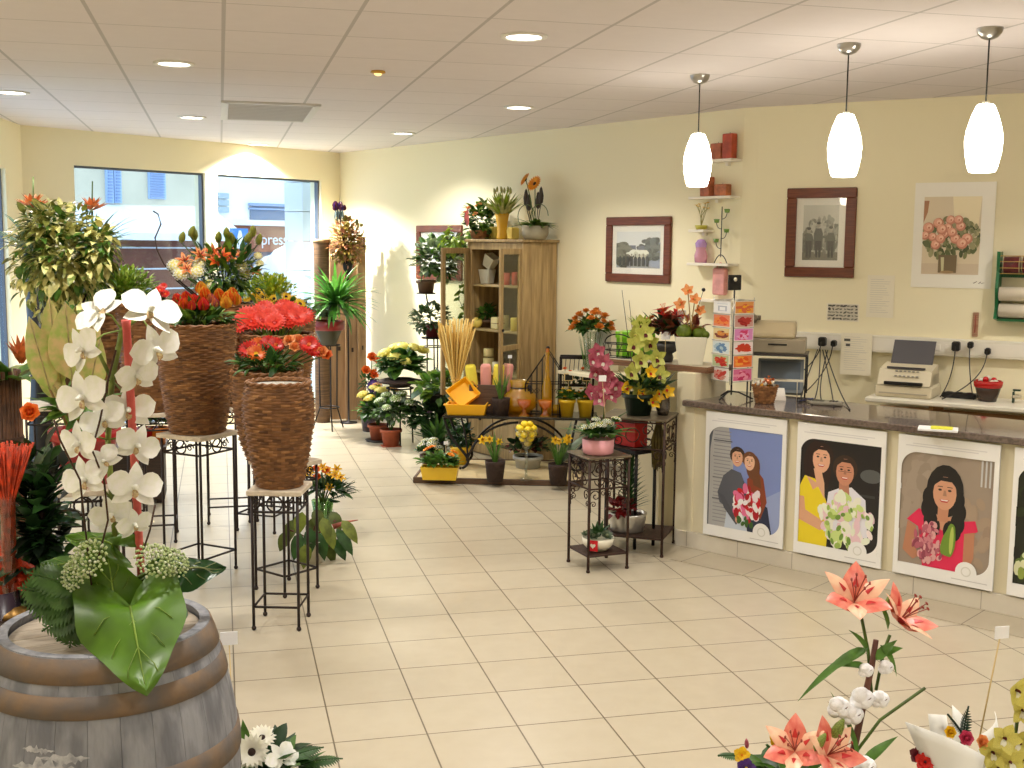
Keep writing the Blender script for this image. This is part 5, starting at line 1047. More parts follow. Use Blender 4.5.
t = thing('glass_jar', 'small yellow glass tealight jar between goblet and yellow pots', 'jar', TB(556, 413)); b = MB(); b.lathe([(0, 0), (.035, 0), (.04, .04), (.036, .075), (.03, .075), (.03, .01), (0, .008)], 16); b.build('glass_body', M_amb, t); b = MB(); b.lathe([(0, .01), (.025, .012), (.025, .04), (0, .042)], 12); b.build('tealight', M_cream, t)
p = ppt(1.15, .69, ZTB); t = thing('iron_lantern', 'house-shaped wrought iron lantern with pointed roof on the table', 'lantern', p, aPl); zt = HT(350, 541, p)-ZTB; ze = zt*.48; w = .20
b = MB()
for y in (-.09, .09):
    b.tube([(-w, y, 0), (-w, y, ze), (0, y, zt), (w, y, ze), (w, y, 0), (-w, y, 0)], .007, 6); b.tube([(-w, y, ze), (w, y, ze)], .005, 5)
for x, z in ((-w, 0), (-w, ze), (0, zt), (w, ze), (w, 0)): b.tube([(x, -.09, z), (x, .09, z)], .007, 6)
b.build('frame', M_iron, t); b = MB()
for x in (-.15, -.1, -.05, 0, .05, .1, .15):
    for y in (-.09, .09): b.tube([(x, y, 0), (x, y, ze+(zt-ze)*(1-abs(x)/w))], .0035, 5)
b.build('bars', M_iron, t); b = MB()
for x in (-.12, 0, .12):
    for e in (-1, 1): b.tube(spiral((x+e*.025, -.095, ze*.75), .03, 1.4, X_*e, V3((0, 0, 1)), 16), .003, 5)
b.build('scrollwork', M_iron, t); b = MB(); b.sphere((0, 0, zt+.02), .018, 8, 6); b.build('finial', M_iron, t)
for i, (px, lb) in enumerate(((567, 'left yellow pot of orange primulas with tiny blackboard on the table'), (585, 'right yellow pot of orange primulas with tiny blackboard on the table'))):
    t = thing('primula_pot', lb, 'plant', TB(px, 416), 0, 'yellow pots on the table'); pot(t, .052, .075, .155, mat('sunny yellow pot', (.93, .76, .16), .35), lip=.004); bush(60, (0, 0, .18), (.10, .09, .05), .08, .05, seed=i+9, low=-.2).build('foliage', L_mid, t)
    heads(t, flower('prim', R_ora2 if i else R_yel, R_or), dome(8, (0, 0, .17), (.07, .07, .09), i), .028, (0, 0, .05), seed=i)
    b = MB(); b.tube([(.0, -.03, .15), (.0, -.03, .33)], .002, 4); b.box((0, -.03, .36), (.085, .008, .07)); b.build('pick', mat('pale wood', (.85, .75, .52), .6), t); b = MB(); b.box((0, -.035, .36), (.068, .003, .053)); b.build('blackboard', M_black, t)
    heads(t, flower('rose', R_or, L_mid), [V3((-.02, .02, .43)), V3((.03, .02, .40))], .03, (0, 0, 0)); stems(t, (0, .02, .15), [V3((-.02, .02, .43)), V3((.03, .02, .40))], .003)
p = ppt(1.42, .69, ZTB); t = thing('wire_basket', 'black-framed wire basket with white flowers behind the yellow pots', 'basket', p, aPl); za = HT(384, 574, p)-ZTB; zb = HT(357, 574, p)-ZTB
part(t, 'frame', M_iron, ((0, -.09, zb), (.32, .016, .022)), ((-.15, -.09, zb/2), (.02, .016, zb)), ((.15, -.09, zb/2), (.02, .016, zb)), ((0, -.09, za), (.28, .014, .014)), ((-.15, .09, zb/2), (.02, .016, zb)), ((.15, .09, zb/2), (.02, .016, zb)), ((0, .09, zb), (.32, .016, .022))); b = MB()
for i in range(7): x = -.12+.04*i; b.tube([(x, -.09, za), (x+.02, -.09, zb)], .003, 4)
b.build('wires', M_iron, t); part(t, 'shelf', M_iron, ((0, 0, za-.01), (.28, .17, .01))); bush(70, (0, 0, za+.05), (.13, .07, .07), .06, .035, seed=3, nm=2).build('foliage', [L_deep, L_dark], t); heads(t, flower('prim', R_wht, M_eyey), dome(9, (0, 0, za+.02), (.12, .07, .10), 5), .028)
# under the table, on the platform
def PT(px, py): return G(px, py, ZP)
t = thing('primula_trough', 'yellow trough of orange primulas at the left front of the platform', 'plant', PT(440, 479), aPl)
b = MB(); vs = []
for rx, ry, zz in ((.145, .06, 0), (.165, .075, .115), (.152, .062, .115), (.135, .05, .015)):
    for x, y in ((-1, -1), (1, -1), (1, 1), (-1, 1)): vs.append((x*rx, y*ry, zz))
b.add(vs, [(3, 2, 1, 0)]+[(i*4+j, i*4+(j+1) % 4, i*4+4+(j+1) % 4, i*4+4+j) for i in range(3) for j in range(4)]+[(12, 13, 14, 15)], 0, False); b.build('trough', mat('sunny yellow pot', (.93, .76, .16), .35), t)
bush(130, (0, 0, .15), (.19, .12, .08), .10, .055, seed=14, low=-.1).build('foliage', L_mid, t); heads(t, flower('prim', R_ora2, R_or), [V3(q) for q in ((-.10, -.03, .27), (-.07, .0, .28), (-.12, .03, .25), (.10, -.03, .22), (.14, .0, .23), (.07, 0, .22), (.11, .03, .24))], .042, (0, 0, 0))
def narcissus(px, py, lb, nf, seed, big=False):
    t = thing('potted_narcissus', lb, 'plant', PT(px, py)); pot(t, .07, .09, .18, mat('dark bark pot', (.20, .13, .09), .8, bump=.8, bs=60), lip=0); tuft(20, (0, 0, .17), .26, .018, .4, .3, seed, 'blade').build('leaves', L_mid, t)
    rg = random.Random(seed); hs = [V3((rg.uniform(-.11, .13), rg.uniform(-.06, .04), .34+rg.uniform(0, .08))) for i in range(nf)]; stems(t, (0, 0, .17), hs, .004); heads(t, flower('daff', R_yel, lm('deep yellow', (.95, .74, .10))), hs, .045, (0, .1, .3), seed=seed, face=(0, -1, .1))
    if big: 
        b = MB(); b.leaf((0, 0, .17), (.35, -.1, 1), (0, -1, .4), .42, .07, 'lance', .8, .3, 0, 8); b.leaf((.02, 0, .17), (.6, 0, 1), (-.6, -.5, .5), .50, .08, 'lance', 1.0, .3, 0, 8); b.build('strap_leaf', L_grey, t)
narcissus(495, 481, 'dark bark pot of yellow daffodils under the table, left of glass trumpet', 3, 3); narcissus(558, 484, 'dark bark pot of yellow daffodils under the table, right of glass trumpet', 5, 6, True)
p = PT(526, 480); t = thing('trumpet_vase', 'tall clear glass trumpet vase filled with lemons', 'vase', p); zc = HT(448, 526, p)-ZP; zt = HT(428, 526, p)-ZP
b = MB(); b.lathe([(0, .0), (.06, 0), (.055, .012), (.012, .03), (.012, zc-.02), (.03, zc), (.115, zt), (.112, zt), (.026, zc+.004), (.008, zc-.02), (.008, .03)], 24); b.build('glass', M_glass, t)
k = 0
for z, r, n in ((zc+.04, .012, 1), (zc+.085, .045, 4), (zc+.125, .066, 6), (zt+.0, .07, 6), (zt+.035, .03, 3)):
    for i in range(n):
        c = p+V3((r*math.cos(i*2*PI/n+k), r*math.sin(i*2*PI/n+k), z)); o = thing('lemon', ['lemon heaped in the glass trumpet vase under the table'][0], 'lemon', c, i, 'lemons in the trumpet vase'); b = MB(); b.sphere((0, 0, 0), (.034, .028, .027), 10, 7); b.build('peel', mat('lemon yellow', (.96, .83, .14), .4), o); b = MB(); b.sphere((.034, 0, 0), .007, 6, 4); b.build('tip', mat('lemon tip', (.80, .74, .18), .5), o)
    k += .5
t = thing('planted_pot', 'grey pot of dark red leaved plant under the table behind the trumpet vase', 'plant', ppt(.98, .62, ZP)); pot(t, .11, .13, .11, mat('light grey pot', (.72, .72, .70), .5)); bush(150, (0, 0, .19), (.22, .16, .10), .09, .055, seed=22, nm=3, low=-.3).build('foliage', [L_deep, L_dark, lm('dark red leaf', (.38, .12, .12))], t)
t = thing('planted_pot', 'yellow pot of dark foliage under the left end of the iron table', 'plant', ppt(.34, .72, ZP)); pot(t, .075, .095, .17, mat('sunny yellow pot', (.93, .76, .16), .35), lip=.006); bush(120, (0, 0, .26), (.16, .14, .12), .09, .045, seed=23, nm=2).build('foliage', [L_deep, L_dark], t)
t = thing('planted_pot', 'dark red pot of white cyclamen at the left edge of the platform', 'plant', PT(430, 465)); pot(t, .07, .085, .10, mat('dark red pot', (.36, .12, .12), .4)); bush(70, (0, 0, .14), (.12, .10, .05), .08, .07, 'heart', seed=24, low=-.1).build('foliage', L_dark, t); heads(t, flower('cluster', R_wht, R_pale, L_mid), dome(6, (0, 0, .15), (.09, .08, .09), 4), .045, (0, 0, .1))
price_tag('white price tag in the yellow trough on the platform', PT(446, 479)+V3((0, .01, .10)), .22); price_tag('white price tag standing by the wheat sheaf', ppt(.40, .665, ZTB), .17); price_tag('white price tag behind the narcissus pot on the table', ppt(.80, .58, ZTB), .16); price_tag('tall white price tag on a long stick in front of the cabinet', ppt(.80, .66, ZTB), .52)
# ---------------------------------------------------------------- scrolled plant stands at the counter end
def scroll_stand(label, F, ex, ey, a, bb, h, zsh, m=None):
    m = m or M_rust; ang = math.atan2(ex.y, ex.x); t = thing('plant_stand', label, 'plant stand', V3((F.x, F.y, 0)), ang)
    for x in (0, a):
        for y in (0, bb): b = MB(); b.tube([(x, y, 0), (x, y, h)], .0095, 7); b.sphere((x, y, .008), .014, 8, 5); b.build('leg', m, t)
    b = MB(); b.box((a/2, bb/2, h), (a+.03, bb+.03, .014), ch=.003); b.build('top_plate', mat('worn bronze plate', (.47, .42, .34), .35, .3, var=.15), t)
    b = MB(); b.box((a/2, bb/2, zsh), (a+.01, bb+.01, .012), ch=.003); b.build('shelf', m, t)
    zr = h-.20
    cs = [(V3((0, 0, 0)), X_, a), (V3((a, 0, 0)), Y_, bb), (V3((0, bb, 0)), X_, a), (V3((0, 0, 0)), Y_, bb)]
    for o, d, L in cs:
        b = MB(); b.tube([o+V3((0, 0, zr)), o+d*L+V3((0, 0, zr))], .006, 6); b.tube([o+V3((0, 0, h-.02)), o+d*L+V3((0, 0, h-.02))], .006, 6); Z_ = V3((0, 0, 1))
        for k in (.27, .73):
            for e in (-1, 1): b.tube(spiral(o+d*(L*k)+Z_*(h-.11+e*.035), .042, 1.3, d*e, Z_*e, 18), .004, 5)
        b.tube(spiral(o+d*(L*.5)+Z_*(h-.11), .05, 1.0, d, Z_, 18, r1=.9), .004, 5); b.build('scroll_frieze', m, t)
        for e, s in ((0, 1), (L, -1)):
            b = MB(); c = o+d*e; b.tube([c+d*(s*.01)+Z_*(zr-.15)]+spiral(c+d*(s*.045)+Z_*(zr-.045), .04, -1.3, d*-s, Z_*-1, 18), .004, 5); b.tube(spiral(c+d*(s*.03)+Z_*(zr-.10), .022, 1.3, d*-s, Z_, 14), .0035, 5); b.build('scroll_bracket', m, t)
    return t
F1 = G(588, 573); ex = (G(627, 568.5)-F1).normalized(); ey = V3((-ex.y, ex.x, 0)); SA = .285; H1 = HT(459, 588, F1)
scroll_stand('smaller rusty scrolled plant stand holding a pink pot', F1, ex, ey, SA, SA, H1, .105)
S1c = F1+ex*(SA/2)+ey*(SA/2)
F2 = G(661.5, 557.5); ey2 = (G(673.5, 543.5)-F2).normalized(); ex2 = V3((ey2.y, -ey2.x, 0)); B2 = .40; A2 = .44; H2 = HT(421, 662, F2); O2 = F2-ex2*A2
scroll_stand('larger rusty scrolled plant stand beside the counter end', O2, ex2, ey2, A2, B2, H2, .12)
def s2(u, v, z): q = O2+ex2*(A2*u)+ey2*(B2*v); return V3((q.x, q.y, z))
t = thing('kalanchoe_pot', 'low pink pot of small white flowers on the smaller scrolled stand', 'plant', V3((S1c.x-.02, S1c.y-.03, H1+.008))); b = MB(); b.lathe([(0, 0), (.085, 0), (.10, .01), (.105, .10), (.098, .10), (.092, .02), (0, .015)], 28); b.build('pot', mat('pink glaze', (.93, .66, .70), .35), t)
bush(80, (0, 0, .13), (.13, .12, .06), .10, .055, seed=31, low=0, nm=2).build('foliage', [L_mid, L_dark], t); heads(t, flower('cluster', R_wht, R_pale, L_mid), [V3(q) for q in ((-.05, -.05, .19), (.0, -.07, .20), (.05, -.03, .21), (-.01, .02, .22), (.12, .0, .22), (-.10, 0, .17))], .032, (0, 0, .1)); b = MB()
for i in range(9): b.leaf((0, 0, .1), dirv(i*.7, 1.1), (0, 0, 1), .28, .05, 'lance', .5, .25, i % 2, 6)
b.build('long_leaves', [L_mid, L_grey], t)
pq = S1c+V3((.03, -.06, 0)); price_tag('large white price tag on a stick in front of the pink orchid', V3((pq.x, pq.y, H1+.09)), HT(378, 598, pq)-H1-.09, -.04, .04)
t = thing('succulent_bowl', 'white bowl of succulents with a red heart on the lower shelf of the smaller stand', 'plant', V3((S1c.x-.005, S1c.y-.02, .112)), ex.angle(X_)*0); b = MB(); b.lathe([(0, 0), (.06, 0), (.095, .035), (.108, .085), (.101, .085), (.088, .04), (.05, .012), (0, .01)], 28); b.build('bowl', M_cer, t)
def rosette(me_n, seed, c1, c2): 
    b = MB()
    for n, tt, L in ((8, 1.25, 1), (7, .85, .8), (5, .4, .55)): petals(b, n, tt, L, .5, 'obov', -.3, 0 if n > 5 else 1, .05, 0, n, .35, 4)
    return b.data(me_n, [c1, c2])
ro = rosette('rosette', 1, L_grey, lm('pale succulent', (.72, .76, .60)))
for i, (x, y, s) in enumerate(((-.04, -.03, .055), (.04, -.045, .05), (0, .04, .06), (.06, .03, .05), (-.065, .035, .045))): put(ro, 'succulent', t, (x, y, .09), (x*4, y*4-.3, 1), s, i)
tuft(20, (0, .01, .09), .10, .03, 1.0, .2, 31, 'ovate').build('foliage', L_dark, t); b = MB(); hp = [(.018*16*math.sin(a)**3/16, (13*math.cos(a)-5*math.cos(2*a)-2*math.cos(3*a)-math.cos(4*a))*.018/16) for a in [i*2*PI/22 for i in range(22)]]; b.box((-.062, -.087, .05), (.062, .006, .07), -.6); b.build('red_label', mat('red label', (.80, .08, .14), .4), t)
b = MB(); b.poly([(x, 0, z) for x, z in hp], .003, (0, -1, 0)); o = b.build('heart', R_wht, t); o.location = (-.065, -.092, .05); o.rotation_euler.z = -.6
p = s2(.36, .40, .127); t = thing('galvanised_pot', 'silver ribbed pot with spiky green and red plants on the larger stand shelf', 'plant', p); b = MB(); pr = [(0, 0), (.11, 0)]+[(.112+.022*k/8+(.004 if k % 2 else 0), .13*k/8) for k in range(9)]+[(.122, .13), (.105, .015), (0, .012)]; b.lathe(pr, 28); b.build('pot', mat('galvanised tin', (.74, .73, .70), .3, .85), t); b = MB(); b.lathe([(0, .115), (.118, .113)], 20); b.build('soil', M_soil, t)
b = MB()
for k in range(13):
    z = .14+.028*k
    for i in range(7): b.leaf((.02, 0, z), dirv(i*.9+k, 1.0-.05*k), (0, 0, 1), .17-.006*k, .022, 'blade', .35, .3, 0, 4)
b.tube([(.02, 0, .1), (.02, 0, .5)], .008, 5); b.build('spiky_foliage', L_dark, t); bush(60, (-.07, -.05, .17), (.10, .08, .08), .07, .045, seed=33).build('red_foliage', lm('red kalanchoe', (.52, .10, .10)), t)
# cymbidium arrangement on the larger stand
p = s2(.50, .42, H2+.008); t = thing('cymbidium_arrangement', 'tall yellow-green cymbidium arrangement in a dark green pot on the larger stand', 'flower arrangement', p); pot(t, .082, .108, .15, mat('dark green pot', (.05, .16, .11), .3), lip=.006)
bush(120, (0, 0, .20), (.22, .18, .09), .14, .035, 'lance', .5, 35, low=-.2, nm=2).build('foliage', [L_dark, L_deep], t)
OR_l = flower('orchid', R_lim, R_win, R_pale); OR_y = flower('orchid', R_yel, R_red, R_pale); yy = p.y
lp = [(641, 325), (634, 345), (650, 343), (640, 360), (656, 358), (630, 372), (648, 378), (660, 375), (639, 390), (652, 395), (634, 335), (645, 333)]
hs = [loc(t, DP(px, py, yy-.02-.05*(i % 2))) for i, (px, py) in enumerate(lp)]
for i, h in enumerate(hs): put(OR_l, 'orchid_flower', t, h, (U(-.5, .5), -1, U(0, .3)), .078, U(-.4, .4))
for i, (px, py) in enumerate(((650, 372), (625, 388), (640, 395), (658, 396), (668, 392), (654, 402))): put(OR_y, 'orchid_flower', t, loc(t, DP(px, py, yy-.09)), (U(-.5, .5), -1, .2), .055, i)
b = MB(); b.tube([(0, 0, .1), (.03, 0, .45), loc(t, DP(643, 318, yy))], .007, 6); b.build('orchid_stem', L_stem, t); b = MB()
for px, py, dx in ((620, 392, 0), (668, 378, 1), (675, 376, 2)): c = loc(t, DP(px, py, yy)); b.leaf((0, 0, .12), c-V3((0, 0, .12)), (0, -.3, 1), (c-V3((0, 0, .12))).length*1.05, .10, 'lance', .25, .2, 0, 7)
b.build('broad_leaves', L_deep, t); b = MB()
for px, py, q in ((622, 290, -.08), (629, 300, .05)): b.tube(bez((.0, .03, .1), loc(t, DP(px+6, py+50, yy+.05)), loc(t, DP(px, py, yy+.05)), 12), [.004-.0002*k for k in range(13)], 5)
b.build('willow_twigs', L_brown, t); tuft(24, loc(t, DP(641, 330, yy+.02)), .12, .03, .8, .3, 6, 'lance').build('top_buds', L_lime, t)
t = thing('silver_vase', 'small silver vase at the right corner of the larger stand', 'vase', s2(.86, .55, H2+.008)); b = MB(); b.lathe([(0, 0), (.035, 0), (.05, .05), (.045, .13), (.04, .17), (.036, .17), (.04, .1), (0, .01)], 20); b.build('body', mat('tarnished silver', (.42, .40, .38), .25, .8), t); b = MB(); b.lathe([(.04, .165), (.046, .17), (.04, .175)], 18); b.build('rim', M_chrome, t)
# pink orchid between table and stand
p = S1c+ey*.085+ex*.06+V3((0, 0, H1+.008)); t = thing('pink_orchid', 'arching dusty pink cymbidium orchid behind the pink pot on the smaller stand', 'orchid', p); pot(t, .045, .055, .09, mat('white glaze pot', (.90, .88, .84), .3)); yy = p.y
OP_ = flower('orchid', R_pink, R_wht, R_mag)
for i, (px, py) in enumerate(((598, 352), (592, 360), (604, 362), (596, 372), (610, 380), (603, 388), (616, 386), (590, 392), (600, 398), (611, 395), (606, 374))): put(OP_, 'orchid_flower', t, loc(t, DP(px, py, yy-.03*(i % 3))), (U(-.6, .4), -1, U(-.1, .3)), .068, U(-.5, .5))
b = MB(); b.tube([(0, 0, .08), loc(t, DP(606, 390, yy)), loc(t, DP(597, 350, yy))], .006, 6); b.build('orchid_stem', L_stem, t); b = MB()
for px, py in ((622, 405), (582, 428), (618, 432), (600, 408)): c = loc(t, DP(px, py, yy-.1)); b.leaf((0, 0, .1), c-V3((0, 0, .1)), (0, -.3, 1), max(.2, (c-V3((0, 0, .1))).length), .05, 'lance', .5, .25, 0, 7)
b.build('leaves', L_dark, t)
# behind: green box, wire basket, rose bouquet in glass, flowers on the ledge
q = cpt(-.63, -.345, 1.264); t = thing('green_box', 'bright lime green gift box on the left end of the raised ledge', 'box', q, aC+.1); M_lb = mat('lime card', (.42, .72, .06), .4); part(t, 'box', M_lb, ((0, 0, .075), (.23, .17, .15))); part(t, 'lid', mat('lime card lid', (.50, .80, .10), .4), ((0, 0, .17), (.242, .182, .05))); part(t, 'ribbon', mat('pale lime ribbon', (.75, .88, .40), .4), ((-.07, 0, .10), (.02, .186, .20)), ch=.001)
t = thing('wire_basket', 'black wire basket in front of the lime green box', 'basket', cpt(-.66, -.18, 1.264), aC); b = MB()
for z in (.01, .06, .11): b.tube([(.12*math.cos(a), .06*math.sin(a), z) for a in [i*2*PI/20 for i in range(21)]], .004, 5)
for i in range(10): a = i*2*PI/10; b.tube([(.13*math.cos(a), .08*math.sin(a), .01), (.13*math.cos(a+.3), .08*math.sin(a+.3), .11)], .003, 5)
b.build('wire_sides', M_iron, t); b = MB(); b.tube([(.13*math.cos(a), 0, .11+0.07*math.sin(a)) for a in [i*PI/12 for i in range(13)]], .005, 5); b.build('handle', M_iron, t)
p = ONP(590, 372, R0+nR*.31, dR); p = V3((p.x, p.y, 0)); zb = HT(372, 590, p); sv = (p-R0).dot(dR)
t = thing('wall_shelf', 'pale shelf on the long wall under the orange rose bouquet', 'shelf', lpt(R0, dR, nR, sv-.22, zb), aR); b = MB(); b.box((.25, -.23, -.015), (.62, .46, .03), ch=.003); b.build('board', M_ctr, t)
for x in (.05, .45): b = MB(); b.box((x, -.06, -.07), (.03, .10, .08)); b.build('bracket', M_ctr, t)
k1 = 1/120.0
t = thing('rose_bouquet', 'round bouquet of orange roses in a glass vase beside the cabinet', 'bouquet', V3((p.x, p.y, zb)), 0); hv = HT(331, 590, p)-zb; hf = HT(308, 590, p)-zb
b = MB(); b.lathe([(0, 0), (.05, 0), (.055, .01), (.06, hv*.6), (.085, hv), (.081, hv), (.056, hv*.6), (.05, .015), (0, .012)], 24); b.build('glass_vase', M_glass, t); tuft(26, (0, 0, .02), hv, .012, .25, .0, 4, 'blade', r=.05).build('stems', L_mid, t)
bush(150, (0, 0, hv+.03), (.20, .17, .09), .11, .045, seed=41, nm=2, low=-.3).build('foliage', [L_dark, L_mid], t); heads(t, flower('rose', lm('orange rose', (.93, .58, .22), .85), L_mid), dome(20, (0, -.02, hv-.01), (.19, .16, hf-hv-.01), 4), .05, (0, 0, hv-.1), name='rose')
b = MB(); q = ONP(607, 372, R0+nR*.12, dR); t = thing('gift_bag', 'pale paper gift bag standing behind the rose vase', 'bag', V3((q.x, q.y, zb)), aR); zq = HT(330, 604, q)-zb; part(t, 'bag', mat('pale grey paper', (.84, .82, .76), .6), ((0, 0, zq/2), (.20, .10, zq)), ch=.004); b = MB(); b.tube(bez((-.06, -.05, zq-.02), (0, -.05, zq+.12), (.06, -.05, zq-.02)), .003); b.build('handle', mat('pale cord', (.86, .82, .74), .6), t)
# red box and dried bundle under the larger stand
pb = G(631, 446, .70)
t = thing('red_box', 'red cardboard box seen under the larger stand top', 'box', pb+V3((0, 0, .001)), aR); part(t, 'box', mat('red card', (.76, .10, .08), .45), ((0, 0, .09), (.20, .12, .17))); part(t, 'lid', mat('dark red card', (.56, .07, .06), .45), ((0, 0, .178), (.205, .125, .02))); 
t = thing('iron_bench', 'small dark iron bench behind the larger stand', 'bench', (pb.x, pb.y, 0), aR); zq = .685; part(t, 'seat', M_iron, ((0, 0, zq), (.34, .24, .03)))
for x in (-.15, .15):
    for y in (-.09, .09): b = MB(); b.tube([(x, y, 0), (x, y, zq)], .012, 6); b.build('leg', M_iron, t)
t = thing('dried_bundle', 'hanging bundle of olive dried stalks under the right of the larger stand', 'dried flowers', s2(.80, .52, H2-.03)); b = MB(); rg = random.Random(2)
for i in range(50): x, y = rg.uniform(-.03, .03), rg.uniform(-.03, .03); b.tube([(x*.3, y*.3, 0), (x*1.4, y*1.4, -.14), (x*1.2, y, -.28-rg.uniform(0, .07))], [.003, .006, .003], 4)
b.build('stalks', mat('olive dried', (.42, .36, .14), .8, var=.3), t); b = MB(); b.tube([(.014*math.cos(i*.5), .014*math.sin(i*.5), -.03+.001*i) for i in range(26)], .003, 5); b.build('tie', mat('raffia', (.70, .55, .30), .7), t)
# on the raised ledge
def LG(px, py): return G(px, py, 1.263)
t = thing('ledge_planter', 'white tapered planter of green succulents and orchids on the raised ledge', 'plant', LG(690, 364), aC+.6); pot(t, .085, .115, .20, mat('white glazed planter', (.90, .885, .82), .4), sq=True)
b = MB()
for x, y, z, r in ((-.05, -.05, .23, .055), (.06, -.04, .225, .05), (.0, .05, .23, .05), (.10, -.08, .215, .03)): b.sphere((x, y, z), r, 12, 8)
b.build('round_succulents', lm('lime succulent', (.52, .62, .18)), t); bush(50, (-.04, .02, .26), (.16, .12, .07), .09, .045, seed=51, nm=2).build('red_foliage', [lm('wine leaf', (.42, .16, .16)), lm('copper leaf', (.62, .34, .22))], t)
hs = [V3(q) for q in ((-.03, -.02, .52), (.02, -.05, .46), (-.08, 0, .42), (.06, 0, .38))]; stems(t, (0, 0, .22), hs, .004, mat('ochre stem', (.66, .50, .22), .6)); heads(t, flower('orchid', R_apr, R_or, R_pale), hs, .05, (0, .2, .3), face=(0, -1, .2)); b = MB(); b.sphere((.08, -.02, .53), .014, 8, 6); b.tube([(0, 0, .24), (.08, -.02, .53)], .002, 4); b.build('black_bead', M_black, t)
price_tag('white price tag tilted over the white ledge planter', LG(684, 362)+V3((-.03, -.05, .1)), .25, -.02, .055)
t = thing('ledge_arrangement', 'arrangement of copper and red leaves in a dark bowl on the raised ledge', 'flower arrangement', LG(668, 362)+V3((-.02, .03, 0)), aC); b = MB(); b.lathe([(0, 0), (.06, 0), (.07, .03), (.06, .06), (.12, .10), (.135, .14), (.125, .14), (.10, .10), (0, .07)], 24); b.build('bowl', mat('dark slate bowl', (.26, .25, .25), .35), t)
bush(110, (0, 0, .23), (.20, .15, .11), .12, .055, seed=52, nm=4, low=-.2).build('foliage', [L_deep, lm('copper leaf', (.62, .34, .22)), lm('wine leaf', (.42, .16, .16)), L_dark], t); heads(t, flower('lily', R_red, R_win, R_or), [V3(q) for q in ((.04, -.06, .33), (.12, -.02, .33), (-.02, .02, .36))], .075, (0, 0, .2)); heads(t, flower('gerbera', R_or, M_eye), [V3(q) for q in ((-.10, -.05, .30), (-.14, 0, .26))], .05, (0, 0, .2)); put(flower('prim', R_yel, R_ora2), 'flower', t, (-.12, -.12, .14), (-.2, -1, .4), .06)
price_tag('white price tag in the copper leaf arrangement on the ledge', LG(664, 362)+V3((-.04, -.12, .06)), .14, 0, .055)
# ---------------------------------------------------------------- corner: plants left of the cabinet
def floorp(px, py): return G(px, py, 0)
def hz_(py, p, px=None): return HT(py, px if px else 300, p)
p = floorp(378, 441); t = thing('kalanchoe_pot', 'terracotta pot of yellow kalanchoe on a dark saucer by the planks', 'plant', p); b = MB(); b.lathe([(0, 0), (.12, 0), (.135, .02), (.125, .02), (0, .012)], 24); b.build('saucer', mat('dark saucer', (.20, .17, .15), .5), t); pot(t, .075, .10, .17, M_terra, z=.013)
zt = HT(385, 374, p); bush(190, (0, 0, .34), (.24, .2, .17), .11, .065, seed=61, nm=2, low=-.6).build('foliage', [L_mid, L_dark], t); heads(t, flower('cluster', R_pale, R_yel, R_pale), [V3((x, y, z)) for x, y, z in ((-.10, -.08, .47), (.02, -.06, .55), (.14, -.05, .43), (-.03, .08, .56), (-.16, 0, .50), (.08, .02, .54))], .062, (0, 0, .2)); heads(t, flower('cluster', R_apr, R_pink, L_light), [V3((.0, .10, .58)), V3((.18, .05, .54))], .055, (0, 0, .2)); stems(t, (0, 0, .17), [V3((x, y, .34)) for x, y in ((-.08, 0), (.05, .05), (.08, -.04), (-.02, -.06), (.02, .02))], .006)
p = floorp(391, 446); t = thing('hydrangea_pot', 'terracotta pot of pale green white kalanchoe nearest the iron plant stand', 'plant', p); pot(t, .08, .105, .18, M_terra); b = MB(); b.box((0, 0, .003), (.2, .16, .006)); b.build('saucer', M_terra, t)
p.x = p.x; bush(230, (.05, 0, .36), (.24, .2, .18), .10, .06, seed=62, nm=3, low=-.6).build('foliage', [L_mid, L_grey, lm('soft green leaf', (.34, .48, .26))], t); heads(t, flower('cluster', lm('greenish white', (.80, .86, .66), .9), R_wht, L_light), dome(9, (.05, -.03, .38), (.20, .16, .18), 8), .058, (0, 0, .2)); stems(t, (0, 0, .17), [V3((x, y, .36)) for x, y in ((-.08, 0), (.05, .05), (.10, -.04), (0, -.06))], .006)
# stand with dark basket saucer and yellow hydrangea
p = floorp(400, 444); zs_ = HT(386, 400, p); t = thing('iron_stand', 'dark iron stand carrying a woven saucer of yellow flowers', 'plant stand', p)
for i in range(3): a = i*2.09+.4; b = MB(); b.tube([(.13*math.cos(a), .13*math.sin(a), zs_-.02), (.16*math.cos(a), .16*math.sin(a), 0)], .009, 6); b.build('leg', M_iron, t)
for z, r in ((zs_-.02, .14), (zs_-.12, .142)): b = MB(); b.tube([(r*math.cos(i*.3), r*math.sin(i*.3), z) for i in range(22)], .008, 6); b.build('ring', M_iron, t)
t = thing('flower_bowl', 'dark woven bowl of pale yellow hydrangeas on the iron stand', 'plant', (p.x, p.y, zs_-.01)); b = MB(); b.lathe([(0, 0), (.10, 0), (.12, .03), (.23, .05), (.235, .07), (.15, .09), (.12, .06), (0, .05)], 28); b.build('bowl', mat('dark woven bowl', (.22, .15, .12), .8, bump=.8, bs=80), t)
zf = HT(340, 400, p)-zs_; bush(170, (.02, 0, .25), (.27, .22, .15), .15, .10, seed=63, nm=2, low=-.6).build('foliage', [L_dark, L_mid], t); heads(t, flower('cluster', R_pale, lm('lime yellow', (.84, .84, .34), .9), R_pale), [V3(q) for q in ((-.17, -.06, .36), (-.08, -.12, .33), (.02, .0, .42), (.15, -.02, .41), (.24, 0, .38), (-.04, .08, .40), (.04, -.14, .28))], .074, (0, 0, .1))
p = floorp(369, 431); p = V3((p.x+.02, p.y, 0)); t = thing('rose_vase', 'dark vase of orange roses and purple statice against the white wall', 'bouquet', p); b = MB(); b.lathe([(0, 0), (.09, 0), (.11, .15), (.07, .38), (.085, .42), (.08, .42), (.06, .38), (0, .05)], 20); b.build('vase', mat('dark violet glaze', (.20, .15, .20), .3), t)
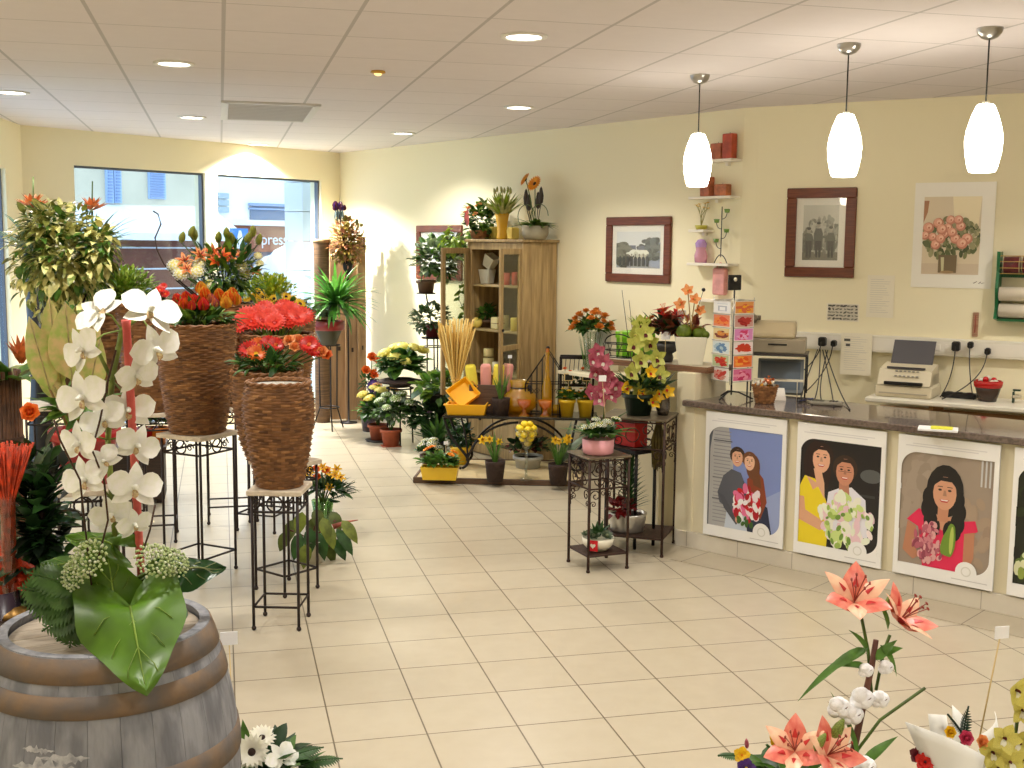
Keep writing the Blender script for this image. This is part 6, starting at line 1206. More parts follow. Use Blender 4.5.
hs = [loc(t, DP(px, py, p.y)) for px, py in ((372, 357), (378, 360), (374, 374), (366, 370))]; stems(t, (0, 0, .38), hs, .005); heads(t, flower('rose', R_or, L_mid), hs, .062, (0, 0, .4), face=(0, -1, .2)); bush(60, (0, 0, .55), (.13, .12, .14), .09, .04, seed=64).build('foliage', L_dark, t); put(flower('cluster', R_pur, R_pur, R_pur), 'statice', t, loc(t, DP(374, 386, p.y-.06)), (0, -.8, .6), .09)
# tall tiered stand with ivy
p = ONP(429, 427, R0+nR*.50, dR); p.z = 0; t = thing('tiered_stand', 'tall thin black plant stand left of the cabinet carrying ivy pots', 'plant stand', p); zl = HT(338, 429, p); zu = HT(292, 429, p)
for x, y in ((-.02, 0), (.10, .05)): b = MB(); b.tube([(x, y, 0), (x, y, zl if x > 0 else zl)], .008, 6); b.build('leg', M_iron, t)
b = MB(); b.tube([(.06, -.06, 0), (.05, .0, zl), (-.03, .02, zu-.02)], .008, 6); b.build('leg', M_iron, t)
for z in (zl, zl-.09): b = MB(); b.tube([(.04+.11*math.cos(i*.3), .11*math.sin(i*.3), z) for i in range(22)], .006, 5); b.build('ring', M_iron, t)
b = MB(); b.lathe([(0, 0), (.10, 0), (.10, .012), (0, .012)], 20, (-.03, .02, zu-.02)); b.build('upper_plate', M_iron, t)
b = MB(); b.lathe([(0, 0), (.12, 0), (.12, .01), (0, .01)], 20, (.04, 0, zl)); b.build('lower_plate', M_iron, t)
t = thing('potted_ivy', 'round bushy small-leaved ivy on the lower tier of the black stand', 'plant', p+V3((.04, 0, zl+.011))); pot(t, .07, .09, .13, mat('dark red pot', (.36, .12, .12), .4)); bush(330, (-.02, -.02, .20), (.24, .2, .17), .06, .045, seed=65, nm=3, shell=.6).build('foliage', [L_dark, L_grey, lm('muted green leaf', (.30, .36, .18))], t)
t = thing('potted_ivy', 'trailing pale-edged ivy in front of the framed picture on the upper tier', 'plant', p+V3((-.03, .02, zu-.007))); pot(t, .075, .095, .13, mat('brown pot', (.36, .26, .18), .6))
iv = [lm('ivy green', (.26, .38, .20)), L_grey, L_mid, lm('ivy pale', (.62, .70, .52))]; bush(300, (.10, -.05, .36), (.29, .22, .26), .085, .075, 'heart', seed=66, nm=4, shell=.5).build('foliage', iv, t); bush(110, (.30, -.02, .50), (.20, .14, .15), .08, .07, 'heart', seed=67, nm=4).build('upper_sprigs', iv, t)
# ivy trailing down behind the open cabinet door
q = R0+dR*(SW-.26)+nR*.22; t = thing('trailing_ivy', 'thin yellowish ivy trailing behind the open left cabinet door', 'plant', V3((q.x, q.y, HW-.05))); b = MB(); rg = random.Random(7); tw = []
for L_, dx in ((1.0, .0), (.8, -.08), (.62, .07)):
    pts = [V3((dx+.03*math.sin(k*.9+dx*30), .02*math.sin(k), .03-L_*k/12)) for k in range(13)]; tw.append(pts)
    for k in range(1, 13):
        for e in range(2): q = rg.uniform(0, 6.28); b.leaf(pts[k]+V3((rg.uniform(-.03, .03), rg.uniform(-.02, .02), rg.uniform(-.04, .04))), (math.cos(q), math.sin(q)*.6-.3, -.3), (0, -.6, .8), .07, .055, 'heart', .4, .15, rg.randrange(3), 3)
tw.append([V3((0, 0, .0)), dR*.12+V3((0, 0, .10)), dR*.30+V3((0, 0, .14))])
for k in range(24): b.leaf(dR*rg.uniform(-.1, .3)-V3((0, .04, 0))+V3((0, 0, rg.uniform(.0, .16))), (rg.uniform(-1, 1), -.4, rg.uniform(-.5, .3)), (0, -.6, .8), .07, .055, 'heart', .4, .15, rg.randrange(3), 3)
b.build('leaves', [L_light, L_lime, L_mid], t); b = MB()
for pts in tw: b.tube(pts, .003, 4)
b.build('stems', L_brown, t)
t = thing('heartleaf_plant', 'heart-leaved climber with pale leaves on a black pole stand', 'plant', ONP(436, 430, R0+nR*.62, dR)); t.location.z = 0; p = V3(t.location); zq = HT(404, 436, p); b = MB(); b.tube([(0, 0, 0), (0, 0, zq)], .011, 6); b.tube([(-.12, 0, .012), (.12, 0, .012)], .009, 6); b.tube([(0, -.12, .012), (0, .12, .012)], .009, 6); b.build('pole_stand', M_iron, t); pot(t, .06, .08, .12, mat('dark pot', (.16, .15, .14), .5), z=zq-.005)
bush(110, (.0, -.04, zq+.20), (.26, .2, .20), .13, .11, 'heart', seed=68, nm=4, bend=.4).build('foliage', [L_mid, L_light, lm('blue green leaf', (.52, .62, .56)), L_light], t)
t = thing('potted_cyclamen', 'dark bushy plant with small mauve flowers on the floor left of the iron table', 'plant', floorp(434, 447)); pot(t, .10, .13, .19, mat('dark pot', (.16, .15, .14), .5)); bush(330, (0, 0, .33), (.33, .26, .19), .10, .075, 'heart', seed=69, nm=2, low=-.7).build('foliage', [lm('cyclamen green', (.20, .32, .16)), L_dark], t); heads(t, flower('prim', lm('mauve petal', (.50, .40, .50)), M_eyey), dome(8, (0, 0, .36), (.26, .2, .2), 6), .035)
t = thing('potted_spiky_plant', 'mid green leafy plant behind the white cyclamen', 'plant', floorp(440, 455)+V3((0, .10, 0)), 0); t.location.z = 0; pot(t, .07, .085, .12, mat('dark pot', (.16, .15, .14), .5)); tuft(46, (0, 0, .11), .32, .05, 1.1, .6, 70, 'lance', 2).build('foliage', [L_mid, L_dark], t)
# planks, post and what stands before them
M_plank = wood('weathered brown plank', (.68, .54, .39), (.54, .42, .29), .8, (10, 10, .8), .4, 2)
pl_y = 13.95
for i, (x0, x1, yt, lb) in enumerate(((331, 345.5, 240, 'left weathered plank standing in the corner'), (346, 357.5, 243, 'middle weathered plank standing in the corner'), (358, 366.5, 237, 'right weathered plank standing in the corner'))):
    a = DP(x0, 418, pl_y-.05*i); c = DP(x1, 418, pl_y-.05*i); w = c.x-a.x; t = thing('wooden_plank', lb, 'plank', ((a.x+c.x)/2, a.y, 0), 0, 'weathered planks in the corner'); h = DP(x0, yt, a.y).z
    b = MB(); b.box((0, .03, h/2), (w, .07, h), ch=.008); b.build('board', M_plank, t); b = MB(); b.box((w*.1, -.007, h*.4), (w*.18, .004, .05), ch=.001); b.build('knot', mat('dark knot', (.20, .14, .10), .8), t)
a = DP(323, 418, 13.78); h = DP(323, 240, 13.78).z; t = thing('wooden_post', 'thick round brown wooden post left of the planks', 'post', (a.x, a.y, 0)); b = MB(); b.lathe([(0, 0), (.085, 0), (.09, .1), (.085, h*.5), (.09, h-.12), (.10, h-.02), (.095, h), (0, h)], 20); b.build('trunk', wood('post wood', (.43, .32, .21), (.32, .23, .15), .7), t); b = MB(); b.lathe([(.101, h-.03), (.106, h-.02), (.104, h+.01), (0, h+.012)], 20); b.build('cap', M_plank, t)
a = DP(346, 246, pl_y-.12); t = thing('copper_arrangement', 'hazy copper dried arrangement in front of the plank tops', 'dried flowers', (a.x, 13.66, 0)); zc = DP(346, 238, 13.66).z; b = MB(); b.lathe([(0, 0), (.10, 0), (.10, .012), (.012, .02), (.010, .3), (.010, zc-.42), (.05, zc-.36), (.07, zc-.25), (.06, zc-.25), (.04, zc-.33), (0, zc-.34)], 20); b.build('pedestal_vase', M_iron, t)
cm = [lm('copper dried leaf', (.74, .52, .30)), lm('ochre dried leaf', (.70, .60, .28)), lm('pinkish dried leaf', (.74, .50, .38)), lm('olive dried leaf', (.56, .52, .24))]; bush(760, (0, 0, zc-.04), (.23, .18, .30), .075, .04, seed=71, nm=4, shell=.2).build('dried_foliage', cm, t)
b = MB(); tp = loc(t, DP(339, 214, 13.62)); b.tube([(0, 0, zc-.3), tp], .01, 6); b.build('stem', L_brown, t); hs = [tp+V3((.05*math.cos(i*1.25), .05*math.sin(i*1.25)-.03, .06+.03*(i % 2))) for i in range(5)]; heads(t, flower('tulip', R_win, R_pur), hs, .055, tp-V3((0, 0, .2)), name='tulip', seed=2)
b = MB()
for i in range(10): q = i*.63; b.leaf(tp+V3((.045*math.cos(q), .045*math.sin(q), .05)), (.15*math.cos(q), .15*math.sin(q), -1), (math.cos(q), math.sin(q), 0), .15, .025, 'lance', .1, .2)
b.build('blue_green_leaves', lm('blue grey leaf', (.30, .38, .38)), t)
p = floorp(334, 429); zt = HT(345, 328, p); t = thing('tripod_stand', 'thin iron tripod plant stand in front of the planks', 'plant stand', (p.x-.05, p.y, 0))
for i in range(3): a = i*2.09+.6; b = MB(); b.tube([(.12*math.cos(a), .12*math.sin(a), zt), (.11*math.cos(a), .11*math.sin(a), .25), (.20*math.cos(a), .20*math.sin(a), 0)], .009, 6); b.build('leg', M_iron, t)
for z, r in ((zt, .125), (.25, .11)): b = MB(); b.tube([(r*math.cos(i*.3), r*math.sin(i*.3), z) for i in range(22)], .007, 6); b.build('ring', M_iron, t)
t = thing('dracaena_pot', 'spiky green dracaena in a dark red-rimmed pot on the tripod stand', 'plant', (p.x-.05, p.y, zt)); hp = HT(321, 328, p)-zt; b = MB(); b.lathe([(0, 0), (.08, 0), (.14, hp*.55), (.165, hp*.8), (.155, hp*.8), (.12, hp*.5), (0, hp*.45)], 24); b.build('pot', mat('dark olive pot', (.22, .20, .12), .5), t); b = MB(); b.lathe([(.16, hp*.62), (.178, hp*.66), (.18, hp*1.0), (.165, hp*1.02), (.15, hp*.7)], 24); b.build('rim', mat('dark red rim', (.50, .09, .09), .35), t)
zc = DP(342, 290, p.y).z-zt; tuft(120, (.08, -.02, zc-.16), .50, .06, 1.9, 1.0, 72, 'blade', 2, t0=.05).build('leaves', [lm('dracaena green', (.38, .62, .24), .85), lm('fresh green leaf', (.30, .54, .18))], t); b = MB(); b.tube([(0, 0, hp*.6), (.06, 0, zc-.15)], [.035, .045], 8); b.build('trunk', L_brown, t); tuft(26, (-.06, -.05, zc-.30), .30, .05, 1.4, 1.0, 73, 'lance', 1).build('lower_leaves', L_grey, t)
# ---------------------------------------------------------------- pedestals with wicker vases
M_slab = mat('pale travertine', (.84, .79, .71), .5, c2=(.76, .70, .62), vs=20); M_ped = mat('dark bronze iron', (.20, .165, .155), .5, .5)
def pedestal(label, F, ex, ey, s, h, grp='iron pedestals with stone tops'):
    ang = math.atan2(ex.y, ex.x); t = thing('pedestal_table', label, 'pedestal', V3((F.x, F.y, 0)), ang, grp)
    for x in (0, s):
        for y in (0, s): b = MB(); b.tube([(x, y, 0), (x, y, h-.03)], .0085, 7); b.sphere((x, y, .012), .014, 8, 5); b.build('leg', M_ped, t)
    b = MB(); b.box((s/2, s/2, h-.014), (s+.05, s+.05, .028), ch=.004); b.build('stone_top', M_slab, t)
    for z in (.13, h-.12):
        b = MB(); b.tube([(0, 0, z), (s, 0, z), (s, s, z), (0, s, z), (0, 0, z)], .007, 6); b.build('rail', M_ped, t)
    for o, d in ((V3((s/2, 0, h-.075)), X_), (V3((s/2, s, h-.075)), X_), (V3((0, s/2, h-.075)), Y_), (V3((s, s/2, h-.075)), Y_)):
        b = MB(); b.tube([o+d*(.042*math.cos(i*.35))+V3((0, 0, .042*math.sin(i*.35))) for i in range(19)], .005, 5)
        for e in (-1, 1): b.tube(spiral(o+d*(e*.075), .03, 1.2, d*e, V3((0, 0, 1)), 12), .004, 5)
        b.build('ring_ornament', M_ped, t)
    return t, F+ex*(s/2)+ey*(s/2)
def vase(label, c, z, prof, rows, m=None, cols=44, grp='woven willow vases'):
    t = thing('wicker_vase', label, 'vase', (c.x, c.y, z), U(0, 3), grp); b = MB(); wicker(b, prof, cols, rows, .012); b.build('woven_body', M_wk, t)
    b = MB(); rim_braid(b, prof[-1][0], prof[-1][1]+.004, .014, 44); b.build('braided_rim', m or M_wick, t); h = prof[-1][1]; b = MB(); b.lathe([(0, .01), (prof[0][0]-.01, .01)], 20); b.build('base', M_wick, t)
    return t
def vprof(r0, rm, r1, h, km=.62): return [(r0, 0), (r0+(rm-r0)*.55, h*.25), (rm, h*km), (rm+(r1-rm)*.5, h*(km+1)/2), (r1, h)]
# pedestal in front with the empty vase
F = G(254, 630); ex = (G(299, 631)-F); sD = ex.length; ex.normalize(); ey = V3((-ex.y, ex.x, 0)); hD = HT(490, 251, F)
_, cD = pedestal('nearest iron pedestal, carrying the empty wicker vase', F, ex, ey, sD, hD)
h_ = HT(383, 278, cD)-hD
tD = vase('empty barrel-shaped wicker vase lined with white tissue on the nearest pedestal', cD, hD, [(.118, 0), (.135, h_*.12), (.165, h_*.4), (.188, h_*.68), (.186, h_*.85), (.168, h_)], 46)
b = MB(); b.lathe([(.160, h_-.01), (.155, h_-.03), (.13, h_-.045), (.10, h_-.03), (.06, h_-.055), (0, h_-.045)], 26); b.build('white_tissue', mat('white tissue', (.90, .89, .86), .8, bump=1.0, bs=30), tD)
# the one behind it
F = G(285, 598); ex = (G(315, 589)-F); sE = ex.length; ex.normalize(); ey = V3((-ex.y, ex.x, 0)); hE = HT(462, 300, F+ey*.12)
_, cE = pedestal('iron pedestal just behind the nearest one, with orange flowers', F, ex, ey, max(sE, .26), hE); h2 = HT(372, 277, cE)-hE
cE = cE+V3((-.10, .02, 0)); t = vase('wicker vase of orange red flowers right behind the empty one', cE, hE, vprof(.12, .20, .205, h2), 40)
bush(150, (0, 0, h2+.05), (.23, .2, .09), .10, .035, seed=81, nm=2, low=-.3).build('foliage', [L_dark, L_mid], t)
def flowers_on(t, c, items, yy, base, rot=True):
    """flower heads standing where the photograph shows them, on the depth of their vase"""
    R_ = Matrix.Rotation(-t.rotation_euler.z, 3, 'Z'); hs = []
    for me, px, py, sc, off in items:
        h = R_ @ (DP(px, py, yy+off)-V3(t.location)); hs.append(h); put(me, 'flower', t, h, R_ @ V3((U(-.35, .35), -.75, .65)), sc, U(0, 6))
    stems(t, (0, 0, base), hs, .0045)
GE = flower('gerbera', R_cor, R_red); GR = flower('gerbera', R_red, R_or); GO = flower('gerbera', R_or, R_yel); RO = flower('rose', R_or, L_mid); RA = flower('rose', R_apr, L_mid)
yy = cE.y
flowers_on(t, cE, [(GR, 249, 350, .065, 0), (GO, 258, 346, .06, .05), (GR, 269, 344, .06, .05), (GO, 256, 354, .06, -.08), (GR, 276, 345, .055, 0), (RA, 289, 341, .045, .0), (RA, 298, 340, .045, .06), (RA, 294, 347, .04, -.05), (GR, 309, 345, .065, -.05), (GR, 314, 350, .06, -.02), (RA, 322, 352, .045, -.03), (RO, 327, 355, .04, 0)], yy, h2-.05)
b = MB(); b.tube(spiral((.21, -.06, .02), .03, 1.0, X_, V3((0, 0, 1)), 12, r1=.9), .006, 5); b.tube(spiral((.25, -.05, .02), .03, 1.0, X_, V3((0, 0, 1)), 12, r1=.9), .006, 5); b.build('bow', mat('brown ribbon', (.42, .30, .20), .6), t)
# big vase on the left pedestal
F = G(203, 581); ex = (G(236, 569)-F); sA = ex.length; ex.normalize(); ey = V3((-ex.y, ex.x, 0)); hA = HT(437, 201, F)
_, cA = pedestal('left iron pedestal turned corner-on, carrying the tallest wicker vase', F, ex, ey, sA, hA); hv = HT(325, 200, cA)-hA
tA = vase('tall tapering wicker vase of red tulips on the left pedestal', cA, hA, [(.165, 0), (.19, hv*.2), (.225, hv*.6), (.245, hv*.88), (.240, hv)], 58, cols=52)
bush(170, (0, 0, hv+.04), (.26, .22, .10), .13, .04, 'lance', seed=82, nm=3, low=-.3).build('foliage', [L_mid, L_dark, L_light], tA)
TU = flower('tulip', lm('tulip red', (.88, .20, .20), .85), R_or); TO = flower('tulip', lm('tulip yellow', (.95, .72, .24), .85), R_or); TP = flower('tulip', R_pink, R_apr)
def tulips(t, items, yy, base):
    R_ = Matrix.Rotation(-t.rotation_euler.z, 3, 'Z'); hs = []
    for me, px, py, sc, off in items: h = R_ @ (DP(px, py, yy+off)-V3(t.location)); hs.append(h); put(me, 'tulip', t, h, R_ @ V3((U(-.25, .25), U(-.3, 0), 1)), sc, U(0, 6))
    stems(t, (0, 0, base), hs, .005)
tulips(tA, [(TU, 178, 302, .060, 0), (TU, 186, 300, .060, .06), (TU, 184, 306, .060, -.1), (TU, 194, 303, .060, -.05), (TU, 202, 300, .060, .08), (TU, 203, 306, .060, -.1), (TO, 201, 290, .060, .05), (TO, 205, 295, .060, -.03), (TP, 211, 300, .045, -.05), (TO, 220, 297, .060, .0), (TO, 228, 299, .060, -.05), (TO, 226, 304, .060, -.12), (TO, 236, 301, .060, 0), (TO, 233, 296, .060, .08), (TU, 191, 307, .045, -.12), (TP, 215, 304, .04, -.1)], cA.y, hv-.05)
# gerberas behind
F = G(272, 534); L_ = G(237.5, 531); ex = (F-L_).normalized(); sB2 = (F-L_).length; ey = V3((-ex.y, ex.x, 0)); hB = HT(408, 240, L_)
_, cB = pedestal('iron pedestal under the coral gerberas, third from the front', L_, ex, ey, max(.3, sB2), hB); cB = cB+V3((.10, 0, 0)); hb = HT(335, 270, cB)-hB
t = vase('wide wicker vase packed with coral gerberas', cB, hB, vprof(.15, .25, .262, hb, .7), 40)
R_ = Matrix.Rotation(-t.rotation_euler.z, 3, 'Z')
flowers_on(t, cB, [(GE, 240, 325, .085, -.05), (GE, 247, 316, .085, .05), (GE, 252, 322, .085, -.12), (GE, 259, 314, .085, .1), (GE, 262, 321, .09, -.12), (GE, 270, 317, .085, .0), (GE, 275, 323, .085, -.14), (GE, 281, 313, .09, .06), (GE, 286, 320, .09, -.1), (GE, 291, 312, .09, .0), (GE, 297, 318, .09, -.1), (GE, 303, 316, .085, .02), (GE, 285, 308, .08, .14), (GE, 265, 309, .08, .16)], cB.y, hb-.08)
tuft(60, (0, 0, hb-.03), .13, .012, .7, .2, 84, 'blade', r=.15).build('stalks', L_light, t)
# sunflowers, goldenrod, mixed arrangement behind
F = V3((.36, 9.35, 0)); _, c1 = pedestal('iron pedestal hidden behind the gerberas, with small sunflowers', F, X_, Y_, .28, .88); h1 = HT(312, 275, c1)-.88
t = vase('wicker vase of small dark-eyed sunflowers behind the gerberas', c1, .88, vprof(.15, .22, .23, h1), 36); bush(120, (0, 0, h1+.02), (.27, .22, .10), .11, .04, seed=85, nm=2, low=-.2).build('foliage', [L_mid, L_dark], t); SF = flower('sun', R_yel, M_eye)
flowers_on(t, c1, [(SF, 252, 302, .055, -.05), (SF, 267, 304, .06, -.12), (SF, 259, 293, .045, .05), (SF, 254, 297, .04, .1), (SF, 274, 299, .045, .1), (SF, 286, 297, .045, .0), (SF, 292, 301, .055, -.05), (SF, 300, 304, .05, -.1), (SF, 263, 298, .045, .05), (SF, 283, 303, .045, -.1), (SF, 246, 303, .045, 0)], c1.y, h1-.05)
F = V3((.26, 10.25, 0)); _, c2_ = pedestal('far iron pedestal behind the sunflowers, with yellow green solidago', F, X_, Y_, .28, .90); h3 = HT(305, 290, c2_)-.90
t = vase('wicker vase of feathery yellow green solidago behind the sunflowers', c2_, .90, vprof(.14, .20, .21, h3), 30); sol = [lm('solidago yellow', (.78, .78, .20)), lm('solidago green', (.56, .68, .20)), lm('solidago lime', (.68, .75, .20))]
b = bush(2000, (.16, 0, h3+.10), (.36, .26, .18), .06, .028, 'lance', .5, 86, .2, .8, nm=3, seg=2); b.build('feathery_plumes', sol, t)
F = V3((-.12, 8.85, 0)); _, c3 = pedestal('iron pedestal behind the tulip vase, with the mixed lily arrangement', F, X_, Y_, .30, .88); h4 = HT(305, 215, c3)-.88
tM = vase('wicker vase of the tall mixed lily and alstroemeria arrangement', c3, .88, vprof(.15, .21, .22, h4), 36); bush(330, (0, 0, h4+.24), (.30, .24, .26), .15, .04, 'lance', seed=87, nm=3).build('foliage', [L_dark, L_mid, L_light], tM)
AL = flower('lily', R_apr, R_red, M_eye); AW = flower('cluster', R_wht, R_wht, R_pale); LB = flower('bud', lm('lily bud', (.72, .74, .34))); AO = flower('lily', R_or, R_red, M_eye)
flowers_on(tM, c3, [(AL, 185, 262, .07, 0), (AL, 200, 256, .07, -.05), (AO, 213, 254, .07, .0), (AO, 222, 258, .075, -.1), (AL, 231, 258, .07, -.05), (AL, 242, 256, .065, 0), (AO, 226, 252, .06, .1), (AL, 187, 270, .06, -.1), (AL, 255, 272, .05, 0), (AO, 216, 262, .06, -.12)], c3.y, h4-.05)
flowers_on(tM, c3, [(AW, 175, 266, 0.061, 0), (AW, 181, 274, 0.058, -.1), (AW, 197, 272, 0.061, -.12), (AW, 199, 264, 0.050, -.05), (AW, 241, 266, 0.054, -.1), (AW, 245, 274, 0.050, -.05), (AW, 258, 256, 0.036, 0), (AW, 260, 264, 0.036, -.05), (AW, 210, 284, 0.043, -.15)], c3.y, h4-.05)
flowers_on(tM, c3, [(LB, 181, 242, .09, 0), (LB, 194, 240, .10, .05), (LB, 190, 236, .09, -.05), (LB, 218, 242, .09, 0), (LB, 231, 244, .10, .03), (LB, 227, 238, .09, -.05), (LB, 253, 236, .09, 0), (LB, 258, 244, .09, .05), (LB, 246, 242, .09, 0)], c3.y, h4)
b = MB()
for px, py, q in ((156, 215, 0), (168, 236, 1)):
    R_ = Matrix.Rotation(-tM.rotation_euler.z, 3, 'Z'); lc = lambda a, b_: R_ @ (DP(a, b_, c3.y)-V3(tM.location))
    b.tube([V3((0, 0, h4-.1)), lc(188, 288), lc(174, 276), lc(164, 264), lc(157, 250), lc(155, 238), lc(161, 224), lc(158, 214), lc(153, 211)] if q == 0 else [V3((0, 0, h4-.1)), lc(190, 292), lc(176, 280)], .006, 5)
b.build('curly_twig', L_brown, tM)
# plants on the floor by the nearest pedestal
p = floorp(316, 566); t = thing('calathea_pot', 'broad dark-leaved plant in a white pot on the floor by the nearest pedestal', 'plant', p+V3((-.02, .12, 0))); pot(t, .075, .095, .15, M_cer, lip=.004); yy = p.y; b = MB(); rg = random.Random(5)
lv = [(290, 530, .16), (297, 545, .17), (305, 555, .15), (312, 530, .16), (322, 545, .17), (330, 535, .16), (336, 520, .14), (345, 540, .19), (350, 530, .17), (330, 550, .16), (340, 548, .15), (300, 522, .14), (318, 518, .14), (310, 540, .17), (326, 528, .15), (284, 540, .13)]
for i, (px, py, L) in enumerate(lv): c = loc(t, DP(px, py, t.location.y-.10*(i % 3))); d = V3(((c.x)*2, -.35, -.55)); b.leaf(c-d.normalized()*L*.5, d, V3((c.x*1.2, -1, .7)), L*1.1, .085, 'ovate', .5, .12, i % 3, 6)
b.build('leaves', [lm('olive green leaf', (.36, .42, .16)), L_dark, lm('yellow green leaf', (.50, .56, .20))], t); stems(t, (0, 0, .14), [loc(t, DP(px, py, t.location.y)) for px, py, L in lv[::2]], .005, lm('reddish stem', (.42, .22, .16))); b = MB(); c = loc(t, DP(333, 527, t.location.y-.1)); c2q = loc(t, DP(358, 520, t.location.y-.1)); b.tube([c, (c+c2q)/2+V3((0, 0, .01)), c2q], [.02, .009, .003], 6); b.build('pink_bract', lm('pink bract', (.78, .42, .34)), t)
p = floorp(326, 545); t = thing('mixed_bouquet', 'mixed yellow and orange bouquet in a green glass vase beside the nearest pedestal', 'bouquet', p+V3((0, .25, 0))); zt = HT(500, 322, V3(t.location)); b = MB(); b.lathe([(0, 0), (.06, 0), (.055, .02), (.06, zt*.5), (.08, zt), (.076, zt), (.055, zt*.5), (.05, .02), (0, .015)], 22); b.build('glass_vase', glassy('green glass', (.80, .90, .76), .12), t); tuft(24, (0, 0, .02), zt, .012, .2, 0, 4, 'blade', r=.03).build('stems', L_mid, t)
bush(130, (.04, 0, zt+.08), (.19, .16, .09), .11, .03, 'lance', seed=91, nm=2, low=-.3).build('foliage', [L_dark, L_deep], t); b = MB(); yy = t.location.y
for px, py in ((352, 478), (355, 488), (340, 500)): c = loc(t, DP(px, py, yy-.05)); frond(b, (.04, -.02, zt), c-V3((.04, -.02, zt)), (c-V3((.04, -.02, zt))).length, .05, .3)
b.build('fern_fronds', L_dark, t)
AY = flower('lily', R_yel, R_ora2, M_eye); fl = [(AY, 309, 474), (RO, 316, 469), (AY, 322, 468), (AY, 328, 473), (RO, 317, 477), (AY, 335, 476), (AY, 337, 470), (AY, 329, 488), (RO, 326, 470), (AY, 311, 470), (AY, 340, 478)]
hs = []
for i, (me, px, py) in enumerate(fl): h = loc(t, DP(px, py, yy-.08*(i % 3))); hs.append(h); put(me, 'flower', t, h, (U(-.4, .4), -.7, .7), .042 if me is AY else .034, i)
stems(t, (0, 0, zt-.05), hs, .004)
# ---------------------------------------------------------------- left side: ficus, anthurium leaves, baskets
def pedc(label, px, yy, s, h):
    c = DP(px, 300, yy); return pedestal(label, V3((c.x-s/2, yy-s/2, 0)), X_, Y_, s, h)[1]
c = pedc('far left iron pedestal carrying the variegated fig bush', 52, 8.6, .34, .97)
t = thing('variegated_fig', 'large bushy cream-variegated weeping fig at the left of the shop', 'plant', (c.x+.08, c.y, .97)); pot(t, .12, .15, .24, mat('brown pot', (.36, .26, .18), .6)); b = MB(); b.tube([(0, 0, .2), (.02, 0, .5), (0, 0, .9)], [.02, .016, .01], 7); b.tube([(0, 0, .3), (-.12, .02, .8)], [.014, .006], 6); b.tube([(0, 0, .35), (.16, -.02, .8)], [.014, .006], 6); b.build('trunk', L_brown, t)
ctr = loc(t, DP(62, 262, 8.6)); fm = [L_var, L_var, lm('olive leaf', (.58, .60, .28)), lm('cream leaf', (.90, .88, .58), .85), L_mid]
bush(1150, ctr, (.37, .32, .44), .10, .045, seed=95, nm=5, shell=.35, up=-.2, bend=.9).build('foliage', fm, t); c1_ = loc(t, DP(45, 225, 8.6)); bush(220, c1_, (.2, .2, .18), .10, .045, seed=96, nm=5, up=-.1).build('top_foliage', fm, t); bush(200, loc(t, DP(98, 250, 8.5)), (.16, .2, .22), .10, .045, seed=97, nm=5, up=-.3).build('side_foliage', fm, t)
def strel(px, py, yy, lb, m, seed):
    c = DP(px, py, yy); t = thing('tall_bromeliad', lb, 'flower arrangement', (c.x, yy, 0)); h = c.z; b = MB(); b.lathe([(0, 0), (.12, 0), (.13, .05), (.07, h*.4), (.09, h-.35), (.08, h-.35), (0, h*.3)], 18); b.build('vase', mat('black floor vase', (.12, .12, .13), .3), t)
    tuft(30, (0, 0, h-.38), .46, .05, 1.2, .9, seed, 'lance', 2).build('strap_leaves', [L_grey, lm('blue grey leaf', (.30, .38, .38))], t); b = MB(); b.tube([(0, 0, h-.4), (0, 0, h+.02)], .01, 6); b.tube([(0, 0, h), (.01, 0, h+.22)], .006, 5); b.build('stem', L_stem, t)
    b = MB(); petals(b, 10, 1.25, .15, .055, 'lance', -.3, 0, .01, h-.02, 0, .3); petals(b, 6, .8, .12, .05, 'lance', -.2, 0, .01, h, .4, .3); b.build('orange_bracts', m, t)
strel(92, 208, 10.4, 'tall orange-bracted bromeliad standing out against the left window', lm('burnt orange bract', (.86, .48, .26)), 4); strel(33, 205, 10.0, 'tall rust orange bromeliad at the far left behind the fig', lm('rust bract', (.74, .40, .18)), 6)
c = pedc('left iron pedestal behind the orchid, under the asparagus fern', 118, 9.0, .3, .92); t = vase('dark wicker vase of fluffy green asparagus fern', c, .92, vprof(.15, .22, .23, .70), 44); zz = DP(118, 285, 9.0).z-.92; bush(1900, (0, 0, zz-.02), (.29, .24, .17), .06, .028, 'lance', .5, 98, .2, .6, nm=2, seg=3).build('fern_foliage', [lm('asparagus light', (.68, .77, .28)), lm('asparagus green', (.54, .69, .22))], t)
c = pedc('iron pedestal between fern and tulips, under the red flowers', 148, 8.5, .3, .92); hq = DP(148, 306, 8.5).z-.92; t = vase('dark wicker vase of a few red and orange flowers left of the tulips', c, .92, vprof(.15, .20, .21, hq), 44); bush(50, (0, 0, hq+.03), (.18, .16, .06), .10, .04, seed=99, low=-.1).build('foliage', L_dark, t)
flowers_on(t, c, [(GR, 160, 290, .035, 0), (GR, 163, 287, .035, .05), (GO, 150, 303, .055, -.08), (GO, 144, 305, .05, -.05), (GR, 165, 294, .035, 0)], c.y, hq-.05)
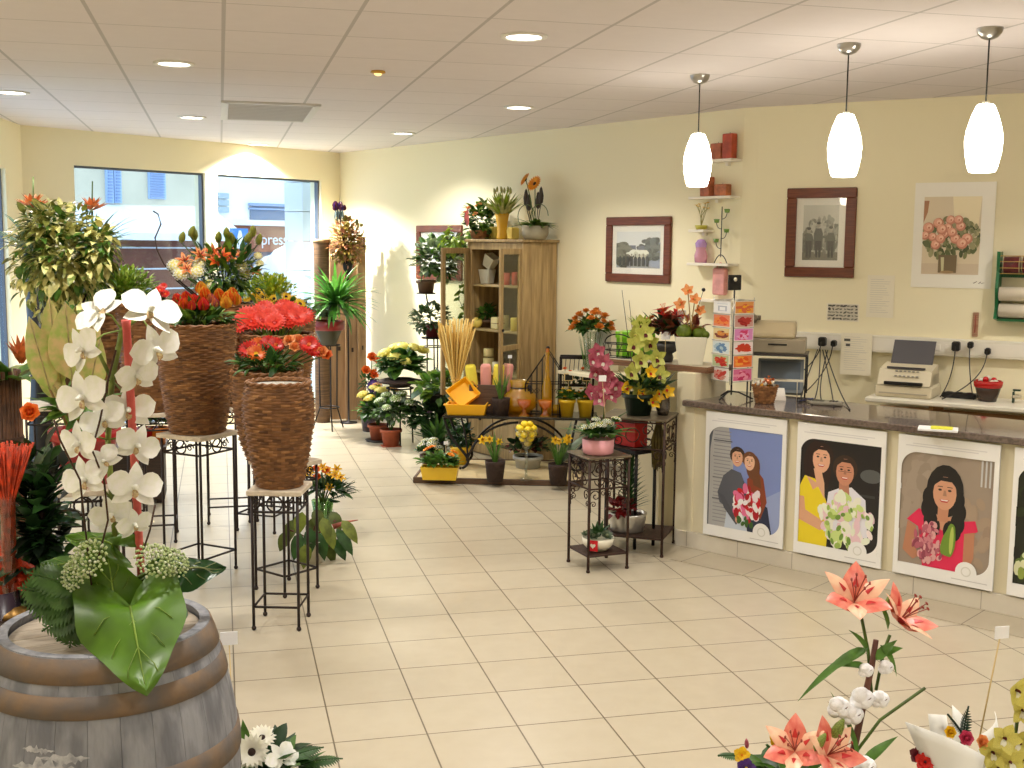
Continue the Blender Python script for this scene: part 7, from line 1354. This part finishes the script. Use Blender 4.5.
# low dark cabinet with small pots
c = DP(140, 482, 9.85); t = thing('dark_chest', 'low dark wooden chest behind the left pedestal', 'chest', (c.x-.03, c.y, 0)); DW_ = wood('dark chest wood', (.24, .17, .13), (.17, .12, .09)); part(t, 'carcass', DW_, ((0, 0, .23), (.46, .36, .40))); part(t, 'lid', DW_, ((0, 0, .447), (.50, .40, .03)))
for x in (-.19, .19):
    for y in (-.14, .14): part(t, 'foot', DW_, ((x, y, .015), (.05, .05, .03)))
for px, mm, lb, fl_ in ((158, mat('orange pot', (.86, .48, .12), .4), 'orange pot of green leaves on the dark chest', None), (147, mat('red pot', (.72, .10, .10), .4), 'red pot of red poinsettia on the dark chest', 1)):
    q = DP(px, 430, 9.85-.05); tt = thing('small_pot', lb, 'plant', (q.x, q.y, .463)); pot(tt, .055, .075, .14, mm); bush(70, (0, 0, .22), (.12, .11, .10), .10, .055, seed=px, nm=2, low=-.3).build('foliage', [L_dark, L_mid], tt)
    if fl_: heads(tt, flower('lily', R_red, R_win, R_yel), dome(5, (0, 0, .22), (.10, .08, .14), 2), .06, (0, 0, .1))
# anthurium leaves in the red pot
c = pedc('iron pedestal with pale top behind the barrel, under the red pot', 80, 5.9, .30, .93)
t = thing('caladium_pot', 'pink-flushed light green caladium leaves in a red pot behind the orchid', 'plant', (c.x-.0, c.y, .93)); b = MB(); b.lathe([(0, 0), (.10, 0), (.15, .22), (.165, .225), (.168, .27), (.155, .27), (.14, .2), (0, .18)], 26); b.build('pot', mat('red glaze pot', (.66, .09, .11), .3), t); b = MB(); b.lathe([(0, .24), (.15, .238)], 18); b.build('soil', M_soil, t)
yy = c.y
for i, (bx, by, tx, ty, w) in enumerate(((62, 385, 45, 298, .13), (72, 380, 66, 304, .19), (80, 385, 92, 306, .14), (50, 390, 30, 318, .13), (60, 400, 40, 352, .12), (88, 395, 100, 340, .12))):
    a = loc(t, DP(bx, by, yy-.05*(i % 2))); e = loc(t, DP(tx, ty, yy-.08*(i % 2))); b = MB(); b.leaf(a, e-a, (0.15*(1 if i % 2 else -1), -1, .25), (e-a).length*1.02, w, 'ovate', .35, .18, 0, 8); o = b.build('leaf', L_cal, t); b = MB(); b.tube([V3(v) for v in [tuple(V3(o.data.vertices[3*k+1].co)+V3((0, -.003, .001))) for k in range(9)]], .003, 4); b.build('midrib', lm('pale midrib', (.86, .80, .58)), o); b = MB(); b.tube([V3((0, 0, .24)), V3((a.x*.5, a.y, .3)), a], .006, 5); b.build('leaf_stalk', lm('pinkish stalk', (.66, .52, .32)), t)
bush(50, (-.02, 0, .38), (.16, .15, .12), .14, .06, seed=101, nm=2).build('lower_foliage', [L_mid, L_light], t)
# bromeliad in reed pot, dark plant
c = DP(3, 440, 6.2); zt = DP(8, 370, 6.2).z; t = thing('reed_planter', 'tall brown reed planter at the left edge with a bromeliad', 'planter', (c.x-.02, c.y, 0)); b = MB()
for i in range(34): a = i*2*PI/34; b.tube([(.10*math.cos(a), .10*math.sin(a), 0), (.105*math.cos(a), .105*math.sin(a), zt-.04*(i % 2))], .011, 5)
b.lathe([(0, .01), (.098, .01), (.098, zt-.1), (0, zt-.12)], 20); b.build('reed_bundle', mat('brown reed', (.42, .27, .16), .7, var=.35, vs=14), t)
for z in (.35, zt-.35): b = MB(); b.lathe([(.117, z), (.121, z+.01), (.117, z+.02)], 24); b.build('binding', mat('dark binding', (.25, .16, .10), .7), t)
tuft(16, (.06, 0, zt-.06), .28, .085, 1.4, .7, 103, 'lance', 2, t0=.4).build('leaves', [lm('yellow green leaf', (.50, .56, .20)), L_mid], t); b = MB(); petals(b, 5, .5, .13, .045, 'lance', .1, 0, .01, zt+.03, 0, .4); petals(b, 4, .2, .15, .04, 'lance', .1, 0, .01, zt+.03, .5, .4); o = b.build('orange_bract', lm('orange bract', (.88, .46, .24)), t); o.location.x = .12
c = DP(40, 470, 5.35); t = thing('dark_foliage_plant', 'tall dark leafy plant standing on the floor behind the orange sticks', 'plant', (c.x, c.y, 0)); pot(t, .12, .15, .26, mat('dark pot', (.16, .15, .14), .5)); b = MB(); b.tube([(0, 0, .2), (0, 0, 1.0)], .015, 6); b.build('trunk', L_brown, t); bush(330, (0, 0, .82), (.17, .16, .50), .14, .06, seed=104, nm=3, shell=.1).build('foliage', [L_deep, L_dark, lm('blackish green leaf', (.07, .13, .07))], t)
put(flower('rose', R_or, L_mid), 'flower', t, loc(t, DP(30, 412, 5.2)), (0, -1, .3), .045)
# orange sticks in glass
c = G(14, 612, .50); t = thing('low_stand', 'small dark stand behind the barrel at the left edge', 'stand', (c.x, c.y, 0)); part(t, 'top', DW_, ((0, 0, .485), (.34, .34, .03)))
for x in (-.14, .14):
    for y in (-.14, .14): part(t, 'leg', DW_, ((x, y, .235), (.04, .04, .47)))
t = thing('stick_vase', 'tall clear glass of bright orange dyed sticks at the left edge', 'dried flowers', (c.x, c.y-.05, .50)); zt = HT(490, 14, c)-.5; ztop = HT(442, 14, c)-.5; b = MB(); b.lathe([(0, 0), (.055, 0), (.055, .012), (.036, .02), (.036, zt), (.033, zt), (.032, .03), (0, .025)], 20); b.build('glass', M_glass, t); rg = random.Random(6); b = MB()
for i in range(170): q = rg.uniform(0, 6.28); k = math.sqrt(rg.random()); b.tube([(.022*k*math.cos(q), .022*k*math.sin(q), .03), (.03*k*math.cos(q), .03*k*math.sin(q), zt-.03), (.115*k*math.cos(q), .115*k*math.sin(q), zt+.04+(ztop-zt-.04)*rg.uniform(.9, 1.02))], [.002, .0025, .004], 4)
b.build('dyed_sticks', mat('orange dyed sticks', (.86, .27, .08), .6, var=.35, vs=30), t); b = MB(); b.lathe([(.03, 0), (.075, .0), (.07, .02), (.04, .045)], 20); b.build('gold_foot', mat('dull gold foot', (.55, .42, .22), .35, .7), t)
c = DP(2, 600, 4.95); t = thing('poppy_vase', 'dark vase of orange red poppies at the left edge below the sticks', 'bouquet', (c.x-.06, 5.25, 0)); zq = DP(5, 590, 5.25).z; b = MB(); b.lathe([(0, 0), (.09, 0), (.11, zq*.4), (.075, zq), (.068, zq), (0, .05)], 20); b.build('vase', mat('dark violet glaze', (.20, .15, .20), .3), t); hs = [loc(t, DP(px, py, 5.25)) for px, py in ((6, 548), (10, 562), (2, 572), (24, 572), (14, 580), (22, 580), (8, 592))]; stems(t, (0, 0, zq-.05), hs, .004); heads(t, flower('prim', lm('poppy red', (.88, .28, .12)), M_eye), hs, .055, (0, 0, zq), face=(.2, -1, .3))
# ---------------------------------------------------------------- wine barrel with the white orchid
ZB_ = .95; cb = G(106, 623, ZB_); RB = (G(212, 612, ZB_)-cb).length*.97
t = thing('wine_barrel', 'weathered grey oak wine barrel with rusty hoops in the left foreground', 'barrel', (cb.x, cb.y, 0), .3)
def rB(z): return RB*(1+.285*(1-((z-ZB_/2)/(ZB_/2))**2))
M_stave = wood('weathered grey stave', (.56, .565, .585), (.42, .425, .45), .8, (5, 5, 1.2), .35, 4); M_hoop = mat('rusty hoop', (.48, .39, .30), .75, .05, c2=(.38, .35, .33), vs=11, bump=.2, bs=30); M_head = wood('grey barrel head', (.68, .63, .56), (.58, .54, .48), .8, (2, 14, 2), .2, 3)
NS = 26
for i in range(NS):
    a0, a1 = 2*PI*i/NS+.0015, 2*PI*(i+1)/NS-.0015; b = MB(); vs = []; n = 14
    for k in range(n+1):
        z = ZB_*k/n; r = rB(z)
        for rr in (r-.03, r):
            for a in (a0, (a0+a1)/2, a1): vs.append((rr*math.cos(a), rr*math.sin(a), z))
    fs = []
    for k in range(n):
        o = k*6; fs += [(o+3, o+4, o+10, o+9), (o+4, o+5, o+11, o+10), (o+1, o, o+6, o+7), (o+2, o+1, o+7, o+8), (o, o+3, o+9, o+6), (o+5, o+2, o+8, o+11)]
    fs += [(2, 1, 0, 3, 4, 5)[::-1], (n*6, n*6+1, n*6+2, n*6+5, n*6+4, n*6+3)[::-1]]; b.add(vs, fs, 0, False); b.build('stave', M_stave, t)
b = MB()
for i in range(7):
    y0 = -1+2*i/7+.004; y1 = -1+2*(i+1)/7-.004; rr = RB-.028; x = lambda y: math.sqrt(max(.0, 1-y*y))*rr; ys = [y0+(y1-y0)*k/4 for k in range(5)]
    pts = [(-x(y), y*rr) for y in ys]+[(x(y), y*rr) for y in ys[::-1]]; b.poly([(p_[0], p_[1], ZB_-.045) for p_ in pts], .02, (0, 0, 1))
b.build('barrel_head', M_head, t)
for z0, z1 in ((.880, .946), (.79, .85), (.55, .625), (.34, .415), (.10, .16), (.005, .07)):
    b = MB(); b.lathe([(rB(z0)-.002, z0), (rB(z0)+.004, z0), (rB((z0+z1)/2)+.005, (z0+z1)/2), (rB(z1)+.004, z1), (rB(z1)-.002, z1)], 64); b.build('hoop', M_hoop, t)
rg = random.Random(4)
for k, (a0, z0, w, h) in enumerate(((-1.95, .66, .10, .05), (-1.80, .69, .07, .03), (-2.0, .71, .05, .02), (-1.72, .64, .05, .03))):
    b = MB(); vs = []; n = 18
    for i in range(n+1):
        for j in (0, 1): zz = z0+(j-.5)*h*(math.sin(PI*(i+.3)/(n+.6)))*rg.uniform(.25, 1.5); a = a0-.3+w/RB*(i/n-.5)*1.6; vs.append(((rB(zz)+.0012)*math.cos(a), (rB(zz)+.0012)*math.sin(a), zz))
    b.add(vs, [(2*i, 2*i+2, 2*i+3, 2*i+1) for i in range(n)]); b.build('paint_mark', mat('old white paint', (.72, .72, .73), .85, c2=(.55, .555, .57), vs=45), t)
# the orchid arrangement
po = G(97, 636, .925); po = V3((cb.x+.02, cb.y+.0, ZB_-.024)); t = thing('orchid_arrangement', 'tall white orchid arrangement with large leaves standing on the wine barrel', 'flower arrangement', po)
yy = po.y; lo = lambda px, py, o=0.0: loc(t, DP(px, py, yy+o))
b = MB(); b.lathe([(0, 0), (.085, 0), (.105, .03), (.11, .12), (.103, .12), (.09, .03), (0, .02)], 28); b.build('pot', mat('dark red glaze pot', (.40, .08, .12), .35), t); b = MB(); b.lathe([(0, .105), (.10, .10)], 20); b.build('soil', M_soil, t)
st = [lo(118, 570), lo(112, 500), lo(108, 440), lo(112, 380), lo(122, 330), lo(140, 315)]; b = MB(); b.tube(st, .0085, 8); b.tube([st[3], lo(95, 345), lo(85, 322)], .006, 6); b.build('orchid_stem', lm('orchid stem', (.58, .66, .30)), t)
M_petal = mat('white orchid petal', (.985, .985, .975), .45, c2=(.95, .96, .91), vs=4); M_lip = mat('orchid lip', (.86, .80, .60), .5, c2=(.70, .55, .42), vs=12); PH = flower('phal', M_petal, M_lip); 
b = MB(); b.leaf((0, -.05, .05), (0, -.55, .75), (0, .75, .6), .36, .24, 'obov', 1.4, .45, 0, 7); LIP = b.data('lip', M_lip); b = MB(); b.tube([(0, 0, 0), (0, .04, .2), (0, -.02, .36)], [.10, .10, .07], 8); b.sphere((0, -.02, .36), .075, 8, 6); COLM = b.data('column', M_petal)
fls = [(100, 312, .078, -.5, .9, .9), (84, 350, .078, -.9, .0, .6), (150, 312, .088, .4, .7, -.2), (155, 350, .084, .7, .0, .3), (136, 376, .070, .7, -.2, 0), (84, 398, .088, -.6, .1, .3), (128, 410, .078, .2, .1, 0), (104, 420, .070, -.2, .2, .4), (80, 444, .074, -.9, -.1, .1), (136, 446, .072, .5, .1, -.4), (86, 480, .078, -.6, .1, .3), (134, 488, .082, .4, .2, -.1), (112, 514, .066, -.1, -.1, .3), (134, 524, .056, .5, -.2, .1), (104, 462, .056, -.1, .4, .8)]
for i, (px, py, sc, dx, dz, rl) in enumerate(fls):
    h = lo(px, py, -.05-.03*(i % 3)); o = put(PH, 'orchid_flower', t, h, (dx, -1, dz), sc, rl)
    for me, nm in ((LIP, 'lip'), (COLM, 'column')): c_ = bpy.data.objects.new(nm, me); COL.objects.link(c_); c_.parent = o
for i, (px, py, sc, dx, dz, rl) in enumerate(fls):
    h = lo(px, py, -.05-.03*(i % 3)); k = min(range(len(st)), key=lambda j: (st[j]-h).length); b = MB(); b.tube([st[k], (st[k]+h)/2+V3((0, .02, .015)), h+V3((0, .02, 0))], .003, 5); b.build('flower_stalk', lm('orchid stem', (.58, .66, .30)), t)
b = MB(); a = lo(143, 605, .03); e = lo(126, 320, .0-.09); pts = [a+(e-a)*(k/40) for k in range(41)]; b.tube(pts, [.012+(.0022 if k % 8 == 0 else 0) for k in range(41)], 10); b.build('red_bamboo_stick', mat('coral bamboo', (.86, .40, .36), .5, c2=(.78, .32, .30), vs=20), t)
b = MB()
for pp in (((98, 560), (108, 520), (104, 480), (92, 450), (100, 420), (108, 380), (116, 350)), ((140, 560), (150, 530), (155, 505)), ((92, 590), (80, 480), (60, 440), (54, 420))): b.tube([lo(x, y, -.12) for x, y in pp], .003, 5)
b.build('twigs', L_brown, t)
def bigleaf(nm, base, tip, up, W, m, bend=.4, notch=True, rib=None):
    """large heart-shaped leaf with lobes behind the stalk and raised veins"""
    base = V3(base); tip = V3(tip); d = (tip-base); L = d.length; d.normalize(); up = V3(up); up = (up-d*d.dot(up)).normalized(); sd = d.cross(up); b = MB(); nu, nv = 9, 16; vs = []
    for i in range(nv+1):
        s = i/nv; u = -.58+1.58*s; w = W*(math.sin(PI*min(1, (s*.93+.07))**.62))**.75*(1 if s < .98 else .15)
        for j in range(nu):
            v = -1+2*j/(nu-1); x = u if u > 0 else u*abs(v)**.75  # notch towards the stalk
            cz = -bend*L*.5*max(0, x)**2-.10*W*v*v*L/ max(L, .01)+.012*math.sin(6*u+3*abs(v)); vs.append(base+d*(x*L)+sd*(v*w*.5*(1+.05*math.sin(9*u)))+up*cz)
    fs = [(i*nu+j, i*nu+j+1, (i+1)*nu+j+1, (i+1)*nu+j) for i in range(nv) for j in range(nu-1)]; b.add(vs, fs); o = b.build(nm, m, t)
    mid = [vs[i*nu+nu//2]+up*.0015 for i in range(4, nv)]; b = MB(); b.tube(mid, [.0035*(1-k/len(mid))+.001 for k in range(len(mid))], 5)
    for i in (5, 8, 11):
        for e in (-1, 1): b.tube([vs[i*nu+nu//2]+up*.0015, vs[(i+2)*nu+nu//2+e*2]+up*.0045, vs[min(nv, i+3)*nu+nu//2+e*3]+up*.003], .0014, 4)
    v_ = b.build('veins', rib or lm('leaf vein', (.56, .68, .26)), o); return o
L_mon = lm('glossy monstera leaf', (.36, .53, .11), .72, .38, 6); L_mon2 = lm('dark glossy leaf', (.13, .32, .12), .75, .28, 6)
bigleaf('monstera_leaf', lo(130, 606, -.22), lo(146, 689, -.44), (.05, -.85, .65), .31, L_mon, .08)
bigleaf('upper_leaf', lo(118, 610, -.13), lo(106, 556, -.16), (-.1, -1, .35), .20, L_mon, .1); bigleaf('back_leaf', lo(150, 600, -.10), lo(172, 560, .02), (.1, -1, .7), .24, L_mon2, .3)
bigleaf('right_leaf', lo(178, 572, -.06), lo(228, 562, -.02), (.1, -.75, .7), .13, L_mon2, .5, rib=lm('pale vein', (.60, .64, .40))); bigleaf('left_leaf', lo(112, 545, -.02), lo(64, 530, .02), (0, -.7, .8), .12, L_mon, .5); bigleaf('low_left_leaf', lo(95, 566, -.05), lo(40, 556, -.02), (0, -.6, .8), .13, L_mid, .5); bigleaf('far_left_leaf', lo(90, 590, -.06), lo(30, 588, -.04), (0, -.7, .8), .14, L_dark, .5)
b = MB()
for x0, y0, x1, y1 in ((85, 590, 30, 568), (82, 600, 22, 600), (85, 605, 40, 628), (78, 608, 68, 648), (88, 598, 32, 614), (70, 596, 20, 584), (86, 602, 54, 640), (84, 594, 44, 590)): a = lo(x0, y0, -.12); e = lo(x1, y1, -.17); frond(b, a, e-a, (e-a).length, .065, .35, up=V3((0, -.7, .7)))
b.build('fern_fronds', lm('fern green', (.32, .48, .20)), t)
UM = flower('umbel', lm('green white floret', (.80, .86, .62), .9), lm('white floret', (.92, .94, .82), .95), L_light); put(UM, 'umbel', t, lo(90, 560, -.16), (-.5, -.7, .6), .062); put(UM, 'umbel', t, lo(76, 574, -.15), (-.7, -.6, .4), .05); put(UM, 'umbel', t, lo(155, 562, -.15), (.3, -.6, .8), .062); put(UM, 'umbel', t, lo(172, 563, -.12), (.5, -.6, .7), .05)
stems(t, (0, 0, .1), [lo(88, 566, -.10), lo(158, 568, -.10), lo(178, 566, -.08), lo(112, 612, -.08)], .006)
# ---------------------------------------------------------------- bouquets at the bottom of the picture
c = DP(290, 800, 3.95); t = thing('gerbera_bouquet', 'white gerbera and calla bouquet with dark leaves standing beside the barrel', 'bouquet', (DP(280, 760, 4.0).x, 4.0, 0)); yy = 4.0; lo = lambda px, py, o=0.0: loc(t, DP(px, py, yy+o)); zq = lo(280, 790).z
b = MB(); b.lathe([(0, 0), (.08, 0), (.09, .02), (.10, zq), (.092, zq), (.08, .03), (0, .02)], 24); b.build('vase', mat('dark green bucket', (.08, .14, .10), .4), t); GW = flower('gerbera', R_wht, M_eye)
put(GW, 'flower', t, lo(252, 752, -.05), (-.2, -.9, .4), .062); put(GW, 'flower', t, lo(262, 738, .03), (0, -.5, .8), .05); put(flower('phal', M_petal, M_lip), 'flower', t, lo(280, 756, -.08), (.2, -.9, .4), .055, .6); put(flower('phal', M_petal, M_lip), 'flower', t, lo(292, 762, -.04), (.5, -.8, .4), .045, 1.5)
bush(70, lo(275, 765, .02), (.13, .12, .06), .15, .06, seed=111, nm=3).build('foliage', [L_dark, L_deep, L_mid], t); b = MB()
for x0, y0, x1, y1 in ((300, 765, 338, 752), (300, 770, 332, 768), (285, 760, 318, 742)): a = lo(x0, y0); e = lo(x1, y1); frond(b, a, e-a, (e-a).length*1.1, .06, .4)
b.build('fern_fronds', L_dark, t); b = MB(); b.leaf(lo(268, 752, .02), lo(282, 732, .02)-lo(268, 752, .02), (0, -1, .3), .12, .06, 'ovate', .9, .3, 0, 7); b.build('rolled_leaf', L_deep, t); b = MB(); b.leaf(lo(246, 745), lo(243, 722)-lo(246, 745), (0, -1, .3), .09, .035, 'lance', .3, .3, 0, 6); b.build('pointed_leaf', L_mid, t); stems(t, (0, 0, .1), [lo(252, 756, -.03), lo(262, 742, .03), lo(280, 760, -.06), lo(292, 766, -.03)], .004)
q = DP(236, 768, 4.15); p2 = DP(229, 638, 4.15); price_tag('white price tag on a long stick rising behind the barrel', V3((q.x, q.y, 0)), p2.z, p2.x-q.x, .048)
# table below the frame carrying the right hand bouquets
tb = thing('flower_table', 'low wooden table carrying the lily and orchid bouquets in the right foreground', 'table', (DP(890, 700, 2.62).x, 2.62, 0)); part(tb, 'tabletop', DW_, ((.02, -.08, .48), (.80, .40, .03)))
for x in (-.34, .38):
    for y in (-.23, .07): part(tb, 'leg', DW_, ((x, y, .2325), (.05, .05, .465)))
YL = 2.62; p = DP(840, 768, YL); t = thing('lily_arrangement', 'coral pink lily arrangement with white cotton bolls in the right foreground', 'flower arrangement', (p.x, YL, .496)); lo = lambda px, py, o=0.0: loc(t, DP(px, py, YL+o)); b = MB(); b.lathe([(0, 0), (.06, 0), (.085, .10), (.08, .10), (.055, .01), (0, .01)], 24); b.build('pot', mat('dark pot', (.16, .15, .14), .5), t)
b = MB(); s_ = [V3((.0, 0, .05)), lo(850, 768), lo(862, 710), lo(872, 665), lo(876, 640)]; b.tube(s_, [.010, .010, .009, .008, .007], 8); b.build('woody_stem', mat('reddish brown stem', (.42, .24, .18), .6, var=.3), t); b = MB()
for pp in (((872, 700), (868, 650), (862, 620), (858, 602)), ((876, 690), (884, 650), (890, 635)), ((850, 760), (880, 720), (925, 688))): b.tube([lo(x, y, .01) for x, y in pp], .0042, 6)
b.build('lily_stems', L_stem, t)
M_lil = mat('coral lily petal', (.88, .42, .36), .4, c2=(.93, .58, .48), vs=4); M_lilp = mat('cream pink lily petal', (.96, .80, .66), .4, c2=(.95, .70, .58), vs=4); M_lbase = mat('deep red petal base', (.78, .16, .16), .45)
lm_ = []
for m1, W in ((M_lil, .60), (M_lilp, .46)): b = MB(); b.leaf((0, 0, 0), (0, 0, 1), (1, 0, 0), 1.0, W, 'ovate', -.85, .30, 0, 8); b.leaf((.012, 0, .02), (0, 0, 1), (1, 0, 0), .6, W*.3, 'ovate', -.45, .30, 1, 6); lm_.append(b.data('petal', [m1, M_lbase]))
b = MB()
for i in range(6): q = i*1.05+.4; b.tube(bez((0, 0, .05), (.06*math.cos(q), .06*math.sin(q), .4), (.2*math.cos(q), .2*math.sin(q), .78)), .012, 5); b.sphere((.2*math.cos(q), .2*math.sin(q), .79), (.055, .03, .03), 6, 4)
STM = b.data('stamens', mat('brown red stamen', (.55, .20, .14), .6))
def lily(c, d, sc, roll=0):
    o = bpy.data.objects.new('lily_flower', STM); COL.objects.link(o); o.parent = t; z = V3(d).normalized(); x = z.orthogonal().normalized(); y = z.cross(x); M = Matrix(((x.x, y.x, z.x), (x.y, y.y, z.y), (x.z, y.z, z.z))).to_4x4(); o.matrix_local = Matrix.Translation(c) @ M @ Matrix.Rotation(roll, 4, 'Z') @ Matrix.Scale(sc, 4)
    for i in range(6):
        a = i*PI/3; c_ = bpy.data.objects.new('petal', lm_[i % 2]); COL.objects.link(c_); c_.parent = o; dd = dirv(a, .62); ry = Matrix.Rotation(a, 4, 'Z') @ Matrix.Rotation(.62, 4, 'Y'); c_.matrix_local = ry
lily(lo(854, 603), (-.15, -.55, .8), .112, .3); lily(lo(898, 622, -.01), (.45, -.5, .75), .108, 1.1); lily(lo(795, 752, -.03), (-.4, -.6, .75), .100, .2); lily(lo(826, 756, -.07), (.25, -.7, .7), .104, .9)
b = MB()
for px, py, bx, by, w in ((822, 668, 868, 648, .03), (800, 690, 850, 655, .02), (905, 672, 880, 645, .028), (860, 630, 868, 655, .03), (893, 640, 876, 660, .028), (886, 600, 888, 630, .022), (900, 645, 880, 655, .03), (893, 735, 862, 765, .028), (845, 660, 868, 668, .025), (850, 700, 858, 760, .02)): a = lo(bx, by, -.01); e = lo(px, py, -.03); b.leaf(a, e-a, (0, -.5, .85), (e-a).length*1.1, w, 'lance', .6, .3, 0, 7)
b.build('leaves', [L_mid], t)
for k, (px, py, r) in enumerate(((839, 707, .027), (852, 714, .027), (862, 698, .028), (866, 670, .018), (886, 667, .018), (880, 699, .022), (865, 766, .026))):
    c = lo(px, py, -.03); b = MB()
    for j in range(5): q = j*1.26; b.sphere((r*.45*math.cos(q), r*.3*math.sin(q)*.8, r*.35*math.sin(q*2)), r*.72, 10, 7)
    o = b.build('cotton_boll', mat('cotton white', (.96, .96, .97), .95, bump=.6, bs=90), t); o.location = c; h = MB()
    for j in range(5): q = j*1.26; h.leaf((0, 0, -r*.6), (math.cos(q), math.sin(q), .5), (0, 0, 1), r*1.5, r*.8, 'lance', -.6, .2, 0, 4)
    h.build('husk', mat('brown husk', (.36, .22, .16), .7), o)
put(flower('bud', lm('lily bud green', (.62, .70, .32))), 'lily_bud', t, lo(832, 740, -.05), (.4, -.2, 1), .05); put(flower('bud', lm('lily bud green', (.62, .70, .32))), 'lily_bud', t, lo(815, 750, -.08), (.5, -.2, 1), .04); put(flower('bud', lm('lily bud green', (.62, .70, .32))), 'lily_bud', t, lo(886, 610, .02), (.35, 0, 1), .035)
bush(60, lo(785, 775, .02), (.12, .10, .05), .09, .04, seed=121, nm=2).build('foliage', [L_dark, L_mid], t); b = MB(); a = lo(745, 756); frond(b, a, lo(712, 752)-a, .075, .03, .2); a = lo(780, 760); frond(b, a, lo(765, 738)-a, .06, .03, .2); b.build('fern_fronds', L_dark, t)
put(flower('prim', R_yel, R_ora2), 'pansy', t, lo(742, 755, -.02), (-.4, -.8, .4), .024); put(flower('prim', R_pur, M_eyey), 'pansy', t, lo(746, 768, -.04), (-.3, -.9, .3), .028); put(flower('bud', R_pink), 'pink_bud', t, lo(747, 748), (-.1, 0, 1), .02); put(flower('prim', R_yel, R_ora2), 'pansy', t, lo(775, 740, .02), (0, -.8, .4), .02)
# wrapped orchid bouquet in the corner
YQ = 2.58; p = DP(985, 790, YQ); t = thing('wrapped_bouquet', 'white paper-wrapped bouquet with yellow green orchids in the bottom right corner', 'bouquet', (p.x, YQ, .496)); lo = lambda px, py, o=0.0: loc(t, DP(px, py, YQ+o)); M_wrap = mat('white wrapping paper', (.93, .93, .91), .6)
b = MB(); b.lathe([(0, 0), (.045, 0), (.05, .01), (.035, .08), (.05, .14)], 18); b.build('bound_stems', L_mid, t)
def sheet(a, b_, c, d):
    m = MB(); n = 5; vs = []
    for i in range(n+1):
        for j in range(n+1): u, v = i/n, j/n; q = (a*(1-u)+b_*u)*(1-v)+(d*(1-u)+c*u)*v; vs.append(q+V3((0, -.03*math.sin(PI*u), .012*math.sin(3*u+2*v))))
    m.add(vs, [(i*(n+1)+j, i*(n+1)+j+1, (i+1)*(n+1)+j+1, (i+1)*(n+1)+j) for i in range(n) for j in range(n)]); o = m.build('wrapping_paper', M_wrap, t); md = o.modifiers.new('thickness', 'SOLIDIFY'); md.thickness = .0015
sheet(lo(905, 722, .02), lo(985, 757, -.10), lo(975, 800, -.10), lo(935, 800, -.03)); sheet(lo(928, 714, .08), lo(946, 716, .08), lo(960, 790, .05), lo(935, 790, .05)); sheet(lo(952, 705, .10), lo(965, 735, .08), lo(975, 790, .05), lo(955, 790, .05)); sheet(lo(980, 735, .08), lo(995, 712, .10), lo(1010, 770, .06), lo(975, 780, .05))
OG = flower('orchid', lm('yellow green orchid', (.86, .82, .42), .92), R_wht, R_win)
for i, (px, py) in enumerate(((1016, 690), (1022, 710), (1004, 738), (1018, 742), (992, 752), (1010, 762), (1028, 728), (998, 768), (1030, 700), (1024, 760))): put(OG, 'orchid_flower', t, lo(px, py, -.03*(i % 3)), (U(-.6, .2), -1, U(-.1, .4)), .046, U(-.5, .5))
b = MB(); b.tube([V3((0, 0, .1)), lo(1012, 760, .02), lo(1022, 685, .02)], .005, 6); b.build('orchid_stem', L_stem, t); b = MB()
for x0, y0, x1, y1 in ((962, 745, 966, 706), (955, 745, 922, 728), (970, 745, 950, 712)): a = lo(x0, y0, .0); e = lo(x1, y1, .0); frond(b, a, e-a, (e-a).length, .028, .15)
b.build('fern_fronds', lm('blue dark fern', (.14, .24, .18)), t); put(flower('rose', lm('bright pink rose', (.88, .28, .42)), L_mid), 'rose', t, lo(966, 738, -.04), (-.2, -.9, .4), .022); put(flower('rose', R_apr, L_mid), 'rose', t, lo(982, 742, -.02), (.1, -.9, .4), .022); put(flower('rose', R_yel, L_mid), 'rose', t, lo(950, 732, -.0), (-.2, -.9, .4), .018); put(flower('prim', R_red, R_win), 'red_flower', t, lo(925, 762, -.02), (-.4, -.8, .4), .03); put(flower('prim', R_win, R_red), 'red_flower', t, lo(918, 755, .0), (-.4, -.8, .4), .026)
q = lo(980, 735, .05)+V3(t.location); e = DP(1001, 632, YQ+.05); price_tag('white price tag on a slanting stick above the corner bouquet', q, e.z-q.z, e.x-q.x, .034)
q = DP(817, 740, YL); e = DP(836, 690, YL)
